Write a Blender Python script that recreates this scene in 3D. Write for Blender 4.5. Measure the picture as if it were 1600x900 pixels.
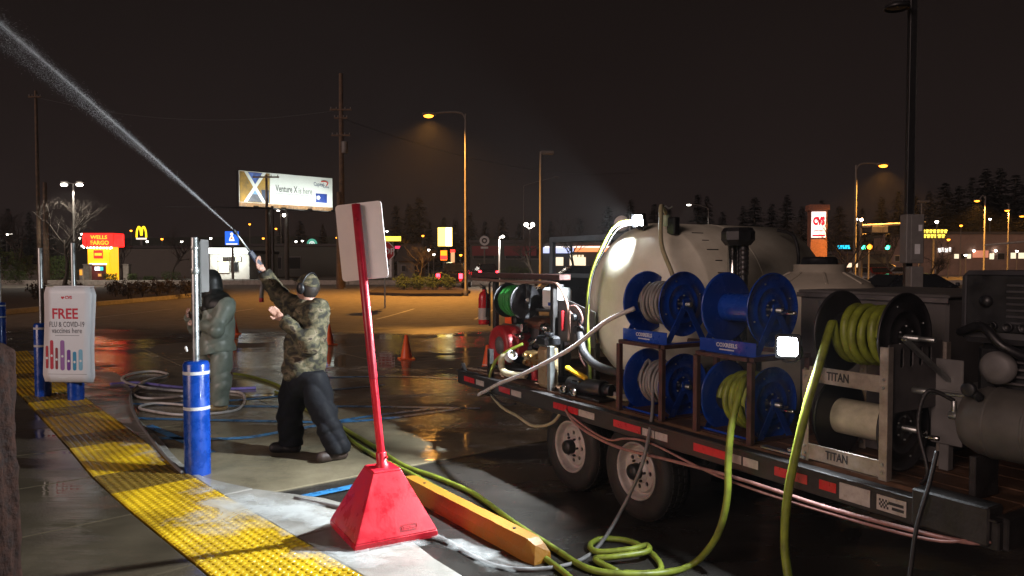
import bpy, bmesh, math, random
import numpy as np
from mathutils import Vector as Vec, Matrix, geometry

for o in list(bpy.data.objects): bpy.data.objects.remove(o)
scene = bpy.context.scene
C = scene.collection
R = math.radians
PI = math.pi

# ------------------------------------------------------------------ camera
FPX, CAMH, PITCH = 1160.0, 1.85, math.atan(40 / 1160)
cam = bpy.data.cameras.new("camera")
cam.sensor_width = 36.0
cam.lens = 36.0 * FPX / 1600.0
cam.clip_start = 0.05
cam.clip_end = 3000
camo = bpy.data.objects.new("camera", cam)
C.objects.link(camo)
camo.location = (0, 0, CAMH)
camo.rotation_euler = (R(90) - PITCH, 0, 0)
scene.camera = camo

# ------------------------------------------------------------------ sky (night, city glow)
w = bpy.data.worlds.new("World")
scene.world = w
w.use_nodes = True
nt = w.node_tree
for n in list(nt.nodes): nt.nodes.remove(n)
tc = nt.nodes.new('ShaderNodeTexCoord')
sep = nt.nodes.new('ShaderNodeSeparateXYZ')
rmp = nt.nodes.new('ShaderNodeValToRGB')
rmp.color_ramp.elements[0].position = 0.0
rmp.color_ramp.elements[0].color = (0.0185, 0.0122, 0.0112, 1)
rmp.color_ramp.elements[1].position = 0.55
rmp.color_ramp.elements[1].color = (0.0058, 0.0042, 0.0036, 1)
nz = nt.nodes.new('ShaderNodeTexNoise')
nz.inputs['Scale'].default_value = 2.2
nz.inputs['Detail'].default_value = 3
mx = nt.nodes.new('ShaderNodeMixRGB')
mx.blend_type = 'MULTIPLY'
mx.inputs[0].default_value = 0.35
skyt = nt.nodes.new('ShaderNodeTexSky')
skyt.sky_type = 'NISHITA'
skyt.sun_disc = False
skyt.sun_elevation = R(-12)
skyt.sun_rotation = R(200)
sadd = nt.nodes.new('ShaderNodeMixRGB')
sadd.blend_type = 'ADD'
sadd.inputs[0].default_value = 0.05
bg = nt.nodes.new('ShaderNodeBackground')
bg.inputs['Strength'].default_value = 1.0
wo = nt.nodes.new('ShaderNodeOutputWorld')
nt.links.new(tc.outputs['Generated'], sep.inputs[0])
nt.links.new(sep.outputs['Z'], rmp.inputs[0])
nt.links.new(tc.outputs['Generated'], nz.inputs['Vector'])
nt.links.new(rmp.outputs[0], mx.inputs[1])
nt.links.new(nz.outputs['Fac'], mx.inputs[2])
nt.links.new(mx.outputs[0], sadd.inputs[1])
nt.links.new(skyt.outputs[0], sadd.inputs[2])
nt.links.new(sadd.outputs[0], bg.inputs['Color'])
nt.links.new(bg.outputs[0], wo.inputs['Surface'])

# ------------------------------------------------------------------ sun: the soft glow coming from the store side
sun = bpy.data.lights.new("sun", 'SUN')
sun.energy = 1.2
sun.angle = R(28)
sun.color = (1.0, 0.72, 0.64)
suno = bpy.data.objects.new("sun", sun)
C.objects.link(suno)
suno.rotation_euler = Vec((0.66, 0.68, -0.32)).to_track_quat('-Z', 'Y').to_euler()

scene.view_settings.view_transform = 'Standard'
scene.view_settings.look = 'None'
scene.view_settings.gamma = 1
scene.view_settings.use_curve_mapping = False
scene.view_settings.exposure = 0.0
scene.render.engine = 'CYCLES'
scene.cycles.max_bounces = 6
scene.cycles.sample_clamp_indirect = 3.0
scene.cycles.use_denoising = True

# ------------------------------------------------------------------ pixel helpers (photo 1600x900 -> the place)
_c, _s = math.cos(PITCH), math.sin(PITCH)
def ray(px, py):
    a = (px - 800) / FPX; b = -(py - 450) / FPX
    return (a, _c + b * _s, -_s + b * _c)
def at(px, py, d):
    r = ray(px, py); t = d / r[1]
    return Vec((r[0] * t, d, CAMH + r[2] * t))
def gnd(px, py, z=0.0):
    r = ray(px, py); t = (z - CAMH) / r[2]
    return Vec((r[0] * t, r[1] * t, z))

# ------------------------------------------------------------------ materials
MATS = {}
def mat(name, col, rough=0.5, metal=0.0, var=0.18, scale=6.0, bump=0.0, bscale=60.0, emit=None, es=0.0, coat=0.0, spec=0.5, rvar=0.12, col2=None, trans=0.0, alpha=1.0):
    if name in MATS: return MATS[name]
    m = bpy.data.materials.new(name); m.use_nodes = True
    t = m.node_tree; p = t.nodes['Principled BSDF']
    p.inputs['Metallic'].default_value = metal
    p.inputs['Specular IOR Level'].default_value = spec
    if coat: 
        p.inputs['Coat Weight'].default_value = coat
        p.inputs['Coat Roughness'].default_value = 0.08
    if trans: p.inputs['Transmission Weight'].default_value = trans
    if alpha < 1: p.inputs['Alpha'].default_value = alpha
    tcn = t.nodes.new('ShaderNodeTexCoord')
    n1 = t.nodes.new('ShaderNodeTexNoise'); n1.inputs['Scale'].default_value = scale; n1.inputs['Detail'].default_value = 6
    n1.inputs['Roughness'].default_value = 0.65
    t.links.new(tcn.outputs['Object'], n1.inputs['Vector'])
    rp = t.nodes.new('ShaderNodeValToRGB')
    c2 = col2 if col2 else tuple(max(0, c * (1 - 2.2 * var)) for c in col)
    rp.color_ramp.elements[0].position = 0.3; rp.color_ramp.elements[0].color = (*c2, 1)
    rp.color_ramp.elements[1].position = 0.68; rp.color_ramp.elements[1].color = (*[min(1, c * (1 + 0.35 * var)) for c in col], 1)
    t.links.new(n1.outputs['Fac'], rp.inputs[0]); t.links.new(rp.outputs[0], p.inputs['Base Color'])
    mr = t.nodes.new('ShaderNodeMapRange'); mr.inputs['To Min'].default_value = max(0.02, rough - rvar); mr.inputs['To Max'].default_value = min(1, rough + rvar)
    mr.inputs['From Min'].default_value = 0.3; mr.inputs['From Max'].default_value = 0.7
    t.links.new(n1.outputs['Fac'], mr.inputs['Value']); t.links.new(mr.outputs[0], p.inputs['Roughness'])
    if bump:
        n2 = t.nodes.new('ShaderNodeTexNoise'); n2.inputs['Scale'].default_value = bscale; n2.inputs['Detail'].default_value = 4
        t.links.new(tcn.outputs['Object'], n2.inputs['Vector'])
        b = t.nodes.new('ShaderNodeBump'); b.inputs['Strength'].default_value = bump; b.inputs['Distance'].default_value = 0.01
        t.links.new(n2.outputs['Fac'], b.inputs['Height']); t.links.new(b.outputs[0], p.inputs['Normal'])
    if emit:
        p.inputs['Emission Color'].default_value = (*emit, 1); p.inputs['Emission Strength'].default_value = es
    MATS[name] = m
    return m

def wet_mat(name, dry, wetc, wet_y=(16.0, 21.0), rmin=0.045, rmax=0.32, sc=0.55, bump=0.22, grain=0.35):
    """pavement: a film of water with puddles near the trailer, dry further out"""
    m = bpy.data.materials.new(name); m.use_nodes = True
    t = m.node_tree; p = t.nodes['Principled BSDF']; L = t.links.new
    geo = t.nodes.new('ShaderNodeNewGeometry')
    def noise(scale, detail=5, stretch=None, rough=0.6):
        n = t.nodes.new('ShaderNodeTexNoise'); n.inputs['Scale'].default_value = scale; n.inputs['Detail'].default_value = detail
        n.inputs['Roughness'].default_value = rough
        if stretch:
            mp = t.nodes.new('ShaderNodeMapping'); mp.inputs['Scale'].default_value = stretch
            L(geo.outputs['Position'], mp.inputs['Vector']); L(mp.outputs[0], n.inputs['Vector'])
        else: L(geo.outputs['Position'], n.inputs['Vector'])
        return n
    def mr(src, a, b, c, d, smooth=False):
        k = t.nodes.new('ShaderNodeMapRange'); k.inputs['From Min'].default_value = a; k.inputs['From Max'].default_value = b
        k.inputs['To Min'].default_value = c; k.inputs['To Max'].default_value = d
        if smooth: k.interpolation_type = 'SMOOTHSTEP'
        L(src, k.inputs['Value']); return k.outputs[0]
    def mth(op, a, b):
        k = t.nodes.new('ShaderNodeMath'); k.operation = op
        for i, v in enumerate((a, b)):
            if isinstance(v, (int, float)): k.inputs[i].default_value = v
            else: L(v, k.inputs[i])
        return k.outputs[0]
    sp = t.nodes.new('ShaderNodeSeparateXYZ'); L(geo.outputs['Position'], sp.inputs[0])
    nb = noise(0.28, 5)
    edge = mth('ADD', sp.outputs['Y'], mth('MULTIPLY', mth('SUBTRACT', nb.outputs['Fac'], 0.5), 7.0))
    wet = mr(edge, wet_y[0], wet_y[1], 1, 0, True)
    pud = mr(noise(sc, 6, (0.55, 1.25, 1)).outputs['Fac'], 0.40, 0.60, 0, 1, True)
    rw = mr(pud, 0, 1, rmax, rmin)
    mixr = t.nodes.new('ShaderNodeMix'); L(wet, mixr.inputs[0]); mixr.inputs[2].default_value = 0.78; L(rw, mixr.inputs[3]); L(mixr.outputs[0], p.inputs['Roughness'])
    nf = noise(140, 3); nm = noise(2.1, 6); 
    def vcol(c, k):
        rp = t.nodes.new('ShaderNodeValToRGB')
        rp.color_ramp.elements[0].position = 0.28; rp.color_ramp.elements[0].color = (*[x * (1 - k) for x in c], 1)
        rp.color_ramp.elements[1].position = 0.72; rp.color_ramp.elements[1].color = (*[x * (1 + k) for x in c], 1)
        a = t.nodes.new('ShaderNodeMath'); a.operation = 'MULTIPLY_ADD'; a.inputs[1].default_value = 0.35
        L(nf.outputs['Fac'], a.inputs[0]); L(mth('MULTIPLY', nm.outputs['Fac'], 0.65), a.inputs[2]); L(a.outputs[0], rp.inputs[0])
        return rp.outputs[0]
    mc = t.nodes.new('ShaderNodeMixRGB'); L(wet, mc.inputs[0]); L(vcol(dry, 0.45), mc.inputs[1]); L(vcol(wetc, 0.55), mc.inputs[2]); L(mc.outputs[0], p.inputs['Base Color'])
    # ripples of running water + grain of the paving between puddles
    rip = noise(1.5, 3, (0.55, 3.4, 1), 0.45)
    b1 = t.nodes.new('ShaderNodeBump'); b1.inputs['Distance'].default_value = 0.02; L(rip.outputs['Fac'], b1.inputs['Height'])
    L(mth('MULTIPLY', wet, bump), b1.inputs['Strength'])
    b2 = t.nodes.new('ShaderNodeBump'); b2.inputs['Distance'].default_value = 0.006; L(noise(90, 4).outputs['Fac'], b2.inputs['Height'])
    inv = mth('SUBTRACT', 1.0, mth('MULTIPLY', wet, pud)); L(mth('MULTIPLY', inv, grain), b2.inputs['Strength'])
    L(b1.outputs[0], b2.inputs['Normal']); L(b2.outputs[0], p.inputs['Normal'])
    p.inputs['IOR'].default_value = 1.38
    MATS[name] = m
    return m

def emi(name, col, s):
    if name in MATS: return MATS[name]
    m = bpy.data.materials.new(name); m.use_nodes = True
    p = m.node_tree.nodes['Principled BSDF']
    p.inputs['Base Color'].default_value = (*[min(1, c * 0.8) for c in col], 1)
    p.inputs['Emission Color'].default_value = (*col, 1); p.inputs['Emission Strength'].default_value = s
    p.inputs['Roughness'].default_value = 0.4
    MATS[name] = m
    return m

def camo_mat(name, cols, scale=9):
    m = bpy.data.materials.new(name); m.use_nodes = True
    t = m.node_tree; p = t.nodes['Principled BSDF']; L = t.links.new
    tcn = t.nodes.new('ShaderNodeTexCoord')
    n = t.nodes.new('ShaderNodeTexNoise'); n.inputs['Scale'].default_value = scale; n.inputs['Detail'].default_value = 2.5; n.inputs['Distortion'].default_value = 0.6
    mp = t.nodes.new('ShaderNodeMapping'); mp.inputs['Scale'].default_value = (1, 1, 1.5)
    L(tcn.outputs['Object'], mp.inputs[0]); L(mp.outputs[0], n.inputs[0])
    rp = t.nodes.new('ShaderNodeValToRGB'); rp.color_ramp.interpolation = 'CONSTANT'
    e = rp.color_ramp.elements
    e[0].position = 0; e[0].color = (*cols[0], 1); e[1].position = 0.42; e[1].color = (*cols[1], 1)
    for pos, c in zip((0.5, 0.58, 0.66), cols[2:]):
        k = e.new(pos); k.color = (*c, 1)
    L(n.outputs['Fac'], rp.inputs[0]); L(rp.outputs[0], p.inputs['Base Color']); p.inputs['Roughness'].default_value = 0.85
    n2 = t.nodes.new('ShaderNodeTexNoise'); n2.inputs['Scale'].default_value = 25; L(tcn.outputs['Object'], n2.inputs[0])
    b = t.nodes.new('ShaderNodeBump'); b.inputs['Strength'].default_value = 0.5; b.inputs['Distance'].default_value = 0.02
    L(n2.outputs['Fac'], b.inputs['Height']); L(b.outputs[0], p.inputs['Normal'])
    return m

# ------------------------------------------------------------------ mesh builder
def box_vf(c, s, b=0.0):
    x, y, z = s[0] / 2, s[1] / 2, s[2] / 2
    if b <= 0:
        v = [(sx * x + c[0], sy * y + c[1], sz * z + c[2]) for sx in (-1, 1) for sy in (-1, 1) for sz in (-1, 1)]
        f = [(0, 1, 3, 2), (4, 6, 7, 5), (0, 4, 5, 1), (2, 3, 7, 6), (0, 2, 6, 4), (1, 5, 7, 3)]
        return v, f
    b = min(b, x * .95, y * .95, z * .95)
    v = []; idx = {}
    for sx in (-1, 1):
        for sy in (-1, 1):
            for sz in (-1, 1):
                for ax in range(3):
                    p = [sx * (x - b), sy * (y - b), sz * (z - b)]
                    p[ax] = (sx * x, sy * y, sz * z)[ax]
                    idx[(sx, sy, sz, ax)] = len(v); v.append((p[0] + c[0], p[1] + c[1], p[2] + c[2]))
    f = []
    for ax in range(3):
        o = [i for i in range(3) if i != ax]
        for s_ in (-1, 1):
            q = []
            for a, d in ((-1, -1), (1, -1), (1, 1), (-1, 1)):
                k = [0, 0, 0]; k[ax] = s_; k[o[0]] = a; k[o[1]] = d
                q.append(idx[(*k, ax)])
            f.append(tuple(q))
    for ax in range(3):
        o = [i for i in range(3) if i != ax]
        for a in (-1, 1):
            for d in (-1, 1):
                k1 = [0, 0, 0]; k1[o[0]] = a; k1[o[1]] = d
                k2 = k1[:]; k1[ax] = -1; k2[ax] = 1
                f.append((idx[(*k1, o[0])], idx[(*k2, o[0])], idx[(*k2, o[1])], idx[(*k1, o[1])]))
    for sx in (-1, 1):
        for sy in (-1, 1):
            for sz in (-1, 1): f.append(tuple(idx[(sx, sy, sz, a)] for a in range(3)))
    return v, f

def catmull(pts, n=8, closed=False):
    P = [Vec(p) for p in pts]
    if len(P) < 3 and not closed: return P
    out = []; N = len(P)
    rng = N if closed else N - 1
    for i in range(rng):
        g = (lambda k: P[k % N]) if closed else (lambda k: P[max(0, min(N - 1, k))])
        p0, p1, p2, p3 = g(i - 1), g(i), g(i + 1), g(i + 2)
        for j in range(n):
            t = j / n
            out.append(0.5 * ((2 * p1) + (p2 - p0) * t + (2 * p0 - 5 * p1 + 4 * p2 - p3) * t * t + (3 * p1 - p0 - 3 * p2 + p3) * t ** 3))
    if not closed: out.append(P[-1])
    return out

class MB:
    def __init__(s): s.v = []; s.f = []; s.sm = []
    def add(s, v, f, smooth=False, M=None):
        o = len(s.v)
        s.v += [tuple(M @ Vec(p)) for p in v] if M is not None else [tuple(p) for p in v]
        s.f += [tuple(i + o for i in q) for q in f]; s.sm += [smooth] * len(f)
        return s
    def box(s, c, sz, b=0.0, M=None): v, f = box_vf(c, sz, b); return s.add(v, f, False, M)
    def bar(s, a, b, wd, ht, bev=0.003):
        a, b = Vec(a), Vec(b); d = b - a; q = d.to_track_quat('X', 'Z').to_matrix().to_4x4()
        return s.box((0, 0, 0), (d.length, wd, ht), bev, Matrix.Translation((a + b) / 2) @ q)
    def lathe(s, prof, n=24, M=None, smooth=True, arc=(0, 2 * PI)):
        full = abs(arc[1] - arc[0] - 2 * PI) < 1e-6
        m = n if full else n + 1
        v = []; f = []
        for i in range(m):
            a = arc[0] + (arc[1] - arc[0]) * i / n
            for r, h in prof: v.append((r * math.cos(a), r * math.sin(a), h))
        k = len(prof)
        for i in range(n):
            j = (i + 1) % m
            for q in range(k - 1):
                r0, r1 = prof[q][0], prof[q + 1][0]
                if r0 < 1e-6 and r1 < 1e-6: continue
                if r0 < 1e-6: f.append((i * k + q, j * k + q + 1, i * k + q + 1))
                elif r1 < 1e-6: f.append((i * k + q, j * k + q, i * k + q + 1))
                else: f.append((i * k + q, j * k + q, j * k + q + 1, i * k + q + 1))
        return s.add(v, f, smooth, M)
    def cyl(s, a, b, r0, r1=None, n=14, smooth=True):
        a, b = Vec(a), Vec(b); r1 = r0 if r1 is None else r1; d = b - a
        M = Matrix.Translation(a) @ d.to_track_quat('Z', 'Y').to_matrix().to_4x4()
        L = d.length; c = min(r0, r1, L / 2) * 0.06
        s.lathe([(0, 0), (r0 - c, 0)], n, M, False)
        s.lathe([(r0 - c, 0), (r0, c), (r1, L - c), (r1 - c, L)], n, M, smooth)
        s.lathe([(r1 - c, L), (0, L)], n, M, False)
        return s
    def tube(s, pts, r, n=8, sub=8, closed=False, raw=False):
        P = [Vec(p) for p in pts] if raw else catmull(pts, sub, closed)
        N = len(P); rr = r if callable(r) else (lambda t: r)
        v = []; f = []; up = None
        for i in range(N):
            if closed: tg = P[(i + 1) % N] - P[i - 1]
            else: tg = P[min(i + 1, N - 1)] - P[max(i - 1, 0)]
            if tg.length < 1e-9: tg = Vec((0, 0, 1))
            tg.normalize()
            if up is None: up = tg.orthogonal().normalized()
            else:
                up = up - tg * up.dot(tg)
                up = up.normalized() if up.length > 1e-6 else tg.orthogonal().normalized()
            bi = tg.cross(up); ra = rr(i / max(1, N - 1))
            for k in range(n):
                a = 2 * PI * k / n; v.append(P[i] + (up * math.cos(a) + bi * math.sin(a)) * ra)
        for i in range(N if closed else N - 1):
            j = (i + 1) % N
            for k in range(n): f.append((i * n + k, i * n + (k + 1) % n, j * n + (k + 1) % n, j * n + k))
        if not closed: f.append(tuple(reversed(range(n)))); f.append(tuple((N - 1) * n + k for k in range(n)))
        return s.add(v, f, True)
    def sphere(s, c, r, n=16, m=10, M=None):
        rx = r if isinstance(r, (tuple, list)) else (r, r, r)
        T = Matrix.Translation(c) @ Matrix.Diagonal((*rx, 1))
        if M is not None: T = M @ T
        return s.lathe([(math.sin(PI * i / m) if 0 < i < m else 0, -math.cos(PI * i / m)) for i in range(m + 1)], n, T)
    def prism(s, outer, z0, z1, holes=(), M=None):
        loops = [list(outer)] + [list(h) for h in holes]
        vs = [Vec(p[:2]) for l in loops for p in l]; es = []; o = 0
        for l in loops:
            es += [(o + i, o + (i + 1) % len(l)) for i in range(len(l))]; o += len(l)
        ov, oe, of, *_ = geometry.delaunay_2d_cdt(vs, es, [], 0, 1e-7)
        def inside(p, l):
            r = False; j = len(l) - 1
            for i in range(len(l)):
                if (l[i][1] > p[1]) != (l[j][1] > p[1]) and p[0] < (l[j][0] - l[i][0]) * (p[1] - l[i][1]) / (l[j][1] - l[i][1]) + l[i][0]: r = not r
                j = i
            return r
        tri = []
        for q in of:
            cx = sum(ov[i][0] for i in q) / len(q); cy = sum(ov[i][1] for i in q) / len(q)
            if inside((cx, cy), loops[0]) and not any(inside((cx, cy), h) for h in loops[1:]): tri.append(tuple(q))
        n = len(ov)
        v = [(p[0], p[1], z1) for p in ov] + [(p[0], p[1], z0) for p in ov]
        f = list(tri) + [tuple(i + n for i in reversed(q)) for q in tri]
        s.add(v, f, False, M)
        for l in loops:
            k = len(l)
            s.add([(p[0], p[1], z0) for p in l] + [(p[0], p[1], z1) for p in l], [(i, (i + 1) % k, k + (i + 1) % k, k + i) for i in range(k)], False, M)
        return s
    def mesh(s, name):
        me = bpy.data.meshes.new(name)
        me.from_pydata(s.v, [], s.f)
        me.polygons.foreach_set('use_smooth', s.sm)
        me.update()
        return me

def circle(r, n=24, cx=0, cy=0, rx=None): return [(cx + (rx or r) * math.cos(2 * PI * i / n), cy + r * math.sin(2 * PI * i / n)) for i in range(n)]
def rrect(w_, h_, r, n=4, cx=0, cy=0):
    out = []
    for qx, qy, a0 in ((1, 1, 0), (-1, 1, 90), (-1, -1, 180), (1, -1, 270)):
        for i in range(n + 1):
            a = R(a0 + 90 * i / n); out.append((cx + qx * (w_ / 2 - r) + r * math.cos(a), cy + qy * (h_ / 2 - r) + r * math.sin(a)))
    return out

def fixn(me):
    b = bmesh.new(); b.from_mesh(me); bmesh.ops.recalc_face_normals(b, faces=b.faces); b.to_mesh(me); b.free()

def obj(name, mb, m, parent=None, loc=None, kind=None, label=None):
    me = mb if isinstance(mb, bpy.types.Mesh) else mb.mesh(name)
    if isinstance(mb, MB): fixn(me)
    if m and not me.materials: me.materials.append(m)
    o = bpy.data.objects.new(name, me); C.objects.link(o)
    if parent: o.parent = parent
    if loc is not None: o.location = loc
    if kind: o['kind'] = kind
    if label: o['label'] = label
    return o
def tag(o, label, cat, group=None):
    o['label'] = label; o['category'] = cat
    if group: o['group'] = group
    return o
def thing(name, label, cat, loc=(0, 0, 0), rz=0.0, group=None):
    o = bpy.data.objects.new(name, None); o.empty_display_size = 0.2; C.objects.link(o)
    o.location = loc; o.rotation_euler = (0, 0, rz)
    return tag(o, label, cat, group)
def dup(root, loc, rz, label, scale=None, group=None):
    def cp(o, par):
        c = o.copy(); C.objects.link(c); c.parent = par
        for k in o.children: cp(k, c)
        return c
    r = cp(root, None); r.location = loc; r.rotation_euler = (0, 0, rz); r['label'] = label
    if group: r['group'] = group
    if scale: r.scale = scale
    return r
ORD = ['first', 'second', 'third', 'fourth', 'fifth', 'sixth', 'seventh', 'eighth', 'ninth', 'tenth', 'eleventh', 'twelfth', 'thirteenth', 'fourteenth', 'fifteenth', 'sixteenth', 'seventeenth', 'eighteenth', 'nineteenth', 'twentieth', 'twenty-first', 'twenty-second', 'twenty-third', 'twenty-fourth', 'twenty-fifth', 'twenty-sixth']

def text(s, size, m, parent, M, ext=0.002, name='lettering', bold=0.0, width=None, align='CENTER', kind=None):
    """flat lettering in its own XY plane (x right, y up), placed by matrix M"""
    cu = bpy.data.curves.new('t', 'FONT'); cu.body = s; cu.size = size; cu.extrude = ext; cu.offset = bold
    cu.align_x = align; cu.align_y = 'CENTER'; cu.resolution_u = 2
    o = bpy.data.objects.new('t', cu); C.objects.link(o)
    dg = bpy.context.evaluated_depsgraph_get(); dg.update()
    me = bpy.data.meshes.new_from_object(o.evaluated_get(dg))
    bpy.data.objects.remove(o); bpy.data.curves.remove(cu)
    if width:
        xs = [v.co.x for v in me.vertices]; k = width / max(1e-6, max(xs) - min(xs))
        me.transform(Matrix.Diagonal((k, 1, 1, 1)))
    me.transform(M)
    me.materials.clear()
    return obj(name, me, m, parent, kind=kind)
def face(loc, xdir, n=None, up=(0, 0, 1)):
    """matrix with local x along xdir, y up, z out of the sign"""
    x = Vec(xdir).normalized(); y = Vec(up).normalized(); z = x.cross(y)
    return Matrix(((x.x, y.x, z.x, loc[0]), (x.y, y.y, z.y, loc[1]), (x.z, y.z, z.z, loc[2]), (0, 0, 0, 1)))

def lamp_light(name, kind, loc, power, col, radius=0.05, direc=None, size=None, blend=0.4):
    l = bpy.data.lights.new(name, kind); l.energy = power; l.color = col; l.shadow_soft_size = radius
    if kind == 'SPOT': l.spot_size = R(size); l.spot_blend = blend
    o = bpy.data.objects.new(name, l); C.objects.link(o); o.location = loc
    if direc is not None: o.rotation_euler = Vec(direc).to_track_quat('-Z', 'Y').to_euler()
    return o

# ------------------------------------------------------------------ signed-distance bodies (people)
def cone_sdf(P, a, b, ra, rb):
    a = np.array(a, np.float32); b = np.array(b, np.float32); ab = b - a
    t = np.clip(((P - a) @ ab) / max(1e-9, float(ab @ ab)), 0, 1)
    d = P - a - t[..., None] * ab
    return np.sqrt((d * d).sum(-1)) - (ra + (rb - ra) * t)
def ell_sdf(P, c, r, Rm=None):
    q = P - np.array(c, np.float32)
    if Rm is not None: q = q @ np.array(Rm, np.float32)
    r = np.array(r, np.float32); k = np.sqrt(((q / r) ** 2).sum(-1)); return (k - 1) * r.min()
def smin(a, b, k):
    h = np.clip(0.5 + 0.5 * (b - a) / k, 0, 1); return b + (a - b) * h - k * h * (1 - h)
def surf_nets(fn, lo, hi, res):
    lo = np.array(lo, np.float32); hi = np.array(hi, np.float32)
    n = np.ceil((hi - lo) / res).astype(int) + 1
    ax = [lo[i] + res * np.arange(n[i], dtype=np.float32) for i in range(3)]
    G = np.stack(np.meshgrid(*ax, indexing='ij'), -1)
    D = np.asarray(fn(G), np.float32)
    ins = D < 0
    cs = (n[0] - 1, n[1] - 1, n[2] - 1)
    acc = np.zeros((*cs, 3), np.float32); cnt = np.zeros(cs, np.int32)
    corners = [(i, j, k) for i in (0, 1) for j in (0, 1) for k in (0, 1)]
    sl = lambda c: tuple(slice(c[i], c[i] + cs[i]) for i in range(3))
    for c in corners:
        for a in range(3):
            if c[a]: continue
            e = list(c); e[a] = 1
            d0, d1 = D[sl(c)], D[sl(e)]
            x = (d0 < 0) != (d1 < 0)
            if not x.any(): continue
            t = d0[x] / (d0[x] - d1[x])
            p = np.tile(np.array(c, np.float32), (len(t), 1)); p[:, a] += t
            acc[x] += p; cnt[x] += 1
    use = cnt > 0
    idx = np.full(cs, -1, np.int64); idx[use] = np.arange(use.sum())
    ijk = np.argwhere(use)
    V = lo + (ijk + acc[use] / cnt[use][:, None]) * res
    F = []
    for a in range(3):
        b, c = (a + 1) % 3, (a + 2) % 3
        d0 = [slice(None)] * 3; d1 = [slice(None)] * 3
        d0[a] = slice(0, -1); d1[a] = slice(1, None)
        s0, s1 = ins[tuple(d0)], ins[tuple(d1)]
        E = np.argwhere(s0 != s1)
        if not len(E): continue
        E = E[(E[:, b] > 0) & (E[:, c] > 0) & (E[:, b] < n[b] - 1) & (E[:, c] < n[c] - 1)]
        q = []
        for db, dc in ((-1, -1), (0, -1), (0, 0), (-1, 0)):
            k = E.copy(); k[:, b] += db; k[:, c] += dc; q.append(idx[k[:, 0], k[:, 1], k[:, 2]])
        q = np.stack(q, 1); fl = ins[E[:, 0], E[:, 1], E[:, 2]]
        q[~fl] = q[~fl][:, ::-1]; F.append(q)
    F = np.concatenate(F)
    me = bpy.data.meshes.new('body')
    me.from_pydata(V.tolist(), [], F.tolist())
    me.polygons.foreach_set('use_smooth', [True] * len(me.polygons)); me.update()
    return me
def wrinkle(P, amp, k=1.0, seed=0):
    x, y, z = P[..., 0] * k, P[..., 1] * k, P[..., 2] * k
    s = seed
    fold = lambda a: 1.0 - 2.2 * np.abs(np.sin(a)) ** 0.7
    return amp * (0.55 * fold(11 * z + 6 * x + 2.4 * np.sin(6 * x + s) + 2.0 * np.sin(7 * y + 2 * s)) + 0.35 * fold(17 * z - 12 * x + 8 * y + 1.5 * np.sin(9 * z + s)) + 0.25 * np.sin(33 * z + 25 * y - 22 * x + s))
    return amp * (np.sin(26 * z + 9 * x + 6 * np.sin(8 * x + s) + 5 * np.sin(7 * y + s * 2)) * 0.55 + np.sin(41 * z - 23 * x + 17 * y + 3 * np.sin(19 * z + s)) * 0.3 + np.sin(15 * z + 21 * y - 18 * x + s) * 0.4)

# ================================================================== MATERIALS
m_asph = wet_mat('wet_asphalt', (0.15, 0.135, 0.115), (0.03, 0.027, 0.024), (17.5, 22.5), 0.015, 0.3, 0.7, 0.18, 1.0)
m_pad = wet_mat('wet_concrete', (0.24, 0.205, 0.15), (0.2, 0.168, 0.108), (17.5, 22.5), 0.012, 0.15, 0.4, 0.15, 0.25)
m_walk = wet_mat('wet_sidewalk', (0.2, 0.17, 0.14), (0.062, 0.049, 0.032), (30, 34), 0.02, 0.17, 0.9, 0.25, 0.35)
m_walk2 = wet_mat('wet_curb_concrete', (0.3, 0.28, 0.25), (0.27, 0.255, 0.225), (30, 34), 0.08, 0.4, 1.1, 0.3, 0.5)
m_tac = mat('yellow_tactile', (0.66, 0.42, 0.012), 0.2, var=0.2, scale=1.5, bump=0.25, bscale=90, col2=(0.2, 0.115, 0.01), rvar=0.15)
m_tac2 = mat('yellow_tactile_dirty', (0.17, 0.105, 0.015), 0.25, var=0.3, scale=4, bump=0.25, bscale=90, col2=(0.13, 0.08, 0.015), rvar=0.15)
m_bluepaint = mat('blue_line_paint', (0.05, 0.27, 0.6), 0.3, var=0.25, scale=7, bump=0.2, col2=(0.02, 0.09, 0.2))
m_whiteline = mat('worn_white_paint', (0.42, 0.42, 0.4), 0.45, var=0.3, scale=6, col2=(0.1, 0.1, 0.09))
m_soil = mat('bark_soil', (0.035, 0.024, 0.016), 0.95, var=0.3, scale=9, bump=0.9, bscale=30)
m_kerb = mat('kerb_concrete', (0.34, 0.31, 0.27), 0.8, var=0.2, scale=4, bump=0.3)
m_steel = mat('galvanized_steel', (0.42, 0.44, 0.43), 0.36, 0.85, var=0.15, scale=14)
m_bollard = mat('blue_bollard_sleeve', (0.006, 0.06, 0.38), 0.28, var=0.2, scale=9, rvar=.2, bump=.1, bscale=40, coat=0.2)
m_white = mat('white_plastic', (0.72, 0.73, 0.72), 0.4, var=0.06)
m_tapewhite = mat('white_band', (0.62, 0.64, 0.66), 0.4, var=0.1)
m_red = mat('red_plastic', (0.66, 0.012, 0.03), 0.34, var=0.1, scale=5, bump=0.06, bscale=60, col2=(0.45, 0.009, 0.02), rvar=.2)
m_redpost = mat('red_painted_post', (0.42, 0.012, 0.028), 0.38, var=0.15, scale=12)
m_signback = mat('sign_back', (0.8, 0.72, 0.69), 0.5, var=0.05, scale=4)
m_orange = mat('cone_orange', (0.95, 0.13, 0.02), 0.45, var=0.12, scale=9)
m_conewhite = mat('cone_white', (0.7, 0.7, 0.68), 0.4, var=0.1)
m_black = mat('black_plastic', (0.012, 0.012, 0.014), 0.42, var=0.2, scale=20)
m_rubber = mat('tyre_rubber', (0.014, 0.013, 0.013), 0.72, var=0.25, scale=15, bump=0.3, bscale=80)
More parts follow.
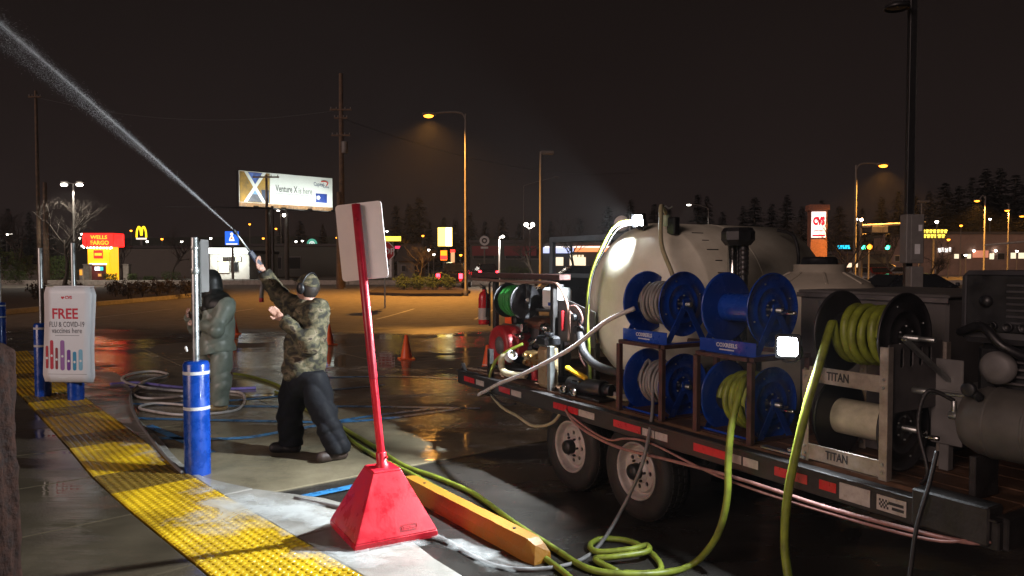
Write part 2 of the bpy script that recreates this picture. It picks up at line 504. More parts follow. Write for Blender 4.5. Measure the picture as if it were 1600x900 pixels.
m_rim = mat('grey_rim', (0.42, 0.38, 0.36), 0.48, 0.15, var=0.14, scale=12)
m_deckmetal = mat('black_trailer_steel', (0.028, 0.025, 0.024), 0.5, 0.1, var=0.3, scale=11, bump=0.15)
m_rustrack = mat('brown_rack_steel', (0.075, 0.032, 0.026), 0.55, 0.1, var=0.3, scale=12)
m_wood = mat('deck_wood', (0.12, 0.06, 0.03), 0.6, var=0.35, scale=5, bump=0.4, bscale=50)
m_tapered = mat('red_reflective_tape', (0.5, 0.01, 0.018), 0.35, var=0.12, scale=30)
m_tapegrey = mat('white_reflective_tape', (0.42, 0.37, 0.34), 0.35, var=0.12, scale=30)
m_tank = mat('tank_plastic', (0.7, 0.69, 0.58), 0.5, var=0.1, scale=2.6, bump=0.08, bscale=24, col2=(0.5, 0.47, 0.37))
m_tank2 = mat('tan_tank_plastic', (0.34, 0.31, 0.25), 0.55, var=0.15, scale=3)
m_boxgrey = mat('grey_box_panel', (0.085, 0.08, 0.078), 0.55, var=0.12, scale=4)
m_reelblue = mat('blue_reel_paint', (0.006, 0.045, 0.32), 0.25, var=0.1, scale=6, coat=0.35)
m_reelblack = mat('black_reel_paint', (0.022, 0.02, 0.022), 0.4, var=0.2, scale=10)
m_alum = mat('aluminium_plate', (0.4, 0.35, 0.3), 0.42, 0.5, var=0.2, scale=14)
m_alumdark = mat('dull_alu_plate', (0.14, 0.13, 0.13), 0.5, 0.4, var=0.2, scale=9)
m_drum = mat('pale_drum', (0.5, 0.47, 0.34), 0.6, var=0.2, scale=7)
m_chrome = mat('chrome_pipe', (0.62, 0.62, 0.6), 0.16, 1.0, var=0.1, scale=6)
m_hgreen = mat('lime_hose', (0.21, 0.26, 0.02), 0.45, var=0.3, scale=13, col2=(0.1, 0.11, 0.022), rvar=.2)
m_hgreen2 = mat('green_hose', (0.02, 0.22, 0.03), 0.5, var=0.2, scale=16)
m_hgrey = mat('grey_hose', (0.2, 0.19, 0.185), 0.5, var=0.15, scale=14)
m_htan = mat('tan_hose', (0.36, 0.33, 0.2), 0.5, var=0.15, scale=14)
m_hclear = mat('milky_tube', (0.55, 0.52, 0.5), 0.3, var=0.08, scale=10)
m_hblack = mat('black_hose', (0.015, 0.014, 0.015), 0.5, var=0.2, scale=14, bump=0.3)
m_hpink = mat('dusty_cable', (0.32, 0.16, 0.14), 0.55, var=0.2, scale=14)
m_yellow = mat('yellow_plastic', (0.66, 0.38, 0.01), 0.45, var=0.12)
m_kerbyellow = mat('yellow_wheel_stop', (0.36, 0.135, 0.006), 0.5, var=0.22, scale=7, bump=0.35, bscale=45, col2=(0.3, 0.15, 0.02))
m_engred = mat('engine_red', (0.36, 0.012, 0.016), 0.4, var=0.15, scale=10)
m_dark = mat('dark_metal', (0.02, 0.021, 0.023), 0.45, 0.3, var=0.2, scale=12)
m_grey = mat('grey_paint', (0.15, 0.145, 0.14), 0.55, var=0.12)
m_pole = mat('pole_grey', (0.11, 0.1, 0.09), 0.6, var=0.2, scale=5)
m_woodpole = mat('timber_pole', (0.12, 0.075, 0.045), 0.85, var=0.3, scale=4, bump=0.4)
m_bark = mat('tree_bark', (0.07, 0.055, 0.042), 0.9, var=0.3, scale=8)
m_twig = mat('bare_twigs', (0.05, 0.038, 0.03), 0.9, var=0.25, scale=4)
m_needle = mat('conifer_needles', (0.012, 0.016, 0.011), 0.9, var=0.3, scale=2)
m_leaf = mat('shrub_leaves', (0.06, 0.1, 0.025), 0.75, var=0.35, scale=4)
m_txt = mat('black_print', (0.02, 0.02, 0.022), 0.5, var=0.05)

# ================================================================== GROUND
g = MB()
xs = [-290, -120, -50, -20, 0, 20, 50, 120, 290]; ys = [-30, -8, 0, 10, 20, 40, 80, 160, 240]
vv = [(x, y, 0) for y in ys for x in xs]
g.add(vv, [(j * len(xs) + i, j * len(xs) + i + 1, (j + 1) * len(xs) + i + 1, (j + 1) * len(xs) + i) for j in range(len(ys) - 1) for i in range(len(xs) - 1)])
ground = obj('parking_lot', g, m_asph, kind='structure')

# concrete pad in front of the store: slabs with recessed joints
pad = bpy.data.objects.new('concrete_pad', None); C.objects.link(pad); pad['kind'] = 'structure'
pad.location = (-0.93, 6.65, 0)
pad.rotation_euler = (0, 0, math.atan2(.606, .795))
me0 = None
for i in range(-2, 4):
    for j in range(0, 4):
        b = MB().box((0, 0, 0.004), (3.04, 3.04, 0.016), 0.004) if me0 is None else None
        o = obj('concrete_slab', b if b else me0, m_pad, pad, ((i + .5) * 3.05, (j + .5) * 3.05, 0))
        if me0 is None: me0 = o.data

# painted blue hatching of the accessible bay
def stripe(pts, wd, m, name, parent, z=0.018, dash=None):
    P = catmull([Vec((p[0], p[1], 0)) for p in pts], 6)
    v = []; f = []
    for i, p in enumerate(P):
        t = (P[min(i + 1, len(P) - 1)] - P[max(0, i - 1)]).normalized(); n = Vec((-t.y, t.x, 0))
        v += [(p + n * wd / 2)[:2] + (z,), (p - n * wd / 2)[:2] + (z,)]
        if i: f.append((2 * i - 2, 2 * i - 1, 2 * i + 1, 2 * i))
    return obj(name, MB().add(v, f), m, parent)
blue = bpy.data.objects.new('bay_markings', None); C.objects.link(blue); blue['kind'] = 'structure'
for pts in ([(-5.0, 8.75), (-2.96, 8.53), (-1.78, 8.53), (-0.6, 9.3)], [(-4.4, 7.8), (-3.0, 7.66), (-2.44, 8.04), (-1.81, 8.71), (-0.97, 9.28)],
            [(-4.6, 9.55), (-3.53, 9.9), (-2.89, 10.42), (-1.92, 11.07)], [(-5.2, 9.6), (-3.26, 9.4), (-1.96, 9.4), (-0.4, 9.28)],
            [(-1.65, 5.74), (-1.27, 6.05), (-0.99, 6.35)], [(-4.1, 8.3), (-3.5, 7.7), (-2.9, 7.1)], [(-3.6, 11.6), (-1.9, 11.9), (-0.2, 11.4)]):
    stripe(pts, 0.1, m_bluepaint, 'painted_line', blue)
# far bay lines, white
for k in range(7):
    x = -14 + 3.2 * k
    stripe([(x, 24), (x + .3, 27), (x + .5, 29.5)], 0.1, m_whiteline, 'painted_line', blue, 0.005)

# ---- sidewalk along the store: tactile strip between store slabs and an apron at the lot edge
ctr = catmull([Vec((-10.2, 15.0, 0)), Vec((-8.1, 12.3, 0)), Vec((-6.05, 9.8, 0)), Vec((-4.25, 7.62, 0)), Vec((-3.25, 6.38, 0)), Vec((-2.42, 5.45, 0)), Vec((-1.4, 4.35, 0)), Vec((-0.35, 3.2, 0)), Vec((0.9, 1.8, 0))], 30)
acc = [0.0]
for i in range(1, len(ctr)): acc.append(acc[-1] + (ctr[i] - ctr[i - 1]).length)
def station(s_):
    for i in range(1, len(ctr)):
        if acc[i] >= s_:
            t = (s_ - acc[i - 1]) / (acc[i] - acc[i - 1]); p = ctr[i - 1].lerp(ctr[i], t)
            a, b = ctr[max(0, i - 3)], ctr[min(len(ctr) - 1, i + 3)]
            tg = (b - a).normalized(); return p, tg, Vec((-tg.y, tg.x, 0))
    return ctr[-1], Vec((.7, -.7, 0)), Vec((.7, .7, 0))
EDGE = [Vec(p) for p in ((-12.5, 16.6), (-10.43, 15.25), (-8.36, 13.9), (-6.56, 12.21), (-5.45, 10.57), (-4.54, 8.89), (-3.67, 7.66), (-2.88, 6.52), (-2.43, 6.12), (-2.04, 5.9), (-1.64, 5.76), (-1.25, 5.56), (-0.77, 4.98), (-0.38, 4.38), (0.5, 3.3), (1.8, 2.0))]
EDGE = [Vec((p.x, p.y)) for p in catmull([Vec((p.x, p.y, 0)) for p in EDGE], 6)]
def edge_dist(p, n):
    best = None
    for a, b in zip(EDGE[:-1], EDGE[1:]):
        e = b - a; den = n.x * e.y - n.y * e.x
        if abs(den) < 1e-9: continue
        d = a - p.to_2d(); t = (d.x * e.y - d.y * e.x) / den; q = (d.x * n.y - d.y * n.x) / den
        if t > 0.3 and -0.001 <= q <= 1.001 and (best is None or t < best): best = t
    return min(best, 3.0) if best else 0.9
walk = bpy.data.objects.new('sidewalk', None); C.objects.link(walk); walk['kind'] = 'structure'
HW = 0.325; LT = 0.61; ZW = 0.03
def slab(poly, z, m, name, bev=0.012):
    """polygon slab with a small chamfer at the top edge"""
    n = len(poly); cx = sum(p[0] for p in poly) / n; cy = sum(p[1] for p in poly) / n
    inn = []
    for p in poly:
        d = Vec((cx - p[0], cy - p[1])); d = d.normalized() * bev; inn.append((p[0] + d.x, p[1] + d.y))
    v = [(*p, -0.05) for p in poly] + [(*p, z - bev * .5) for p in poly] + [(*p, z) for p in inn]
    f = [(i, (i + 1) % n, n + (i + 1) % n, n + i) for i in range(n)] + [(n + i, n + (i + 1) % n, 2 * n + (i + 1) % n, 2 * n + i) for i in range(n)] + [tuple(2 * n + i for i in range(n))]
    return obj(name, MB().add(v, f), m, walk)
NT = int(acc[-1] / LT)
dome_t = []
rng = random.Random(5)
for i in range(NT):
    s0 = i * LT
    p0, t0, n0 = station(s0 + .004); p1, t1, n1 = station(s0 + LT - .004)
    q = lambda p, n, d: ((p + n * d).x, (p + n * d).y)
    b = MB()
    z = ZW + 0.004
    base = [q(p0, n0, -HW + .004), q(p1, n1, -HW + .004), q(p1, n1, HW - .004), q(p0, n0, HW - .004)]
    b.add([(*p, -0.04) for p in base] + [(*p, z) for p in base], [(4, 5, 6, 7), (0, 1, 5, 4), (1, 2, 6, 5), (2, 3, 7, 6), (3, 0, 4, 7)])
    nd = 11
    near = p0.y < 11.5
    for a in range(nd):
        for c in range(nd):
            ta = (a + .5) / nd; tb = -HW + 2 * HW * (c + .5) / nd
            pc = (p0 + n0 * tb).lerp(p1 + n1 * tb, ta)
            k = 8 if near else 4
            v = []
            for r_, zz in ((0.0235, 0), (0.02, .0042), (0.012, .006)):
                v += [(pc.x + r_ * math.cos(2 * PI * j / k), pc.y + r_ * math.sin(2 * PI * j / k), z + zz) for j in range(k)]
            f = [(l * k + j, l * k + (j + 1) % k, (l + 1) * k + (j + 1) % k, (l + 1) * k + j) for l in (0, 1) for j in range(k)] + [tuple(2 * k + j for j in range(k))]
            b.add(v, f, True)
    dirty = i in (10, 15) or rng.random() < 0.12
    obj('tactile_tile', b, m_tac2 if dirty else m_tac, walk)
for i in range(0, NT - 1, 2):
    s0, s1 = i * LT + .005, (i + 2) * LT - .005
    st = [station(s0 + (s1 - s0) * k / 4) for k in range(5)]
    fw = [((p + n * (HW + .006)).x, (p + n * (HW + .006)).y) for p, t, n in st]
    bk = [((p + n * edge_dist(p, n)).x, (p + n * edge_dist(p, n)).y) for p, t, n in reversed(st)]
    slab(fw + bk, ZW, m_walk2, 'apron_slab')
    for d0, d1 in ((HW + .006, 1.55), (1.562, 2.9), (2.912, 4.4)):
        (pa, ta, na), (pb, tb, nb) = st[0], st[-1]
        slab([(x.x, x.y) for x in (pa - na * d1, pb - nb * d1, pb - nb * d0, pa - na * d0)], ZW, m_walk, 'sidewalk_slab')

# soap foam left on the apron and the strip
def foam_mat():
    m = bpy.data.materials.new('soap_foam'); m.use_nodes = True
    t = m.node_tree; p = t.nodes['Principled BSDF']; L = t.links.new
    geo = t.nodes.new('ShaderNodeNewGeometry')
    n = t.nodes.new('ShaderNodeTexNoise'); n.inputs['Scale'].default_value = 3.2; n.inputs['Detail'].default_value = 6; n.inputs['Roughness'].default_value = .6; n.inputs['Distortion'].default_value = .5
    L(geo.outputs['Position'], n.inputs[0])
    at_ = t.nodes.new('ShaderNodeAttribute'); at_.attribute_name = 'thick'
    ad = t.nodes.new('ShaderNodeMath'); ad.operation = 'MULTIPLY_ADD'; ad.inputs[1].default_value = 1.7; L(n.outputs['Fac'], ad.inputs[0]); L(at_.outputs['Fac'], ad.inputs[2])
    mr = t.nodes.new('ShaderNodeMapRange'); mr.inputs['From Min'].default_value = .95; mr.inputs['From Max'].default_value = 1.5; mr.inputs['To Max'].default_value = .6
    L(ad.outputs[0], mr.inputs['Value']); L(mr.outputs[0], p.inputs['Alpha'])
    p.inputs['Base Color'].default_value = (.66, .68, .66, 1); p.inputs['Roughness'].default_value = .45
    b = t.nodes.new('ShaderNodeBump'); b.inputs['Strength'].default_value = .6; b.inputs['Distance'].default_value = .01
    n2 = t.nodes.new('ShaderNodeTexNoise'); n2.inputs['Scale'].default_value = 60; L(geo.outputs['Position'], n2.inputs[0]); L(n2.outputs['Fac'], b.inputs['Height']); L(b.outputs[0], p.inputs['Normal'])
    return m
m_foam = foam_mat()
def foam(cx, cy, rx, ry, rot, peak, z, name):
    n, mm = 40, 10; v = []; f = []; th = []
    for j in range(mm + 1):
        for i in range(n):
            a = 2 * PI * i / n; r = j / mm; k = 1 + .18 * math.sin(3 * a + cx * 7) + .1 * math.sin(7 * a + cy * 5)
            x, y = rx * r * k * math.cos(a), ry * r * k * math.sin(a)
            v.append((cx + x * math.cos(rot) - y * math.sin(rot), cy + x * math.sin(rot) + y * math.cos(rot), z + .004 * (1 - r)))
            th.append(peak * (1 - r ** 2.2) - .35 * r ** 3)
    for j in range(mm):
        for i in range(n): f.append((j * n + i, j * n + (i + 1) % n, (j + 1) * n + (i + 1) % n, (j + 1) * n + i))
    me = MB().add(v, f, True).mesh(name)
    a = me.attributes.new('thick', 'FLOAT', 'POINT'); a.data.foreach_set('value', th)
    return tag(obj(name, me, m_foam, kind='stuff'), 'soap foam', 'foam')
fm = [foam(-1.55, 5.3, 0.75, 0.28, -.5, .62, .043, 'soap_foam'), foam(-1.95, 5.35, .95, .6, -.75, .36, .0432, 'soap_foam'), foam(-1.0, 4.55, .6, .28, .1, .5, .0434, 'soap_foam'),
      foam(-.6, 8.3, 1.5, .38, .1, .26, .0165, 'soap_foam'), foam(-.9, 10.2, 2.2, .5, .02, .24, .0167, 'soap_foam'), foam(-3.0, 12.6, 3.0, .6, .05, .3, .0169, 'soap_foam'), foam(-.2, 7.35, .9, .22, .3, .24, .0171, 'soap_foam'),  # soap films on the pad, whitened to paint in lamplight and wet reflections
      foam(-3.6, 7.2, 1.3, .22, -.93, .25, .0436, 'soap_foam'), foam(-.2, 4.55, .55, .16, -.8, .45, .0436, 'soap_foam'), foam(-5.0, 9.3, 1.0, .3, -1.0, .22, .0438, 'soap_foam')]
for o, l in zip(fm, ('white soap foam spilling over the kerb left of the red sign base', 'thin soap film across the yellow tactile strip beside the big blue bollard', 'soap foam at the front corner of the red sign base', 'thin soapy water on the ground just left of the trailer corner', 'broad soapy puddle behind the trailer corner near the banded cone', 'soapy puddle stretching behind both workers', 'narrow soapy streak on the ground left of the trailer wheels', 'thin foam along the apron behind the big blue bollard', 'small foam patches along the yellow wheel stop', 'thin foam on the apron beside the white notice board')):
    tag(o, l, 'foam')

# ================================================================== TRAILER  (local x = along the trailer towards the viewer, y = across, z = up)
TH = R(30.5); TR = TH - PI / 2
TU = Vec((math.sin(TH), -math.cos(TH), 0)); TV = Vec((math.cos(TH), math.sin(TH), 0)); T0 = Vec((0.454, 5.85, 0))
def tw(u, v, z=0.0): return T0 + TU * u + TV * v + Vec((0, 0, z))
def tthing(name, label, cat, u, v, z, group=None, rz=0.0): return thing(name, label, cat, tw(u, v, z), TR + rz, group)
RX = Matrix.Rotation(PI / 2, 4, 'Y')          # lathe axis -> local x
RYn = Matrix.Rotation(PI / 2, 4, 'X')         # lathe axis -> local -y
ZD = 0.775
tr = tthing('flatbed_trailer', 'dark two-axle flatbed trailer with red and white reflective tape along its side', 'trailer', 0, 0, 0)
for i in range(11):
    obj('deck_plank', MB().box((0.6, 0.16 + .2 * i, ZD - .02), (5.1, .192, .036), .006), m_wood, tr)
obj('side_rail', MB().box((.6, .02, .685), (5.16, .05, .13), .006).box((.6, .012, .752), (5.16, .075, .012), .003), m_deckmetal, tr)
obj('side_rail', MB().box((.6, 2.3, .685), (5.16, .05, .13), .006), m_deckmetal, tr)
obj('end_rail', MB().box((-1.97, 1.16, .69), (.06, 2.26, .14), .006).prism([(0, 0), (.16, 0), (0, -.2)], -.02, .02, (), Matrix.Translation((-1.93, .03, .63)) @ RYn.inverted()), m_deckmetal, tr)
obj('end_rail', MB().box((3.17, 1.16, .69), (.06, 2.26, .14), .006), m_deckmetal, tr)
obj('frame_beam', MB().box((.6, .5, .6), (5.0, .08, .14), .006), m_deckmetal, tr)
obj('frame_beam', MB().box((.6, 1.8, .6), (5.0, .08, .14), .006), m_deckmetal, tr)
for u in (-1.3, -.4, 1.3, 2.2, 2.9): obj('cross_member', MB().box((u, 1.15, .66), (.06, 2.2, .08), .005), m_deckmetal, tr)
for u, w_, m in ((-1.72, .22, m_tapered), (-1.49, .16, m_tapegrey), (-1.02, .2, m_tapered), (-.81, .17, m_tapegrey), (-.12, .19, m_tapered), (.06, .14, m_tapered), (.24, .2, m_tapegrey),
                 (.72, .3, m_tapered), (.95, .12, m_tapegrey), (1.08, .12, m_tapegrey), (1.52, .28, m_tapered), (1.72, .1, m_tapegrey), (1.84, .11, m_tapegrey), (2.06, .1, m_tapered), (2.17, .11, m_tapered), (2.35, .1, m_tapered)):
    obj('reflective_tape', MB().box((u, -.0075, .687), (w_, .003, .05), 0), m, tr)
obj('bumper_plate', MB().box((2.505, -.008, .685), (.17, .004, .085), .001), m_tapegrey, tr)
pl = obj('sticker', MB().box((2.70, -.008, .685), (.15, .004, .075), .001), m_tapegrey, tr, label='small pale plate with a dark chequered emblem')
bb = MB()
for i in range(6):
    for j in range(4):
        if (i + j) % 2: bb.box((2.643 + i * .008, -.011, .668 + j * .011), (.008, .002, .011))
obj('chequers', bb, m_txt, pl)
obj('dash', MB().box((2.725, -.011, .695), (.075, .002, .014)).box((2.735, -.011, .672), (.06, .002, .014)), m_txt, pl)
obj('end_block', MB().box((2.98, .03, .72), (.34, .12, .17), .008), m_deckmetal, tr)
hole_ring = lambda n, r, hr: [circle(hr, 10, r * math.cos(2 * PI * i / n), r * math.sin(2 * PI * i / n)) for i in range(n)]
def wheel(u, v, sgn):
    M = Matrix.Translation((u, v, .352)) @ (RYn if sgn < 0 else RYn.inverted())
    t = obj('tyre', MB().lathe([(.2, 0), (.212, .015), (.24, .028), (.3, .03), (.335, .02), (.35, -.01), (.353, -.06), (.353, -.14), (.34, -.19), (.3, -.21), (.2, -.2)], 40, M), m_rubber, tr)
    tb = MB()
    for k in range(44):
        a = 2 * PI * k / 44
        for s0 in (-.035, -.085, -.135):
            tb.box((.353, 0, s0), (.008, .035, .03), 0, M @ Matrix.Rotation(a + s0, 4, 'Z'))
    obj('tread', tb, m_rubber, t)
    rm = MB().lathe([(.21, .012), (.206, .022), (.198, .02), (.19, .0), (.182, -.035), (.165, -.05), (.158, -.03), (.15, -.022)], 40, M)
    rm.prism(circle(.151, 40), -.034, -.022, hole_ring(8, .112, .0175), M)
    rm.lathe([(.09, -.022), (.085, -.012), (.06, -.004), (.055, .0)], 32, M)
    r_ = obj('rim', rm, m_rim, tr)
    obj('brake_drum', MB().lathe([(0, -.09), (.17, -.09), (.17, -.14)], 24, M), m_dark, r_)
    hb = MB().lathe([(.058, -.01), (.056, .045), (.05, .06), (.0, .064)], 20, M)
    for k in range(6):
        a = 2 * PI * k / 6; hb.cyl(M @ Vec((.074 * math.cos(a), .074 * math.sin(a), -.02)), M @ Vec((.074 * math.cos(a), .074 * math.sin(a), .012)), .009, n=6)
    obj('hub', hb, m_dark, tr)
for u in (-.11, .71):
    wheel(u, .1, -1); wheel(u, 2.2, 1)
    obj('axle', MB().cyl((u, .25, .352), (u, 2.05, .352), .035), m_deckmetal, tr)
obj('spring_hanger', MB().box((.3, .5, .48), (.12, .06, .16), .01).bar((-.4, .5, .43), (1.0, .5, .43), .05, .04), m_deckmetal, tr)
obj('spring_hanger', MB().box((.3, 1.8, .48), (.12, .06, .16), .01).bar((-.4, 1.8, .43), (1.0, 1.8, .43), .05, .04), m_deckmetal, tr)

# ---- cables sagging under the side rail
def hose(name, label, cat, pts, r, m, n=8, sub=8, group=None):
    P = [Vec(p) for p in pts]; base = P[0].copy(); base.z = min(p.z for p in P)
    o = obj(name, MB().tube([p - base for p in P], r, n, sub), m, loc=base)
    return tag(o, label, cat, group)
hose('power_cable', 'dusty pink cable sagging below the trailer rail above the wheels', 'cable', [tw(u, v, z) for u, v, z in ((-.02, -.02, .68), (.1, -.03, .61), (.35, -.035, .555), (.7, -.035, .53), (1.2, -.035, .56), (1.8, -.03, .585), (2.4, -.03, .585), (3.0, -.02, .62), (3.15, -.01, .66))], .011, m_hpink)
hose('power_cable', 'second dusty cable hanging in loops under the trailer rail', 'cable', [tw(u, v, z) for u, v, z in ((.0, -.02, .66), (.3, -.025, .585), (.55, -.03, .56), (.75, -.03, .61), (1.0, -.02, .625), (1.6, -.03, .56), (2.2, -.035, .555), (2.9, -.03, .59), (3.12, -.01, .68))], .008, m_hpink)
hose('yellow_hose', 'dirty yellow hose looped under the rear of the trailer rail', 'hose', [tw(u, v, z) for u, v, z in ((-1.3, -.03, .66), (-1.05, -.03, .54), (-.75, -.03, .5), (-.5, -.02, .46), (-.25, 0, .53), (-.1, .02, .68))], .013, m_htan)
hose('black_cable', 'black cable hooked below the rear corner of the trailer', 'cable', [tw(u, v, z) for u, v, z in ((-1.35, -.02, .6), (-1.25, -.035, .63), (-1.1, -.035, .585), (-.95, -.03, .57), (-.8, -.02, .6))], .011, m_hblack)

# ---- main tank, lying across the trailer
TK = (.18, 1.5, .67)
tk = tthing('water_tank', 'big off-white poly water tank lying across the trailer', 'tank', .18, 1.29, ZD)
zc = TK[1] - ZD
MT = Matrix.Translation((0, 0, zc)) @ RYn.inverted()
v0, v1 = .56 - 1.29, 2.02 - 1.29
pr = [(0, v0 - .2), (.22, v0 - .188), (.4, v0 - .155), (.54, v0 - .095), (.6, v0 - .03), (.632, v0 + .02), (.645, v0 + .09), (.662, v0 + .115), (.67, v0 + .14)]
pr += [(.67, v1), (.62, v1 + .04), (.5, v1 + .13), (.3, v1 + .18), (0, v1 + .2)]
obj('shell', MB().lathe(pr, 64, MT), m_tank, tk)
for k in (1, 3):
    c = v0 + .14 + k * (v1 - v0 - .16) / 4
    obj('strap', MB().lathe([(.664, c - .017), (.6695, c - .017), (.6695, c + .017), (.664, c + .017)], 64, MT, False), m_dark, tk)
obj('cradle', MB().box((0, -.45, .06), (1.0, .1, .12), .01).prism([(-.5, 0), (.5, 0), (.62, .25), (.52, .25), (.2, .07), (-.2, .07), (-.52, .25), (-.62, .25)], -.04, .04, (), Matrix.Translation((0, -.45, .03)) @ RYn), m_deckmetal, tk)
obj('cradle', MB().box((0, .5, .06), (1.0, .1, .12), .01), m_deckmetal, tk)
obj('mould_seam', MB().lathe([(.669, v0 + .72), (.6735, v0 + .725), (.669, v0 + .73)], 64, MT), m_tank, tk)
for k in range(9):
    a_ = R(60 - 9 * k); obj('level_mark', MB().box((.6705 * math.cos(a_), v0 + .3, zc + .6705 * math.sin(a_)), (.004, .07 if k % 2 else .12, .008)), m_txt, tk)
obj('rivet', MB().sphere((.22, v0 - .175, zc + .14), .018, 8, 6), m_dark, tk)
obj('badge', MB().box((.66, .0, zc + .12), (.01, .14, .08), .002), m_grey, tk)
# fill valve and lamp stand on the tank
lv = tthing('fill_valve', 'pale green hose fitting hanging from a hook on top of the big tank', 'fitting', .42, .62, 2.1)
obj('cup', MB().cyl((0, 0, .03), (0, .0, .12), .03, .034), mat('pale_green_plastic', (.32, .42, .28), .5), lv)
obj('hook', MB().tube([(0, 0, .12), (-.03, 0, .16), (-.01, 0, .19), (.03, 0, .17), (.07, 0, .18)], .006), m_steel, lv)
obj('base_block', MB().box((.06, .02, .03), (.09, .06, .14), .008), m_dark, lv)
hose('fill_hose', 'tan hose arching over the big tank down behind the blue reels', 'hose', [tw(.44, .6, 2.23), tw(.5, .5, 2.28), tw(.56, .44, 2.2), tw(.66, .36, 1.98), tw(.8, .32, 1.8), tw(.9, .3, 1.66)], .016, m_htan)
fl = tthing('exhaust_stack', 'chrome exhaust stack with a black box cap behind the blue reels', 'exhaust', .9, .85, ZD)
obj('pipe', MB().cyl((0, 0, 0), (0, 0, 1.22), .045, n=24), m_chrome, fl)
obj('side_pipe', MB().cyl((.07, .03, .5), (.07, .03, 1.22), .03, n=16), m_dark, fl)
cb = MB().lathe([(0, 1.2), (.09, 1.2), (.12, 1.24), (.12, 1.3), (.1, 1.33), (0, 1.33)], 8, Matrix.Translation((.03, .01, 0)), False)
obj('cap', cb, m_black, fl)
sb = MB()
for i in range(7): sb.lathe([(.0315, 0), (.036, .01), (.036, .03), (.0315, .04)], 12, Matrix.Translation((.07, .03, .98 + i * .035)))
obj('coil_guard', sb, m_reelblack, fl)
hose('lamp_hose', 'lime green hose running from the tank-top lamp down the end of the big tank', 'hose', [tw(.25, .46, 2.17), tw(.12, .37, 2.15), tw(.03, .31, 2.0), tw(-.08, .27, 1.75), tw(-.12, .26, 1.45), tw(-.11, .27, 1.15), tw(-.1, .28, .85)], .015, m_hgreen)
hose('lamp_cable', 'thin black cable beside the lime hose on the end of the big tank', 'cable', [tw(.27, .47, 2.16), tw(.16, .36, 2.12), tw(.07, .3, 1.97), tw(-.05, .26, 1.75), tw(-.1, .25, 1.45), tw(-.13, .26, 1.15), tw(-.12, .28, .82)], .007, m_hblack)
hose('vent_hose', 'black hose curving down over the far end of the big tank', 'hose', [tw(.55, 1.75, 2.12), tw(.75, 1.7, 2.06), tw(.86, 1.62, 1.85), tw(.95, 1.4, 1.7)], .014, m_hblack)

# ---- flood lamps (lit)
m_led = emi('led_lens', (0.88, 0.95, 1.0), 60)
def flood(name, label, u, v, z, direc, power, size=.1, cone=165, aim=None):
    d = Vec(direc).normalized(); ld = Vec(aim or direc).normalized()
    t = thing(name, label, 'work lamp', tw(u, v, z))
    M = Matrix.Translation((0, 0, size * .6)) @ d.to_track_quat('Z', 'Y').to_matrix().to_4x4()
    h = MB().box((0, 0, -.022), (size * 1.2, size * 1.2, .04), .01, M).prism(rrect(size * 1.24, size * 1.24, .012), -.004, .012, [rrect(size, size, .016)], M)
    for k in range(5): h.box(((k - 2) * size * .2, 0, -.045), (size * .06, size * .9, .03), 0, M)
    obj('housing', h, m_dark, t)
    obj('lens', MB().prism(rrect(size * .98, size * .98, .014), .0, .006, [], M), m_led, t)
    for s2 in (-1, 1): obj('yoke', MB().tube([M @ Vec((s2 * size * .63, 0, -.01)), M @ Vec((s2 * size * .66, -size * .5, -.03)), M @ Vec((s2 * size * .3, -size * .85, -.03)), M @ Vec((0, -size * .9, -.03))], .006, 6, 4), m_dark, t)
    obj('bracket', MB().tube([(M @ Vec((size * .62, 0, -.02))), Vec((0, 0, -.01)) + (M @ Vec((size * .62, 0, -.02))) * .3, (0, 0, 0)], .006, 6), m_dark, t)
    lamp_light('lamp', 'SPOT', tw(u, v, z) + M @ Vec((0, 0, .03)), power, (.86, .94, 1.0), .045, ld, cone, .35)
    return t
flood('flood_lamp', 'lit square work lamp glaring between the blue reels and the aluminium rack', 2.1, -.02, 1.33, (-.5, -.84, -.12), 260, .105, 160, (-.72, -.6, -.35))
flood('flood_lamp', 'lit work lamp glaring on top of the big white tank', .27, .47, 2.13, (-.6, -.75, -.22), 1900, .085, 132, (-.95, -.02, -.22))
obj('mast', MB().bar((0, 0, 0), tuple(Matrix.Rotation(TR, 3, 'Z') @ Vec((-.04, .12, -.03))), .02, .02).bar((0, 0, 0), tuple(Matrix.Rotation(TR, 3, 'Z') @ Vec((0, 0, .05))), .015, .015), m_dark, bpy.data.objects['flood_lamp.001'])

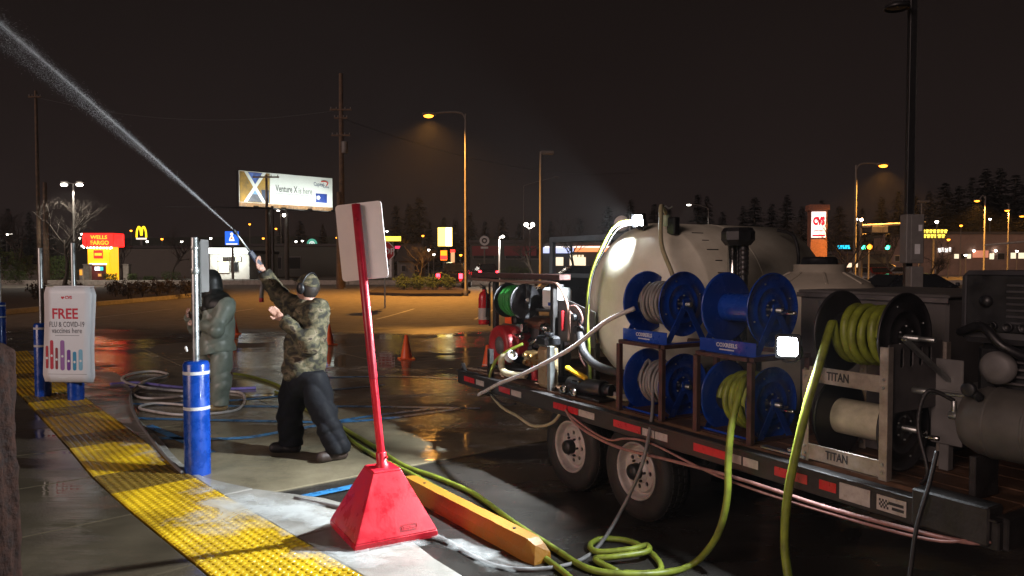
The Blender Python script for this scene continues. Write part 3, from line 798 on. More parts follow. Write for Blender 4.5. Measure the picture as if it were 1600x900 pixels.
# ---- hose reels
def wind(rad, u0, u1, turns, hr, layers=1, wob=.004, seed=0, start=0.0):
    rr = random.Random(seed); P = []
    N = int(turns * 22)
    for i in range(N + 1):
        t = i / N; a = start + 2 * PI * turns * t
        uu = u0 + (u1 - u0) * t + wob * math.sin(a * .7 + seed) * 1.5; r_ = rad + hr + wob * (1 + math.sin(a * 2.3 + seed))
        P.append(Vec((uu, -r_ * math.cos(a), r_ * math.sin(a))))
    return P
def reel(label, group, u0, u1, v, z, rad, m, drum_r, drum_m, stand='blue', crank=True):
    t = tthing('hose_reel', label, 'hose reel', (u0 + u1) / 2, v, z - rad - .06, group)
    zc = rad + .06; h = (u1 - u0) / 2
    for s_ in (-1, 1):
        M = Matrix.Translation((s_ * h, 0, zc)) @ (RX if s_ > 0 else RX @ Matrix.Rotation(PI, 4, 'X'))
        d = obj('disc', MB().lathe([(0, .004), (.05, .004), (.052, .008), (.075, .008), (.08, .003), (rad * .55, .003), (rad * .57, .008), (rad * .62, .008), (rad * .64, .003), (rad * .93, .002), (rad * .96, .008), (rad * .985, .012), (rad, .006), (rad * .985, -.002), (rad * .93, -.003), (0, -.003)], 48, M), m, t)
        bo = MB()
        for k in range(6): a = k * PI / 3; bo.cyl(M @ Vec((.06 * math.cos(a), .06 * math.sin(a), .004)), M @ Vec((.06 * math.cos(a), .06 * math.sin(a), .016)), .006, n=6)
        for k in range(4): a = k * PI / 2 + .4; bo.cyl(M @ Vec((rad * .75 * math.cos(a), rad * .75 * math.sin(a), .0)), M @ Vec((rad * .75 * math.cos(a), rad * .75 * math.sin(a), .008)), .006, n=6)
        obj('bolt', bo, m_steel, d)
    obj('drum', MB().lathe([(drum_r, -h + .004), (drum_r, h - .004)], 32, Matrix.Translation((0, 0, zc)) @ RX), drum_m, t)
    obj('axle', MB().cyl((-h - .07, 0, zc), (h + .08, 0, zc), .016), m_steel, t)
    if stand == 'blue':
        for s_ in (-1, 1):
            x = s_ * (h + .035)
            obj('side_arm', MB().bar((x, -.17, .02), (x, 0, zc + .01), .006, .05).bar((x, .17, .02), (x, 0, zc + .01), .006, .05).bar((x, -.18, .012), (x, .18, .012), .03, .024).box((x, 0, zc), (.012, .07, .07), .004), m, t)
        pt = obj('label_plate', MB().box((0, -.19, .055), (2 * h + .1, .006, .085), .002).box((0, -.1, .008), (2 * h + .1, .2, .008), .002), m, t)
        text('COXREELS', .036, m_tapewhite, pt, face((0, -.194, .064), (1, 0, 0)), .0008, bold=.001)
        obj('small_print', MB().box((0, -.1935, .037), (.12, .001, .008)), m_tapewhite, pt)
    if crank:
        obj('crank', MB().tube([(h + .06, 0, zc), (h + .12, 0, zc), (h + .13, -.05, zc - .01), (h + .14, -.06, zc - .01)], .009, 8, 4).cyl((h + .13, -.06, zc - .01), (h + .22, -.06, zc - .005), .012), m_chrome, t)
    return t
G1 = 'blue hose reels on the trailer'
reel('upper blue hose reel nearest the big tank, wound with grey hose', G1, .58, .95, .3, 1.56, .228, m_reelblue, .1, m_dark, crank=False)
reel('empty upper blue hose reel beside the lit lamp', G1, 1.36, 1.72, .3, 1.56, .228, m_reelblue, .09, m_reelblue)
reel('lower blue hose reel wound with grey hose, nearest the big tank', G1, .58, .95, .3, .985, .228, m_reelblue, .1, m_dark, crank=False)
reel('lower blue hose reel wound with lime green hose', G1, 1.36, 1.72, .3, .985, .228, m_reelblue, .1, m_dark)
def wound(name, label, u0, u1, v, z, drum_r, hr, turns, m, free, layers=1, seed=1, end=0.0, sub=8):
    P = [tw(p.x, v + p.y, z + p.z) for p in wind(drum_r, u0, u1, turns, hr, seed=seed)]
    L = [Vec(p) for p in free]
    allp = P[::2] + L if not layers > 1 else None
    if layers > 1:
        P2 = [tw(p.x, v + p.y, z + p.z) for p in wind(drum_r + hr * 1.75, u1 - hr, u0 + hr * 3, turns * .8, hr, seed=seed + 3)]
        allp = P[::2] + P2[::2] + L
    base = tw((u0 + u1) / 2, v, min(p.z for p in allp))
    mb = MB().tube([p - base for p in allp], hr, 8, 4 if len(allp) > 60 else sub)
    return tag(obj(name, mb, m, loc=base), label, 'hose')
wound('hose', 'grey hose on the upper blue reel trailing down past the tank to the rear', .63, .91, .3, 1.56, .105, .0125, 9, m_hclear if False else m_hgrey, [], 2, 1)
hose('clear_hose', 'milky clear hose sweeping from the upper blue reel down past the engines', 'hose', [tw(.66, .11, 1.52), tw(.5, -.02, 1.42), tw(.2, -.08, 1.22), tw(-.1, -.12, 1.07), tw(-.5, -.16, .9), tw(-.9, -.14, .77), tw(-1.2, -.1, .66), tw(-1.45, -.04, .58), tw(-1.6, .15, .54), tw(-1.6, .5, .55)], .0165, m_hclear)
def tpx(px, py, v):
    """point on the vertical plane v metres behind the trailer's near side, seen at that pixel"""
    r = Vec(ray(px, py)); n = r.x * TV.x + r.y * TV.y
    t = (T0.x * TV.x + T0.y * TV.y + v) / n
    return Vec((r.x * t, r.y * t, CAMH + r.z * t))
wound('hose', 'grey hose from the lower blue reel dropping past the wheel onto the ground', .63, .91, .3, .985, .105, .0125, 9, m_hgrey,
      [tpx(1020, 632, .12), tpx(1012, 690, -.06), tpx(1000, 735, -.12), tpx(975, 790, -.16), gnd(938, 850, .014), gnd(900, 878, .014), gnd(840, 889, .014), gnd(780, 885, .014), gnd(735, 866, .014), gnd(700, 845, .02), gnd(640, 820, .045), gnd(575, 801, .045), gnd(520, 790, .045), gnd(460, 778, .035)], 2, 2)
wound('hose', 'lime green hose wound on the lower blue reel, drooping to a coil on the ground', 1.42, 1.68, .3, .985, .1, .021, 6, m_hgreen,
      [tpx(1165, 590, .1), tpx(1145, 655, -.06), tpx(1138, 720, -.1), tpx(1136, 780, -.12), tpx(1120, 838, -.14), gnd(1085, 880, .022), gnd(1040, 895, .022), gnd(975, 897, .022), gnd(920, 889, .022), gnd(880, 866, .022), gnd(855, 850, .022), gnd(805, 818, .022), gnd(755, 781, .022), gnd(730, 766, .022), gnd(680, 745, .022), gnd(630, 727, .026), gnd(585, 698, .034), gnd(530, 665, .034), gnd(470, 625, .034), gnd(430, 600, .034), gnd(390, 588, .034), gnd(365, 584, .034)], 2, 3)
hose('hose', 'second lime green hose running from the wheel stop past the sign base to the workers', 'hose', [gnd(915, 925, .022), gnd(877, 891, .022), gnd(830, 857, .022), gnd(780, 825, .022), gnd(730, 788, .022), gnd(680, 761, .022), gnd(642, 740, .026), gnd(572, 704, .034), gnd(530, 673, .034), gnd(480, 640, .034), gnd(430, 612, .034)], .019, m_hgreen)
hose('hose', 'loose coil of lime green hose on the asphalt beside the trailer', 'hose', [gnd(975, 895, .02), gnd(1030, 893, .02), gnd(1022, 868, .03), gnd(985, 846, .03), gnd(940, 842, .02), gnd(922, 852, .02), gnd(935, 862, .03), gnd(985, 858, .06), gnd(1010, 852, .06), gnd(1010, 862, .06), gnd(960, 870, .05), gnd(930, 874, .025), gnd(965, 893, .02)], .019, m_hgreen)

# ---- brown steel racks carrying the blue reels
def rack(label, u0, u1, v0=.05, v1=.56, z1=1.262):
    t = tthing('reel_rack', label, 'rack', (u0 + u1) / 2, (v0 + v1) / 2, ZD, 'brown steel reel racks')
    h = (u1 - u0) / 2; d = (v1 - v0) / 2; H = z1 - ZD
    for sx in (-1, 1):
        for sy in (-1, 1): obj('post', MB().box((sx * h, sy * d, H / 2), (.036, .036, H), .003), m_rustrack, t)
        obj('top_rail', MB().box((sx * h, 0, H + .014), (.036, 2 * d, .026), .003), m_rustrack, t)
    for sy in (-1, 1): obj('top_rail', MB().box((0, sy * d, H + .014), (2 * h - .04, .036, .026), .003), m_rustrack, t)
    obj('base_plate', MB().box((0, 0, .004), (2 * h, 2 * d - .05, .006)), m_rustrack, t)
    return t
rack('brown steel rack holding the two blue reels nearest the tank', .565, 1.02)
rack('brown steel rack holding the two blue reels nearest the lit lamp', 1.345, 1.785)

# ---- aluminium rack with two black reels
ar = tthing('reel_rack', 'aluminium plate rack lettered TITAN holding two black reels', 'rack', 2.39, .3, ZD)
H = 1.435 - ZD
for u, top in ((2.165, 1.27), (2.615, 1.435)):
    for v in (-.25, .25):
        tp_ = (top if v < 0 else 1.435) - ZD
        p_ = obj('post', MB().box((u - 2.39, v, tp_ / 2), (.045, .006, tp_), .002).box((u - 2.39 + (.02 if u > 2.3 else -.02), v + .02, tp_ / 2), (.005, .04, tp_), .001), m_alum, ar)
        bo = MB()
        for z in (.04, .08, .46, .5): bo.cyl((u - 2.39, v - .004, z), (u - 2.39, v - .012, z), .008, n=6)
        obj('bolt', bo, m_steel, p_)
for z, ht in ((.055, .085), (.475, .085)):
    q = obj('cross_plate', MB().box((0, -.248, z), (.41, .006, ht), .002), m_alum, ar)
    text('TITAN', .062, m_txt, q, face((-.03, -.2525, z), (1, 0, 0)), .001, bold=.0012, width=.13)
    obj('cross_plate', MB().box((0, .25, z), (.41, .006, ht), .002), m_alumdark, ar)
side = MB().prism(rrect(.46, .34, .01), -.003, .003, [rrect(.03, .1, .014, 3, -.12 + .08 * k, .1) for k in range(4)], Matrix.Translation((.232, 0, .5)) @ RX @ Matrix.Rotation(PI / 2, 4, 'Z'))
obj('side_plate', side, m_alumdark, ar, label='slotted dull side plate')
obj('brace', MB().bar((.26, -.15, .7), (.3, .2, .46), .03, .02).cyl((.2, .0, .69), (.33, 0, .69), .012), m_steel, ar)
reel('upper black reel wound with lime green hose, above the TITAN plate', 'black reels in the aluminium rack', 2.2, 2.56, .3, 1.465, .232, m_reelblack, .11, m_dark, None, False)
reel('lower black reel with a bare pale drum', 'black reels in the aluminium rack', 2.2, 2.56, .3, 1.0, .225, m_reelblack, .098, m_drum, None, True)
wound('hose', 'lime green hose hanging straight down from the upper black reel', 2.52, 2.26, .3, 1.465, .115, .023, 5, m_hgreen,
      [tpx(1300, 505, .14), tpx(1283, 560, .02), tpx(1262, 630, -.06), tpx(1243, 710, -.1), tpx(1230, 780, -.12), tpx(1226, 850, -.13), tpx(1232, 905, -.14), tpx(1240, 950, -.15), gnd(1240, 1010, .023), gnd(1200, 1050, .023)], 1, 4)
obj('lashing', MB().box((0, 0, 0), (.3, .05, .012), .003).box((.08, 0, .02), (.1, .03, .02), .004), m_steel)
bpy.data.objects['lashing'].location = tw(2.02, .06, ZD + .012); bpy.data.objects['lashing'].rotation_euler = (0, 0, TR)
bpy.data.objects['lashing'].name = 'ratchet_strap'
tag(bpy.data.objects['ratchet_strap'], 'steel ratchet buckle lying on the deck left of the aluminium rack', 'strap')

# ---- grey box, tan tank, generator, air tank
bx_ = tthing('equipment_box', 'large flat-topped grey box behind the black reels', 'box', 2.0, 1.42, ZD)
obj('cabinet', MB().box((0, 0, .435), (.98, 1.2, .87), .015), m_boxgrey, bx_)
obj('lid', MB().box((0, 0, .883), (1.0, 1.22, .022), .008), m_boxgrey, bx_)
obj('lid_edge', MB().box((0, -.617, .862), (1.0, .012, .03), .003), m_alumdark, bx_)
for u in (-.3, .3): obj('latch', MB().box((u, -.612, .78), (.06, .02, .1), .006), m_steel, bx_)
tt = tthing('mixing_tank', 'low tan poly tank with a dark screw lid behind the grey box', 'tank', 1.22, 1.4, ZD)
obj('shell', MB().lathe([(0, 0), (.36, 0), (.4, .04), (.4, .82), (.39, .88), (.36, .91), (.34, .93), (.22, .99), (.18, 1.01), (.18, 1.06), (0, 1.06)], 40), m_tank2, tt)
obj('lid', MB().lathe([(.17, 1.06), (.13, 1.062), (.125, 1.1), (.11, 1.115), (0, 1.118)], 20), m_black, tt)
for k in range(8):
    a = k * PI / 4; rb = MB().bar((.2 * math.cos(a), .2 * math.sin(a), 1.003), (.35 * math.cos(a), .35 * math.sin(a), .925), .02, .014); obj('rib', rb, m_tank2, tt)
ge = tthing('generator', 'dark boxy generator at the near end of the trailer', 'generator', 2.98, .75, 1.2)
m_gend = mat('generator_dark', (.05, .05, .055), .5, var=.15)
obj('housing', MB().box((0, 0, .43), (.52, .5, .36), .03), m_gend, ge)
obj('panel', MB().box((-.02, -.254, .45), (.4, .012, .28), .01), m_dark, ge)
obj('dial', MB().lathe([(.03, 0), (.028, .02), (0, .022)], 16, Matrix.Translation((-.12, -.26, .46)) @ RYn), m_black, ge)
sl = MB()
for k in range(7): sl.box((.06, -.262, .36 + .03 * k), (.18, .008, .012), .002)
obj('louvre', sl, m_gend, ge)
obj('handle', MB().tube([(-.24, -.27, .3), (-.1, -.34, .34), (.0, -.36, .26), (.1, -.3, .2)], .022), m_black, ge)
obj('fan_cover', MB().lathe([(.08, 0), (.08, .03), (.05, .045), (0, .045)], 24, Matrix.Translation((-.06, -.25, .14)) @ RYn), m_grey, ge)
obj('engine_block', MB().box((.02, .02, .1), (.44, .44, .3), .03), m_dark, ge)
obj('fuel_cap', MB().cyl((.1, 0, .61), (.1, 0, .64), .04), m_black, ge)
for k in range(4): obj('socket', MB().lathe([(.024, 0), (.024, .012), (.018, .014), (.016, .006), (0, .006)], 14, Matrix.Translation((-.16 + .07 * k, -.262, .34)) @ RYn), m_black, ge)
for k in range(5): obj('cooling_fin', MB().box((.02, -.215, .03 + .035 * k), (.3, .03, .012), .003), m_alumdark, ge)
obj('fuel_line', MB().tube([(.1, -.2, .3), (.16, -.28, .22), (.12, -.27, .08), (-.02, -.24, .0), (-.1, -.22, .04)], .009), m_hblack, ge)
gs = tthing('equipment_stand', 'grey steel stand under the generator', 'stand', 2.86, .72, ZD)
for a, b in ((-.2, -.2), (-.2, .2), (.36, -.2), (.36, .2)): obj('leg', MB().box((a, b, .2), (.05, .05, .4), .004), m_grey, gs)
obj('side_panel', MB().box((-.18, -.235, .36), (.16, .012, .44), .004), m_grey, gs)
obj('shelf', MB().box((.08, 0, .41), (.64, .5, .025), .004), m_grey, gs)
at_ = tthing('air_tank', 'dull grey horizontal air tank at the near end of the trailer', 'tank', 3.08, .22, ZD)
MA = Matrix.Translation((.02, 0, .35)) @ RX
obj('shell', MB().lathe([(0, -.2), (.08, -.19), (.13, -.16), (.155, -.1), (.16, -.05), (.16, .26), (.13, .33), (0, .36)], 32, MA), mat('air_tank_grey', (.09, .085, .075), .6), at_)
for u in (-.04, .12): obj('weld_band', MB().lathe([(.16, u - .008), (.164, u - .004), (.164, u + .004), (.16, u + .008)], 32, MA), mat('air_tank_grey', (.09, .085, .075), .6), at_)
obj('gauge', MB().cyl((-.04, -.12, .47), (-.06, -.15, .5), .02).lathe([(.032, 0), (.032, .02), (.026, .024), (0, .022)], 16, Matrix.Translation((-.07, -.15, .51)) @ RYn), m_dark, at_)
obj('drain_line', MB().tube([(-.22, 0, .42), (-.3, -.08, .46), (-.32, -.12, .3), (-.26, -.14, .1), (-.3, -.12, .02)], .01), m_hblack, at_)
for u in (-.08, .2): obj('foot', MB().box((u, 0, .1), (.03, .2, .2), .004), m_deckmetal, at_)
obj('valve', MB().cyl((-.19, 0, .35), (-.24, 0, .35), .02).cyl((-.22, 0, .35), (-.22, 0, .42), .012), m_steel, at_)
hose('thin_hose', 'thin dark hose hanging down over the near corner of the trailer', 'hose', [tw(2.92, -.02, 1.0), tw(2.91, -.06, .85), tw(2.88, -.1, .65), tw(2.86, -.12, .4), tw(2.82, -.15, .12), tw(2.75, -.2, .012), tw(2.5, -.4, .012)], .01, m_hblack)
bar_ = tthing('tie_bar', 'thin steel rod running across in front of the generator', 'rod', 2.7, .2, 1.22)
obj('rod', MB().cyl((0, 0, 0), (.55, 0, .02), .01), m_steel, bar_)
obj('end_fitting', MB().cyl((-.03, 0, 0), (.05, 0, .002), .016, n=8), m_steel, bar_)

# ---- engines and plumbing at the far end
en = tthing('petrol_engine', 'small red petrol engine with a round recoil cover at the rear of the trailer', 'engine', -1.6, .42, ZD)
ME = Matrix.Translation((0, -.12, .25)) @ RYn
obj('recoil_cover', MB().lathe([(.09, .03), (.125, .045), (.15, .055), (.185, .05), (.2, .025), (.2, -.06)], 32, ME), m_engred, en)
sc_ = MB().lathe([(0, .025), (.03, .03), (.035, .02), (.06, .024), (.065, .018), (.12, .022), (.125, .03)], 28, ME)
for k in range(16):
    a = 2 * PI * k / 16; sc_.bar(ME @ Vec((.05 * math.cos(a), .05 * math.sin(a), .026)), ME @ Vec((.115 * math.cos(a), .115 * math.sin(a), .028)), .006, .006, .001)
obj('screen', sc_, m_grey, en)
obj('shroud', MB().box((.04, .0, .36), (.3, .2, .16), .03).box((.12, .02, .27), (.18, .2, .24), .03), m_engred, en)
obj('crankcase', MB().box((.06, .22, .2), (.36, .36, .3), .04), m_dark, en)
fins = MB()
for k in range(7): fins.box((.24, .1 + .04 * k, .34), (.2, .012, .2), .004)
obj('cooling_fins', fins, m_alumdark, en)
obj('air_filter', MB().box((-.02, .06, .5), (.2, .16, .09), .02), m_black, en)
obj('filter_label', MB().box((-.03, -.03, .5), (.12, .016, .08), .004), m_orange, en)
obj('fuel_tank', MB().box((.26, .2, .48), (.34, .28, .12), .04), mat('tank_brown', (.2, .08, .04), .5), en)
obj('carburettor', MB().box((.22, -.02, .44), (.12, .09, .1), .015).cyl((.16, -.08, .36), (.3, -.08, .36), .025).sphere((.3, -.08, .36), .035, 10, 8), m_chrome, en)
obj('exhaust', MB().tube([(.3, .0, .28), (.42, -.04, .3), (.5, 0, .36), (.55, .1, .42)], .022).cyl((.5, .08, .45), (.78, .12, .47), .024).cyl((.47, .06, .45), (.53, .07, .455), .045), m_chrome, en)
obj('base_plate', MB().box((.1, .15, .02), (.6, .5, .03), .004), m_deckmetal, en)
obj('spark_lead', MB().tube([(.2, -.1, .3), (.16, -.16, .22), (.26, -.18, .12), (.4, -.14, .1)], .008), m_hblack, en)
pu = tthing('pump', 'brass-bodied pressure pump with red valve between the engine and the grey panel', 'pump', -.82, .3, ZD)
obj('crank_housing', MB().box((0, .1, .18), (.26, .24, .22), .03), m_alumdark, pu)
hd = MB().box((0, -.08, .2), (.28, .12, .14), .015)
for k in range(3):
    for z in (.17, .235): hd.cyl((-.09 + .09 * k, -.14, z), (-.09 + .09 * k, -.17, z), .022, n=6)
obj('pump_head', hd, mat('brass', (.42, .26, .1), .35, .8, var=.2), pu)
obj('unloader', MB().cyl((.02, -.12, .02), (.02, -.12, .12), .03).sphere((.02, -.12, .13), .032, 10, 8), m_engred, pu)
obj('feet', MB().box((0, .05, .03), (.34, .3, .06), .01), m_deckmetal, pu)
pe = tthing('pipe_elbow', 'pale plastic pipe elbow with a threaded collar beside the pump', 'pipe', -1.12, .1, ZD)
obj('elbow', MB().tube([(.02, .02, .2), (-.08, -.02, .19), (-.1, -.02, .1), (-.03, -.02, .05), (.12, .0, .045), (.26, .02, .06)], .032, 12), mat('pvc', (.5, .45, .3), .4), pe)
cl = MB()
for k in range(4): cl.lathe([(.035, 0), (.05, .004), (.05, .014), (.035, .018)], 18, Matrix.Translation((.0 + .0 * k, .015, .2)) @ Matrix.Rotation(R(60), 4, 'Y') @ Matrix.Translation((0, 0, -.03 + .022 * k)))
obj('collar', cl, m_tapewhite, pe)
jb = tthing('filter_housing', 'tall tan filter housing with a black cap standing at the deck edge', 'filter', -.52, .14, ZD)
obj('bowl', MB().box((0, 0, .18), (.16, .14, .36), .03), mat('tan_clear', (.3, .22, .12), .35, var=.25), jb)
obj('cap', MB().box((0, 0, .4), (.18, .16, .09), .02).cyl((.02, 0, .44), (.02, 0, .47), .04), m_black, jb)
obj('angle_post', MB().box((.12, -.05, .16), (.05, .05, .42), .004), m_steel, jb)
cp_ = tthing('control_panel', 'grey upright control panel with red handle and gauges in front of the tank', 'panel', -.42, .36, ZD)
obj('plate', MB().prism([(-.28, .38), (.28, .36), (.28, .66), (-.1, .74), (-.28, .74)], -.006, .006, (), RYn), m_boxgrey, cp_)
for a in (-.26, .26): obj('leg', MB().box((a, .03, .2), (.04, .04, .4), .003), m_deckmetal, cp_)
obj('red_handle', MB().box((-.17, -.02, .56), (.03, .03, .18), .008), m_engred, cp_)
for a, z in ((.0, .6), (.1, .56), (.04, .5)): obj('gauge', MB().lathe([(.035, 0), (.035, .03), (.028, .034), (0, .03)], 18, Matrix.Translation((a, -.01, z)) @ RYn), m_dark, cp_)
obj('wiring', MB().tube([(.0, -.03, .62), (-.05, -.05, .68), (.08, -.05, .7), (.14, -.03, .6), (.1, -.04, .5), (.12, -.02, .4)], .008).tube([(.08, -.03, .58), (.16, -.05, .48), (.13, -.05, .3), (.2, -.04, .2)], .008), m_hpink, cp_)
hose('suction_hose', 'thick dark suction hose curving from the grey panel towards the lower blue reel', 'hose', [tw(-.22, .26, 1.3), tw(-.12, .2, 1.2), tw(-.02, .16, 1.12), tw(.15, .14, 1.05), tw(.35, .16, 1.02), tw(.55, .25, 1.0), tw(.58, .4, 1.0)], .034, m_hblack, 12)
dr = tthing('deck_pump', 'black and yellow pump lying on the deck below the tank', 'pump', .05, .12, ZD)
obj('motor', MB().cyl((-.2, 0, .08), (.22, .02, .1), .065).cyl((.22, .02, .1), (.3, .03, .1), .045), m_black, dr)
obj('yellow_grip', MB().bar((-.22, -.03, .22), (.04, -.02, .16), .05, .035, .012), m_yellow, dr)
obj('fitting', MB().lathe([(.02, 0), (.034, .0), (.034, .03), (.02, .03)], 16, Matrix.Translation((-.18, -.07, .05)) @ RYn).lathe([(.02, 0), (.034, .0), (.034, .03), (.02, .03)], 16, Matrix.Translation((-.04, -.07, .045)) @ RYn).box((-.05, -.05, .12), (.09, .05, .03), .008), m_chrome, dr)
obj('bracket', MB().box((.0, .02, .015), (.5, .16, .02), .004), m_deckmetal, dr)
for k, (z, col, lb) in enumerate(((.03, m_htan, 'pale hose coil lying flat on the deck below the tank'), (.05, m_hgrey, 'grey hose coil resting on the pale coil below the tank'))):
    hose('hose', lb, 'hose', [tw(.3 + .14 * math.cos(a) * (1 + .05 * k), .3 + .13 * math.sin(a), ZD + z + .01 * math.sin(3 * a) + .012 * a / 6) for a in [i * .5 + k for i in range(28)]], .012, col)
hose('green_lead', 'lime hose rising from the deck beside the red engine', 'hose', [tw(-1.35, .02, .72), tw(-1.33, .02, .8), tw(-1.28, .05, .92), tw(-1.15, .1, 1.02), tw(-1.0, .18, 1.1)], .016, m_hgreen)
ub = tthing('upright_bracket', 'slotted steel upright at the deck edge beside the red engine', 'bracket', -1.38, .03, ZD - .06)
obj('channel', MB().prism(rrect(.05, .3, .004), -.004, .004, [rrect(.018, .2, .008, 3)], Matrix.Translation((0, 0, .16)) @ RYn).box((-.022, .02, .16), (.005, .04, .3)).box((.022, .02, .16), (.005, .04, .3)), m_deckmetal, ub)
ch = tthing('strap_end', 'dark strap end lying on the rear deck corner', 'strap', -1.55, .12, ZD)
obj('webbing', MB().bar((-.12, -.05, .03), (.14, .06, .07), .04, .012), m_deckmetal, ch)

# ---- overhead rack at the far end
rk = tthing('overhead_rack', 'brown overhead beam rack above the red engine carrying a green reel', 'rack', -1.3, .3, ZD)
for u in (-.46, .6): obj('post', MB().box((u, .02, .47), (.05, .05, .94), .004), m_deckmetal, rk)
obj('beam', MB().box((-.05, .02, .945), (1.65, .12, .05), .005), m_rustrack, rk)
obj('rail', MB().tube([(-.88, -.05, .9), (.2, -.05, .89), (.62, -.05, .9), (.75, -.03, .87), (.85, .0, .68), (.86, 0, .4)], .014), mat('copper_tube', (.2, .12, .09), .5), rk)
fr = tthing('steel_frame', 'open rectangular blue-grey steel frame standing behind the tank end', 'frame', -.75, .75, ZD)
for u in (-.62, .62): obj('post', MB().box((u, 0, .65), (.05, .05, 1.3), .004), mat('bluegrey_steel', (.13, .17, .2), .5, .2), fr)
obj('top_bar', MB().box((0, 0, 1.3), (1.29, .052, .05), .004), MATS['bluegrey_steel'], fr)
obj('lower_bar', MB().box((0, 0, .95), (1.19, .04, .04), .004), MATS['bluegrey_steel'], fr)
rl = tthing('round_lamp', 'round pale work lamp, unlit, on the blue-grey frame', 'lamp', -.4, .75, 2.1)
obj('lens', MB().lathe([(0, .0), (.04, .0), (.066, -.006), (.07, -.02)], 24, Matrix.Translation((.1, 0, .09)) @ Matrix.Rotation(R(30), 4, 'Z') @ RYn), mat('frosted_lens', (.55, .5, .45), .3), rl)
obj('housing', MB().lathe([(.07, -.015), (.076, -.015), (.076, -.03), (.05, -.08), (0, -.09)], 24, Matrix.Translation((.1, 0, .09)) @ Matrix.Rotation(R(30), 4, 'Z') @ RYn), m_dark, rl)
obj('stalk', MB().cyl((.2, .02, -.03), (.2, .02, .16), .008).cyl((.1, .05, -.03), (.1, .05, .06), .012), m_steel, rl)
gr = tthing('hose_reel', 'small black reel wound with bright green hose under the overhead beam', 'hose reel', -1.32, .3, 1.31)
for s_ in (-.16, .16):
    obj('disc', MB().lathe([(0, .004), (.04, .004), (.045, .012), (.1, .004), (.15, .004), (.165, .01), (.17, .0), (.15, -.003), (0, -.003)], 32, Matrix.Translation((s_, 0, .17)) @ RX), m_reelblack, gr)
obj('drum', MB().cyl((-.16, 0, .17), (.16, 0, .17), .07), m_dark, gr)
obj('hanger', MB().bar((-.2, 0, .17), (-.2, 0, .36), .03, .01).bar((.2, 0, .17), (.2, 0, .36), .03, .01).cyl((-.21, 0, .17), (.21, 0, .17), .012), m_deckmetal, gr)
obj('knob', MB().cyl((.2, -.02, .19), (.24, -.02, .19), .02), m_chrome, gr)
wound('hose', 'bright green hose wound tight on the small black reel', -1.46, -1.18, .3, 1.48, .1, .012, 11, m_hgreen2, [], 2, 7)
ex = tthing('fire_extinguisher', 'red fire extinguisher with a pale label hanging under the overhead beam', 'extinguisher', -1.94, .28, 1.21)
obj('cylinder', MB().lathe([(0, 0), (.05, 0), (.058, .01), (.058, .27), (.05, .31), (.03, .335), (.018, .34), (.018, .36)], 24), mat('extinguisher_red', (.55, .01, .015), .3), ex)
obj('label_band', MB().lathe([(.0585, .05), (.0585, .17)], 24), m_tapegrey, ex)
obj('valve', MB().box((0, 0, .375), (.03, .03, .04), .004).bar((0, 0, .39), (-.07, -.01, .42), .012, .008).bar((0, 0, .375), (-.07, -.01, .375), .012, .008), m_dark, ex)
obj('bracket', MB().box((0, .066, .2), (.03, .01, .44), .002).bar((0, .066, .42), (.1, .07, .5), .02, .008), m_deckmetal, ex)
obj('hose', MB().tube([(.02, 0, .37), (.07, -.01, .34), (.072, -.01, .2), (.066, -.01, .08)], .008), m_hblack, ex)
ck = tthing('supply_box', 'white plastic box with a blue label under the overhead beam', 'box', -.86, .46, 1.42)
obj('body', MB().box((0, 0, .1), (.26, .18, .2), .025), m_white, ck)
obj('label', MB().box((.05, -.091, .05), (.12, .003, .03), 0), m_reelblue, ck)
obj('cap', MB().cyl((.06, 0, .2), (.06, 0, .23), .03), m_grey, ck)
obj('shelf', MB().box((0, .02, -.012), (.4, .26, .02), .003), m_deckmetal, ck)

# ================================================================== FOREGROUND
# ---- red sign stand
s0 = thing('sign_stand', 'red weighted sign stand with a leaning post and blank sign back', 'sign', (-0.875, 4.965, ZW), math.atan2(.27, .474))
b = MB()
def frust(b, wa, wb, z0, z1, cx=0, cy=0):
    b.add([(sx * wa / 2, sy * wa / 2, z0) for sx, sy in ((-1, -1), (1, -1), (1, 1), (-1, 1))] + [(cx + sx * wb / 2, cy + sy * wb / 2, z1) for sx, sy in ((-1, -1), (1, -1), (1, 1), (-1, 1))],
          [(3, 2, 1, 0), (4, 5, 6, 7), (0, 1, 5, 4), (1, 2, 6, 5), (2, 3, 7, 6), (3, 0, 4, 7)])
frust(b, .555, .565, 0, .012); frust(b, .565, .56, .012, .05); frust(b, .558, .2, .05, .43); frust(b, .2, .185, .43, .445)
bo = obj('weighted_base', b, m_red, s0)
md = bo.modifiers.new('bevel', 'BEVEL'); md.width = .02; md.segments = 4; md.limit_method = 'ANGLE'; md.angle_limit = R(25)
# embossed maker's plate on the front face
slope = math.atan2(.179, .38)
Mp = Matrix.Translation((.09, -.28 + .179 * (.05 / .38) - .001, .1)) @ Matrix.Rotation(PI / 2 - slope, 4, 'X')
obj('embossed_plate', MB().prism(rrect(.11, .036, .003), 0, .003, [rrect(.102, .028, .002)], Mp), m_red, bo)
obj('embossed_mark', MB().box((-.015, .004, .002), (.06, .006, .003), 0, Mp).box((.0, -.006, .002), (.08, .006, .003), 0, Mp), m_red, bo)
lean = Vec((-0.098, .02, 1)).normalized()
ly_ = (Vec((0, 1, 0)) - lean * lean.y).normalized(); lx_ = ly_.cross(lean)
LQ = Matrix((lx_, ly_, lean)).transposed().to_4x4()
LM = Matrix.Translation((.0, .0, .44)) @ Matrix.Rotation(-math.atan2(.27, .474), 4, 'Z') @ LQ
obj('socket', MB().lathe([(.045, -.02), (.045, .02), (.036, .025), (.036, .1), (.032, .105), (.0, .105)], 24, LM).cyl(LM @ Vec((.03, -.02, .07)), LM @ Vec((.045, -.025, .07)), .008, n=6), m_red, s0)
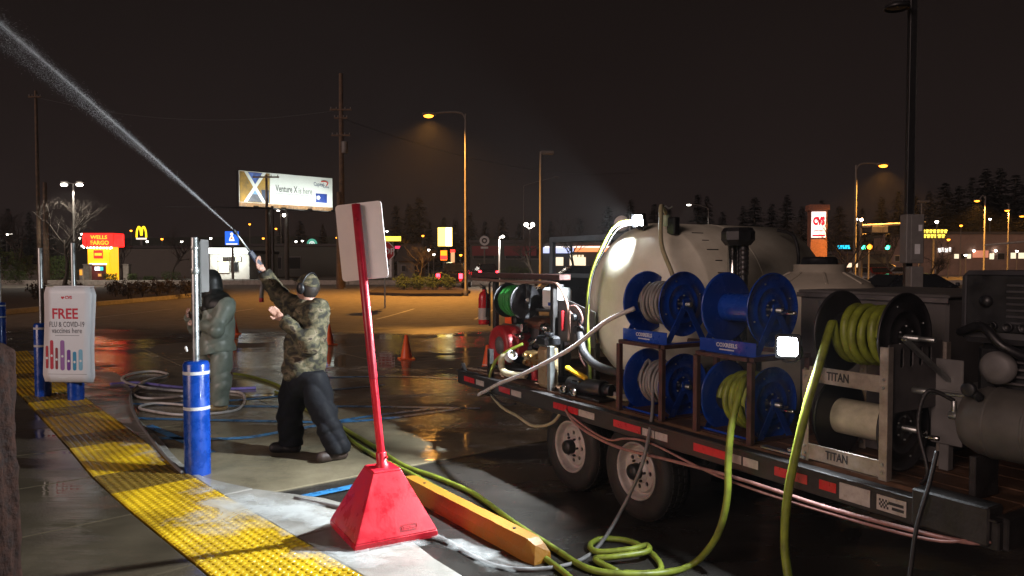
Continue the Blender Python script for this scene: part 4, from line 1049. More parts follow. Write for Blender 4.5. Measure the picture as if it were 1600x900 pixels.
obj('post', MB().lathe([(.027, 0), (.026, .62)], 20, LM), m_red, s0)
obj('upper_post', MB().lathe([(.027, .6), (.029, .62), (.029, 1.78), (.0, 1.785)], 20, LM), m_redpost, s0)
Ms = LM @ Matrix.Rotation(-PI / 2 + R(-14), 4, 'Z')
sp_ = obj('sign_panel', MB().prism(rrect(.325, .52, .025), -.0025, .0025, [], LM @ Matrix.Translation((.008, .034, 1.53)) @ Matrix.Rotation(R(-8), 4, 'Z') @ Matrix.Rotation(PI / 2, 4, 'X')), m_signback, s0)
obj('bolt', MB().cyl(LM @ Vec((0, -.03, 1.68)), LM @ Vec((0, -.04, 1.68)), .008, n=6).cyl(LM @ Vec((0, -.03, 1.38)), LM @ Vec((0, -.04, 1.38)), .008, n=6), m_redpost, sp_)

# ---- yellow wheel stop
wa, wb_ = gnd(848, 880), gnd(640, 768)
dv = (wb_ - wa); dv.z = 0; L_ = 1.83; ang = math.atan2(dv.y, dv.x)
ws = thing('wheel_stop', 'yellow painted concrete wheel stop behind the red sign base', 'wheel stop', (wa.x, wa.y, 0), ang)
sec = [(-.08, 0), (.08, 0), (.075, .07), (.045, .13), (-.045, .13), (-.075, .07)]
n = 18; v = []; f = []; rg = random.Random(3)
for i in range(n + 1):
    x = L_ * i / n; k = .82 if i in (0, n) else 1
    for y, z in sec: v.append((x + (0.03 if i == 0 and z > .1 else 0), y * k + rg.uniform(-.002, .002), z * (k if z > .05 else 1) + rg.uniform(-.0015, .0015)))
for i in range(n):
    for k in range(6): f.append((i * 6 + k, i * 6 + (k + 1) % 6, (i + 1) * 6 + (k + 1) % 6, (i + 1) * 6 + k))
f += [tuple(range(6)), tuple(n * 6 + k for k in reversed(range(6)))]
obj('kerb_block', MB().add(v, f), m_kerbyellow, ws)
for x in (.3, 1.5): obj('anchor_pin', MB().cyl((x, 0, .126), (x, 0, .134), .012, n=10), m_dark, ws)

# ---- blue bollards, some with sign posts
def bollard(label, x, y, h, r, post=None, z=0.0, bands=(.9, .62), postr=.03, group='blue bollards along the sidewalk', lean=0.0):
    t = thing('bollard', label, 'bollard', (x, y, z), 0, group)
    obj('sleeve', MB().lathe([(0, h), (r * .6, h), (r * .9, h - r * .08), (r, h - r * .3), (r, .02), (r * 1.01, .0)], 36), m_bollard, t)
    for k in bands: obj('reflective_band', MB().lathe([(r + .0015, h * k - .014), (r + .0015, h * k + .014)], 36), m_tapewhite, t)
    if post:
        obj('post', MB().lathe([(postr, h - .05), (postr, post), (postr * .9, post + .008), (0, post + .008)], 20), m_steel, t)
    return t
P = gnd(309, 742)
bl = bollard('big blue bollard carrying a steel post, right beside the kerb', P.x, P.y, 1.0, .108, 2.06, bands=(.9, .595))
obj('post_clamp', MB().lathe([(.034, 1.96), (.036, 1.97), (.036, 1.98), (.034, 1.99)], 20).lathe([(.034, 1.75), (.038, 1.755), (.038, 1.79), (.034, 1.8)], 20), m_steel, bl)
sgn = thing('parking_sign', 'blank back of a narrow upright sign on the post of the big blue bollard', 'sign', (P.x, P.y, 1.55))
obj('panel', MB().prism(rrect(.16, .46, .02), -.002, .002, [], Matrix.Translation((.045, .1, .27)) @ Matrix.Rotation(R(88), 4, 'Z') @ RYn), m_grey, sgn)
obj('strip', MB().box((.03, .02, .2), (.03, .02, .56), .003), mat('dark_backplate', (.06, .06, .055), .6), sgn)
kn = tag(obj('paper_tag', MB().sphere((0, 0, 0), (.014, .008, .016), 8, 6).sphere((.008, 0, -.02), (.012, .008, .014), 8, 6), m_white, loc=(P.x - .065, P.y - .05, 1.115)), 'small white knot tied to the post above the big blue bollard', 'knot')
kn2 = None
P = gnd(68, 622); b2 = bollard('blue bollard with a thin grey post left of the white notice board', P.x, P.y, 1.03, .1, 2.04, bands=(.93, .7))
P = gnd(119, 628); b3 = bollard('blue bollard under the white notice board', P.x, P.y, 1.02, .1, 2.1, bands=(.93, .7))
P3 = P.copy()
P = gnd(2, 548); b4 = bollard('farthest blue bollard at the left edge', P.x, P.y, 1.02, .1, 1.95, bands=(.93, .7))
# ---- notice board: folded board hung over the sign of the middle bollard
fs = thing('notice_board', 'white folded notice board reading FREE FLU & COVID-19 vaccines here on a bollard post', 'notice', (P3.x, P3.y, 0), R(-4))
dpx = P3.y / FPX
bw, bh = 78 * dpx, 146 * dpx
zb = at(119, 521, P3.y).z
def wavy(u_): return .03 * math.sin(u_ * 7 + 1.2)
nn = 14; v = []; f = []
out = rrect(bw, bh, .05, 5)
for k in range(nn + 1):
    zt = bh / 2 - bh * k / nn
    half = bw / 2 * (1 - .05 * math.sin(PI * k / nn)) - (.03 if k in (0, nn) else 0)
    for i in range(7):
        x = -half + 2 * half * i / 6; v.append((x + .012 * math.sin(zt * 4), -.13 - .03 * k / nn - .004 * math.sin(zt * 5 + .5), zt))
for k in range(nn):
    for i in range(6): f.append((k * 7 + i, k * 7 + i + 1, (k + 1) * 7 + i + 1, (k + 1) * 7 + i))
fb = MB().add(v, f, True).mesh('front_sheet')
m_board = mat('notice_white', (.74, .73, .74), .45, var=.03, scale=3)
fo = obj('front_sheet', fb, m_board, fs, (0, 0, zb))
md = fo.modifiers.new('thick', 'SOLIDIFY'); md.thickness = .006
bo2 = obj('back_sheet', fb.copy(), m_board, fs, (.045, .02, zb - .01))
md = bo2.modifiers.new('thick', 'SOLIDIFY'); md.thickness = .006
obj('fold', MB().tube([(-bw * .4, -.02, zb + bh * .5), (.05, -.02, zb + bh * .505), (bw * .44, -.02, zb + bh * .5)], .012), m_board, fs)
obj('hanger', MB().box((0, -.06, zb + bh * .42), (.09, .02, .2), .008).lathe([(.02, 0), (.035, 0), (.035, .01), (.02, .01)], 16, Matrix.Translation((0, -.1, zb + bh * .4)) @ RYn), mat('clear_clip', (.6, .6, .6), .3), fs)
def onb(x, y): return face((x * bw - .0, -.112 - .012, zb + y * bh), (1, 0, 0))
m_rprint = mat('red_print', (.55, .012, .04), .5, var=.03); m_dprint = mat('dark_print', (.06, .06, .07), .5, var=.03)
def frontz(y): return -.13 - .03 * (.5 - y) - .004 * math.sin(y * bh * 5 + .5) - .0075
def onb2(x, y): return face((x * bw, frontz(y), zb + y * bh), (1, 0, 0), up=(0, .0, 1))
text('CVS', .055, m_rprint, fs, onb2(.03, .39), .0006, bold=.002)
obj('heart', MB().prism([(.022 * math.sin(a) ** 3, .018 * math.cos(a) - .007 * math.cos(2 * a) - .003 * math.cos(3 * a)) for a in [2 * PI * i / 24 for i in range(24)]], 0, .001, (), onb2(-.09, .39)), m_rprint, fs)
text('FREE', .19, m_rprint, fs, onb2(-.04, .215), .0006, bold=.004, width=bw * .53)
text('FLU & COVID-19', .1, m_dprint, fs, onb2(.0, .105), .0006, width=bw * .72)
text('vaccines here', .1, m_dprint, fs, onb2(.0, .04), .0006, width=bw * .62)
obj('rule', MB().box((0, frontz(-.01) + .002, zb - .01 * bh), (bw * .5, .002, .006)), m_grey, fs)
for k, (x, y0, y1, c) in enumerate(((-.42, -.36, -.12, (.42, .02, .03)), (-.32, -.37, -.06, (.5, .015, .04)), (-.22, -.37, -.14, (.25, .02, .03)), (-.1, -.38, -.06, (.3, .12, .35)), (.03, -.38, -.16, (.16, .03, .28)), (.15, -.38, -.18, (.02, .25, .42)), (.275, -.38, -.155, (.2, .45, .6)))):
    wdt = (.052, .066, .052, .085, .072, .07, .08)[k] * bw
    yc = (y0 + y1) / 2; tilt = Matrix.Rotation(math.atan2(frontz(y1) - frontz(y0), (y1 - y0) * bh), 4, 'X')
    st = obj('plaster_strip', MB().prism(rrect(wdt, (y1 - y0) * bh, wdt * .48, 6), 0, .002, [], Matrix.Translation((x * bw, frontz(yc) - .0005, zb + yc * bh)) @ tilt.inverted() @ RYn), mat('strip_%d' % k, c, .5, var=.05), fs)
    obj('spot', MB().prism(circle(.016, 12), .002, .0035, [], Matrix.Translation((x * bw, frontz(yc) - .0005, zb + (yc - .01) * bh)) @ tilt.inverted() @ RYn), m_white, st)
obj('rule', MB().box((0, frontz(-.42) + .002, zb - .42 * bh), (bw * .8, .002, .005)), m_grey, fs)
obj('mark', MB().box((-.1 * bw, frontz(-.455) + .002, zb - .455 * bh), (bw * .16, .002, .016)), m_white, fs)

# ---- traffic cones
def cone_proto(label, loc, col=m_orange, band=False, h=.46, rz=0):
    t = thing('traffic_cone', label, 'traffic cone', loc, rz, 'orange traffic cones')
    obj('base', MB().prism(rrect(.3, .3, .03), 0, .022), col, t)
    obj('cone', MB().lathe([(.115, .02), (.11, .035), (.03, h - .005), (.024, h), (.018, h), (.02, h - .05)], 24), col, t)
    if band: obj('band', MB().lathe([(.092, .13), (.062, .28)], 24), m_conewhite, t)
    return t
P = gnd(635, 562); cone_proto('orange traffic cone standing alone in the wet, right of the red sign post', (P.x, P.y, .012), rz=.3)
P = gnd(514, 540); cone_proto('orange traffic cone just right of the worker in camouflage', (P.x, P.y, .012), rz=.8)
P = gnd(366, 522); cone_proto('orange traffic cone half hidden behind the worker in the rain suit', (P.x, P.y, 0), rz=.1)
P = gnd(762, 583); cone_proto('orange traffic cone with a white band behind the trailer corner', (P.x, P.y, .012), band=True, rz=.5)

# ---- hoses on the ground by the kerb
hose('hose', 'pale hose looping on the wet ground left of the big blue bollard', 'hose', [gnd(207, 612, .04), gnd(225, 596, .04), gnd(262, 586, .04), gnd(240, 580, .04), gnd(205, 584, .04), gnd(190, 592, .05), gnd(205, 600, .055), gnd(240, 607, .05), gnd(300, 612, .04), gnd(350, 614, .03)], .019, m_hclear)
hose('hose', 'pale coil of hose on the ground beside the kerb behind the big blue bollard', 'hose', [gnd(350, 618, .03), gnd(300, 612, .04), gnd(230, 607, .05), gnd(208, 613, .04), gnd(225, 622, .04), gnd(280, 620, .04), gnd(345, 612, .03), gnd(380, 616, .03), gnd(370, 640, .03), gnd(290, 648, .035), gnd(235, 642, .04), gnd(218, 636, .04), gnd(245, 630, .04), gnd(300, 634, .035)], .017, m_hclear)
hose('hose', 'grey-brown hose lying along the kerb edge towards the big blue bollard', 'hose', [gnd(262, 586, .05), gnd(225, 598, .05), gnd(206, 612, .05), gnd(205, 632, .05), gnd(214, 655, .05), gnd(232, 680, .05), gnd(258, 712, .05), gnd(285, 738, .05)], .017, m_hgrey)
hose('hose', 'violet-grey hose stretched over the wet ground left of the big blue bollard', 'hose', [gnd(172, 600, .035), gnd(215, 598, .035), gnd(270, 604, .03), gnd(330, 608, .03), gnd(400, 606, .03)], .02, mat('violet_lit_hose', (.3, .26, .75), .35))  # violet light is put into the hose colour

# ---- rough brown pillar at the left edge
pb = thing('stone_pillar', 'rough brown stone pillar cut off by the left edge of the picture', 'pillar', (-2.10, 2.66, 0))
m_stone = mat('brown_aggregate', (.028, .012, .008), .85, var=.35, scale=22, bump=1.0, bscale=45, spec=.08)
N = 22; v = []; f = []; rg = random.Random(8)
K = 40
for k in range(K + 1):
    z = 1.53 * k / K
    for i in range(N * 4):
        sd, t_ = divmod(i, N); t_ = t_ / N - .5
        x, y = ((t_, -.5), (.5, t_), (-t_, .5), (-.5, -t_))[sd]
        sc2 = .72 * (1 - .04 * k / K); j = rg.uniform(-.012, .012) + .012 * math.sin(z * 9 + i)
        v.append((x * (sc2 + j) * .62, y * (sc2 + j) * .42, z + (.02 * math.sin(i * .7) if k == K else 0)))
W_ = N * 4
for k in range(K):
    for i in range(W_): f.append((k * W_ + i, k * W_ + (i + 1) % W_, (k + 1) * W_ + (i + 1) % W_, (k + 1) * W_ + i))
f.append(tuple(K * W_ + i for i in range(W_)))
obj('shaft', MB().add(v, f, True), m_stone, pb)

# ================================================================== PEOPLE
m_skin = mat('skin', (.48, .27, .2), .5, var=.08, scale=20)
m_camo = camo_mat('camouflage_cloth', [(.02, .018, .012), (.055, .05, .026), (.1, .085, .045), (.16, .13, .08), (.045, .032, .02)], 11)
m_navy = mat('dark_trousers', (.0055, .006, .009), .8, var=.25, scale=12, bump=.5, bscale=22, spec=.3)
m_rain = mat('green_rainwear', (.22, .255, .21), .42, var=.15, scale=7, bump=.25, bscale=14)
m_raindark = mat('dark_rain_panel', (.02, .022, .02), .5, var=.2, scale=9, bump=.25, bscale=14)
m_boot = mat('brown_boot', (.045, .026, .018), .6, var=.25, scale=16)
m_bootshade = mat('shaded_boot', (.022, .017, .015), .55, var=.25, scale=16)  # far boot of each pair, shade painted in as a darker colour
m_boott = mat('tan_boot', (.42, .28, .13), .55, var=.2, scale=16)

def hand_prims(w_, d, side, r=.0105):
    """palm, four fingers and thumb from wrist w_ along d, fingers slightly curled"""
    d = Vec(d).normalized(); s_ = Vec(side); s_ = (s_ - d * s_.dot(d)).normalized(); n = d.cross(s_)
    w_ = Vec(w_); out = [(w_, w_ + d * .045, .026, .03), (w_ + d * .04 - s_ * .018, w_ + d * .085 - s_ * .022, .018, .015), (w_ + d * .04 + s_ * .018, w_ + d * .085 + s_ * .02, .018, .015)]
    for k, L in enumerate((.075, .085, .08, .062)):
        b = w_ + d * .085 + s_ * (-.028 + .019 * k)
        m1 = b + d * L * .5 - n * L * .15; e = m1 + d * L * .28 - n * L * .42
        out += [(b, m1, r, r * .95), (m1, e, r * .95, r * .8)]
    b = w_ + d * .03 - s_ * .028; m1 = b + d * .032 - s_ * .028 - n * .012; out += [(b, m1, .013, .011), (m1, m1 + d * .03 - s_ * .004 - n * .014, .011, .009)]
    return out

def person(name, label, base, J, dress, face_dir, res=.0095):
    """J: joints relative to base. One continuous body mesh; clothes are its children."""
    fd = Vec(face_dir).normalized(); sd = Vec((0, 0, 1)).cross(fd).normalized(); up = fd.cross(sd)
    hc = J['head']
    prims = [(J['neck'], hc - Vec((0, 0, .04)), .055, .055), (J['chest'], J['neck'], .1, .06), (J['pelvis'], J['chest'], .12, .14), (J['sh_a'], J['sh_b'], .07, .07)]
    for k in 'ab':
        prims += [(J['sh_' + k], J['el_' + k], .05, .04), (J['el_' + k], J['wr_' + k], .04, .027), (J['hip_' + k], J['kn_' + k], .08, .055), (J['kn_' + k], J['an_' + k], .052, .036), (J['an_' + k], J['to_' + k], .036, .03)]
    hands = hand_prims(J['wr_a'], J['wr_a'] - J['el_a'], J.get('side_a', (0, 1, 0))) + hand_prims(J['wr_b'], J['wr_b'] - J['el_b'], J.get('side_b', (0, 1, 0)))
    Rm = np.array([[fd.x, sd.x, up.x], [fd.y, sd.y, up.y], [fd.z, sd.z, up.z]])
    def body(Pq):
        d = None
        for a, b, ra, rb in prims:
            e = cone_sdf(Pq, a, b, ra, rb); d = e if d is None else smin(d, e, .04)
        h = ell_sdf(Pq, hc, (.098, .078, .118), Rm)
        h = smin(h, ell_sdf(Pq, hc + fd * .035 - up * .06, (.062, .055, .06), Rm), .04)
        h = smin(h, cone_sdf(Pq, hc + fd * .09 + up * .012, hc + fd * .113 - up * .02, .009, .014), .012)      # nose
        h = smin(h, cone_sdf(Pq, hc + fd * .088 + up * .03 - sd * .035, hc + fd * .088 + up * .03 + sd * .035, .01, .01), .015)  # brow
        h = smin(h, cone_sdf(Pq, hc + fd * .085 - up * .055 - sd * .018, hc + fd * .085 - up * .055 + sd * .018, .01, .01), .01)  # lips
        h = np.maximum(h, -ell_sdf(Pq, hc + fd * .1 + up * .01 - sd * .033, (.016, .016, .012))); h = np.maximum(h, -ell_sdf(Pq, hc + fd * .1 + up * .01 + sd * .033, (.016, .016, .012)))
        for s_ in (-1, 1): h = smin(h, ell_sdf(Pq, hc + sd * s_ * .08 - fd * .005 - up * .005, (.022, .012, .034), Rm), .012)
        d = smin(d, h, .03)
        hh = None
        for a, b, ra, rb in hands:
            e = cone_sdf(Pq, a, b, ra, rb); hh = e if hh is None else smin(hh, e, .008)
        return smin(d, hh, .012)
    A = [v for k, v in J.items() if not k.startswith('side')] + [Vec(a) for p_ in hands for a in p_[:2]]
    lo = [min(p[i] for p in A) - .16 for i in range(3)]; hi = [max(p[i] for p in A) + .16 for i in range(3)]
    o = obj(name, surf_nets(body, lo, hi, res), m_skin, loc=base); tag(o, label, 'person')
    em = obj('eyes', MB().sphere(hc + fd * .088 + up * .01 - sd * .033, .012, 8, 6).sphere(hc + fd * .088 + up * .01 + sd * .033, .012, 8, 6), mat('eye', (.1, .08, .07), .2), o)
    for nm, fn, m, rs in dress(J, fd, sd, up, Rm):
        obj(nm, surf_nets(fn, lo, hi, rs), m, o)
    return o

# ---- worker in camouflage jacket
DA = 7.0; BA = gnd(484, 715); BA = Vec((at(484, 715, DA).x, DA, .012))
jA = lambda px, py, dd=0.0: at(px, py, DA + dd) - BA
JA = dict(pelvis=jA(476, 588), chest=jA(481, 508), neck=jA(482, 473), head=jA(481, 449), hip_a=jA(464, 594, .09), kn_a=jA(453, 645, .08), an_a=jA(455, 697, .13), to_a=jA(428, 706, .12),
          hip_b=jA(489, 594, -.08), kn_b=jA(506, 646, -.1), an_b=jA(528, 702, -.14), to_b=jA(512, 717, -.2), sh_a=jA(462, 483, .13), sh_b=jA(496, 486, -.12),
          el_a=jA(436, 462, .26), wr_a=jA(412, 424, .2), el_b=jA(484, 540, -.24), wr_b=jA(442, 499, -.2), side_a=Vec((.5, 1, 0)), side_b=Vec((0, .3, 1)))
JA['an_a'].z = .09; JA['an_b'].z = .1; JA['to_a'].z = .04; JA['to_b'].z = .04
def dressA(J, fd, sd, up, Rm):
    def jacket(P):
        d = cone_sdf(P, J['chest'] + Vec((0, 0, .03)), J['pelvis'] + Vec((-.005, 0, .06)), .175, .185)
        d = smin(d, cone_sdf(P, J['sh_a'], J['sh_b'], .098, .1), .07)
        d = smin(d, cone_sdf(P, J['neck'] + Vec((0, 0, -.03)), J['neck'] + Vec((0, 0, .012)), .09, .075), .03)
        for k in 'ab':
            d = smin(d, cone_sdf(P, J['sh_' + k], J['el_' + k], .09, .074), .05)
            d = smin(d, cone_sdf(P, J['el_' + k], J['wr_' + k], .072, .052), .03)
        d = d + wrinkle(P, .017, .9, 1) - .006
        hem = J['pelvis'].z - .012 + .02 * np.sin(P[..., 0] * 14)
        d = np.maximum(d, hem - P[..., 2])
        for k in 'ab':
            ax = (J['wr_' + k] - J['el_' + k]).normalized(); w_ = J['wr_' + k]
            cut = (P - np.array(w_)) @ np.array(ax); near = ((P - np.array(w_)) ** 2).sum(-1) < .03
            d = np.where(near, np.maximum(d, cut), d)
        nk = J['neck']; return np.maximum(d, np.where(((P - np.array(nk)) ** 2).sum(-1) < .02, (P[..., 2] - nk.z - .03 + .12 * (P[..., 0] - nk.x)), -1))
    def trousers(P):
        d = cone_sdf(P, J['pelvis'] + Vec((0, 0, .03)), J['pelvis'] - Vec((0, 0, .03)), .165, .16)
        leg = None
        for k in 'ab':
            e = smin(cone_sdf(P, J['hip_' + k], J['kn_' + k], .132, .112), cone_sdf(P, J['kn_' + k], J['an_' + k] + Vec((0, 0, .02)), .11, .106), .03)
            leg = e if leg is None else smin(leg, e, .02)
        d = smin(d, leg, .05) + wrinkle(P, .017, .95, 4)
        return np.maximum(np.maximum(d, .075 - P[..., 2]), P[..., 2] - J['pelvis'].z - .07)
    def boot(k):
        def fn(P):
            a, t = J['an_' + k], J['to_' + k]; dr = (t - a); dr.z = 0; dr.normalize()
            heel = Vec((a.x, a.y, .045)) - dr * .05; toe = Vec((a.x, a.y, .045)) + dr * .16
            d = smin(cone_sdf(P, heel, toe, .048, .042), cone_sdf(P, a + Vec((0, 0, .08)), Vec((a.x, a.y, .06)), .06, .055), .03)
            d = smin(d, cone_sdf(P, Vec((toe.x, toe.y, .05)), Vec((toe.x, toe.y, .05)) - dr * .05, .05, .05), .02)
            return np.maximum(d, .002 - P[..., 2])
        return fn
    hc = J['head']
    def cap(P):
        d = ell_sdf(P, hc + up * .03, (.112, .096, .105), Rm); d = np.maximum(d, -((P - np.array(hc + up * .028)) @ np.array(up)))
        d = np.maximum(d, -ell_sdf(P, hc, (.1, .08, .115), Rm)) 
        br = ell_sdf(P, hc + fd * .12 + up * .035, (.075, .07, .012), Rm)
        return smin(d, br, .012)
    def hair(P):
        d = ell_sdf(P, hc - fd * .012 + up * .0, (.1, .089, .122), Rm)
        f_ = (P - np.array(hc)) @ np.array(fd); z_ = (P - np.array(hc)) @ np.array(up)
        return np.maximum(np.maximum(d, f_ + .005 - .3 * z_), -.085 - z_)
    return [('hair', hair, mat('dark_hair', (.03, .02, .014), .6, var=.3, scale=40), .009), ('jacket', jacket, m_camo, .011), ('trousers', trousers, m_navy, .011), ('boot', boot('a'), m_bootshade, .01), ('boot', boot('b'), m_boot, .01), ('cap', cap, m_camo, .0085)]
fdA = Vec((-.86, .42, .26))
pa = person('person', 'person in camouflage jacket, cap and dark trousers raising a spray gun', BA, JA, dressA, fdA)
hc = JA['head']; fd = fdA.normalized(); sd = Vec((0, 0, 1)).cross(fd).normalized(); up = fd.cross(sd)
mf = obj('ear_defenders', MB().tube([hc + sd * .1 * math.cos(a) + up * (.01 + .135 * math.sin(a)) - fd * .01 for a in [PI * i / 12 for i in range(13)]], .009, 6, 2), m_black, pa)
for s_ in (-1, 1):
    Mq = Matrix.Translation(hc + sd * s_ * .085 - fd * .005 - up * .005) @ (sd * s_).to_track_quat('Z', 'Y').to_matrix().to_4x4() @ Matrix.Diagonal((.85, 1.1, 1, 1))
    obj('ear_cup', MB().lathe([(.042, 0), (.05, .012), (.048, .03), (.03, .042), (0, .045)], 20, Mq), m_black, mf)
# ---- spray gun and its water
wrA = JA['wr_a']; hdir = (wrA - JA['el_a']).normalized(); grip = BA + wrA + hdir * .085
nozzle = at(364, 358, 6.95)
ld = (nozzle - grip).normalized()
sg = thing('spray_gun', 'spray gun with a thin lance held up by the worker in camouflage', 'spray gun', grip)
obj('gun_body', MB().bar(-ld * .05, ld * .16, .035, .055, .01).bar((0, 0, 0), Vec((.03, 0, -.13)), .03, .04, .008), mat('gun_navy', (.03, .035, .06), .45), sg)
obj('trigger', MB().tube([ld * .06 + Vec((0, 0, -.02)), ld * .04 + Vec((.0, 0, -.07)), ld * .02 + Vec((.02, 0, -.11))], .006), m_dark, sg)
obj('lance', MB().cyl(ld * .15, nozzle - grip - ld * .04, .011), m_steel, sg)
obj('nozzle', MB().cyl(nozzle - grip - ld * .05, nozzle - grip, .02, .014), m_dark, sg)
obj('swivel', MB().cyl((.03, 0, -.13), (.028, 0, -.22), .014).cyl((.028, 0, -.22), (.02, 0, -.33), .02), m_hgrey, sg)
obj('coupler', MB().cyl((.02, 0, -.33), (.02, 0, -.37), .022), m_engred, sg)

# ---- worker in rain suit
DB = 9.2; BB = Vec((at(338, 640, DB).x, DB, .012))
jB = lambda px, py, dd=0.0: at(px, py, DB + dd) - BB
JB = dict(pelvis=jB(338, 548), chest=jB(341, 486), neck=jB(334, 462, .03), head=jB(328, 441, .08), hip_a=jB(326, 556, .08), kn_a=jB(322, 598, .12), an_a=jB(318, 634, .12), to_a=jB(306, 640, .15),
          hip_b=jB(346, 556, -.04), kn_b=jB(345, 598, -.06), an_b=jB(343, 632, -.04), to_b=jB(327, 641, -.12), sh_a=jB(324, 478, .2), sh_b=jB(354, 480, -.12),
          el_a=jB(306, 512, .3), wr_a=jB(296, 494, .1), el_b=jB(338, 516, -.26), wr_b=jB(312, 508, -.14), side_a=Vec((0, 0, 1)), side_b=Vec((0, 0, 1)))
JB['an_a'].z = .09; JB['an_b'].z = .09; JB['to_a'].z = .04; JB['to_b'].z = .04
def dressB(J, fd, sd, up, Rm):
    def coat(P):
        d = cone_sdf(P, J['chest'] + Vec((0, 0, .03)), J['pelvis'] + Vec((.02, 0, .0)), .18, .2)
        d = smin(d, cone_sdf(P, J['sh_a'], J['sh_b'], .09, .1), .08)
        for k in 'ab':
            d = smin(d, cone_sdf(P, J['sh_' + k], J['el_' + k], .1, .08), .05)
            d = smin(d, cone_sdf(P, J['el_' + k], J['wr_' + k], .078, .06), .03)
        d = d + wrinkle(P, .015, .75, 7)
        for k in 'ab':
            ax = (J['wr_' + k] - J['el_' + k]).normalized(); w_ = J['wr_' + k]
            cut = (P - np.array(w_)) @ np.array(ax); near = ((P - np.array(w_)) ** 2).sum(-1) < .03
            d = np.where(near, np.maximum(d, cut), d)
        return np.maximum(d, J['pelvis'].z - .02 + .025 * np.sin(P[..., 0] * 11) - P[..., 2])
    hc = J['head']
    def hood(P):
        d = ell_sdf(P, hc - fd * .01, (.155, .13, .16), Rm)
        d = smin(d, cone_sdf(P, J['neck'] + Vec((.01, 0, -.04)), hc - Vec((0, 0, .05)), .13, .12), .05) + wrinkle(P, .006, 1, 3)
        inner = ell_sdf(P, hc + fd * .1, (.12, .085, .11), Rm)
        return np.maximum(np.maximum(d, -inner), -(P[..., 2] - J['neck'].z + .09))
    def yoke(P):
        d = cone_sdf(P, J['sh_a'], J['sh_b'], .098, .108); d = smin(d, cone_sdf(P, J['chest'] + Vec((0, 0, .03)), J['chest'] + Vec((0, 0, .05)), .186, .186), .08) + wrinkle(P, .015, .75, 7)
        return np.maximum(d, J['chest'].z + .04 + .25 * (P[..., 0] - J['chest'].x) - P[..., 2])
    def legs(P):
        leg = None
        for k in 'ab':
            e = smin(cone_sdf(P, J['hip_' + k] + Vec((0, 0, .05)), J['kn_' + k], .13, .112), cone_sdf(P, J['kn_' + k], J['an_' + k], .112, .105), .03)
            leg = e if leg is None else smin(leg, e, .02)
        return np.maximum(leg + wrinkle(P, .015, 1.0, 9), .07 - P[..., 2])
    def boot(k):
        def fn(P):
            a, t = J['an_' + k], J['to_' + k]; dr = (t - a); dr.z = 0; dr.normalize()
            heel = Vec((a.x, a.y, .045)) - dr * .05; toe = Vec((a.x, a.y, .045)) + dr * .17
            d = smin(cone_sdf(P, heel, toe, .05, .045), cone_sdf(P, a + Vec((0, 0, .08)), Vec((a.x, a.y, .06)), .06, .055), .03)
            return np.maximum(d, .002 - P[..., 2])
        return fn
    return [('rain_jacket', coat, m_rain, .012), ('hood', hood, m_raindark, .011), ('shoulder_panel', yoke, m_raindark, .012), ('rain_trousers', legs, m_rain, .012), ('boot', boot('a'), m_bootshade, .01), ('boot', boot('b'), m_boott, .01)]
person('person', 'person in a hooded green-grey rain suit standing behind the steel post', BB, JB, dressB, Vec((-.8, .58, -.1)), .0105)

# ---- jet of water: droplets
rs = np.random.RandomState(11)
far = at(-180, -140, 6.4)
axis = far - nozzle; Ld = axis.length; axis = axis.normalized()
pxa = axis.orthogonal().normalized(); pya = axis.cross(pxa)
ND = 34000
t_ = rs.rand(ND) ** .8
spread = .006 + .075 * t_ ** 1.1
ra = np.abs(rs.randn(ND)) * .45 * spread; ra = np.where(rs.rand(ND) < .25, ra * 2.2, ra)
an = rs.rand(ND) * 2 * np.pi
sag = -.12 * t_ ** 2 * 1.2 - np.where(rs.rand(ND) < .3, rs.rand(ND) * .35 * t_ ** 1.3, 0)
cen = np.array(nozzle)[None] + np.outer(t_ * Ld, np.array(axis)) + np.outer(ra * np.cos(an), np.array(pxa)) + np.outer(ra * np.sin(an), np.array(pya)); cen[:, 2] += sag
sz = .0006 + .0008 * rs.rand(ND)
tet = np.array([(1, 1, 1), (1, -1, -1), (-1, 1, -1), (-1, -1, 1)]) * .9
V = (cen[:, None, :] + tet[None] * sz[:, None, None]).reshape(-1, 3) - np.array(nozzle)
Fi = (np.array([(0, 1, 2), (0, 3, 1), (0, 2, 3), (1, 3, 2)])[None] + 4 * np.arange(ND)[:, None, None]).reshape(-1, 3)
me = bpy.data.meshes.new('water_jet'); me.vertices.add(len(V)); me.vertices.foreach_set('co', V.astype(np.float32).ravel())
me.loops.add(Fi.size); me.loops.foreach_set('vertex_index', Fi.astype(np.int32).ravel()); me.polygons.add(len(Fi))
me.polygons.foreach_set('loop_start', np.arange(0, Fi.size, 3, dtype=np.int32)); me.update(calc_edges=True); me.validate()
m_drop = mat('water_droplets', (.75, .78, .8), .2, var=.02)
wj = obj('water_jet', me, m_drop, loc=nozzle, kind='stuff'); tag(wj, 'jet of water droplets arching up to the top left corner', 'water jet')

# ================================================================== BACKGROUND
def X(px, d): return (px - 800) / FPX * d
def Z(py, d): return at(800, py, d).z
m_sod = emi('sodium_lamp', (1.0, .3, .022), 7); m_whl = emi('white_lamp', (1.0, .93, .82), 14)
SOD = (1.0, .42, .07)
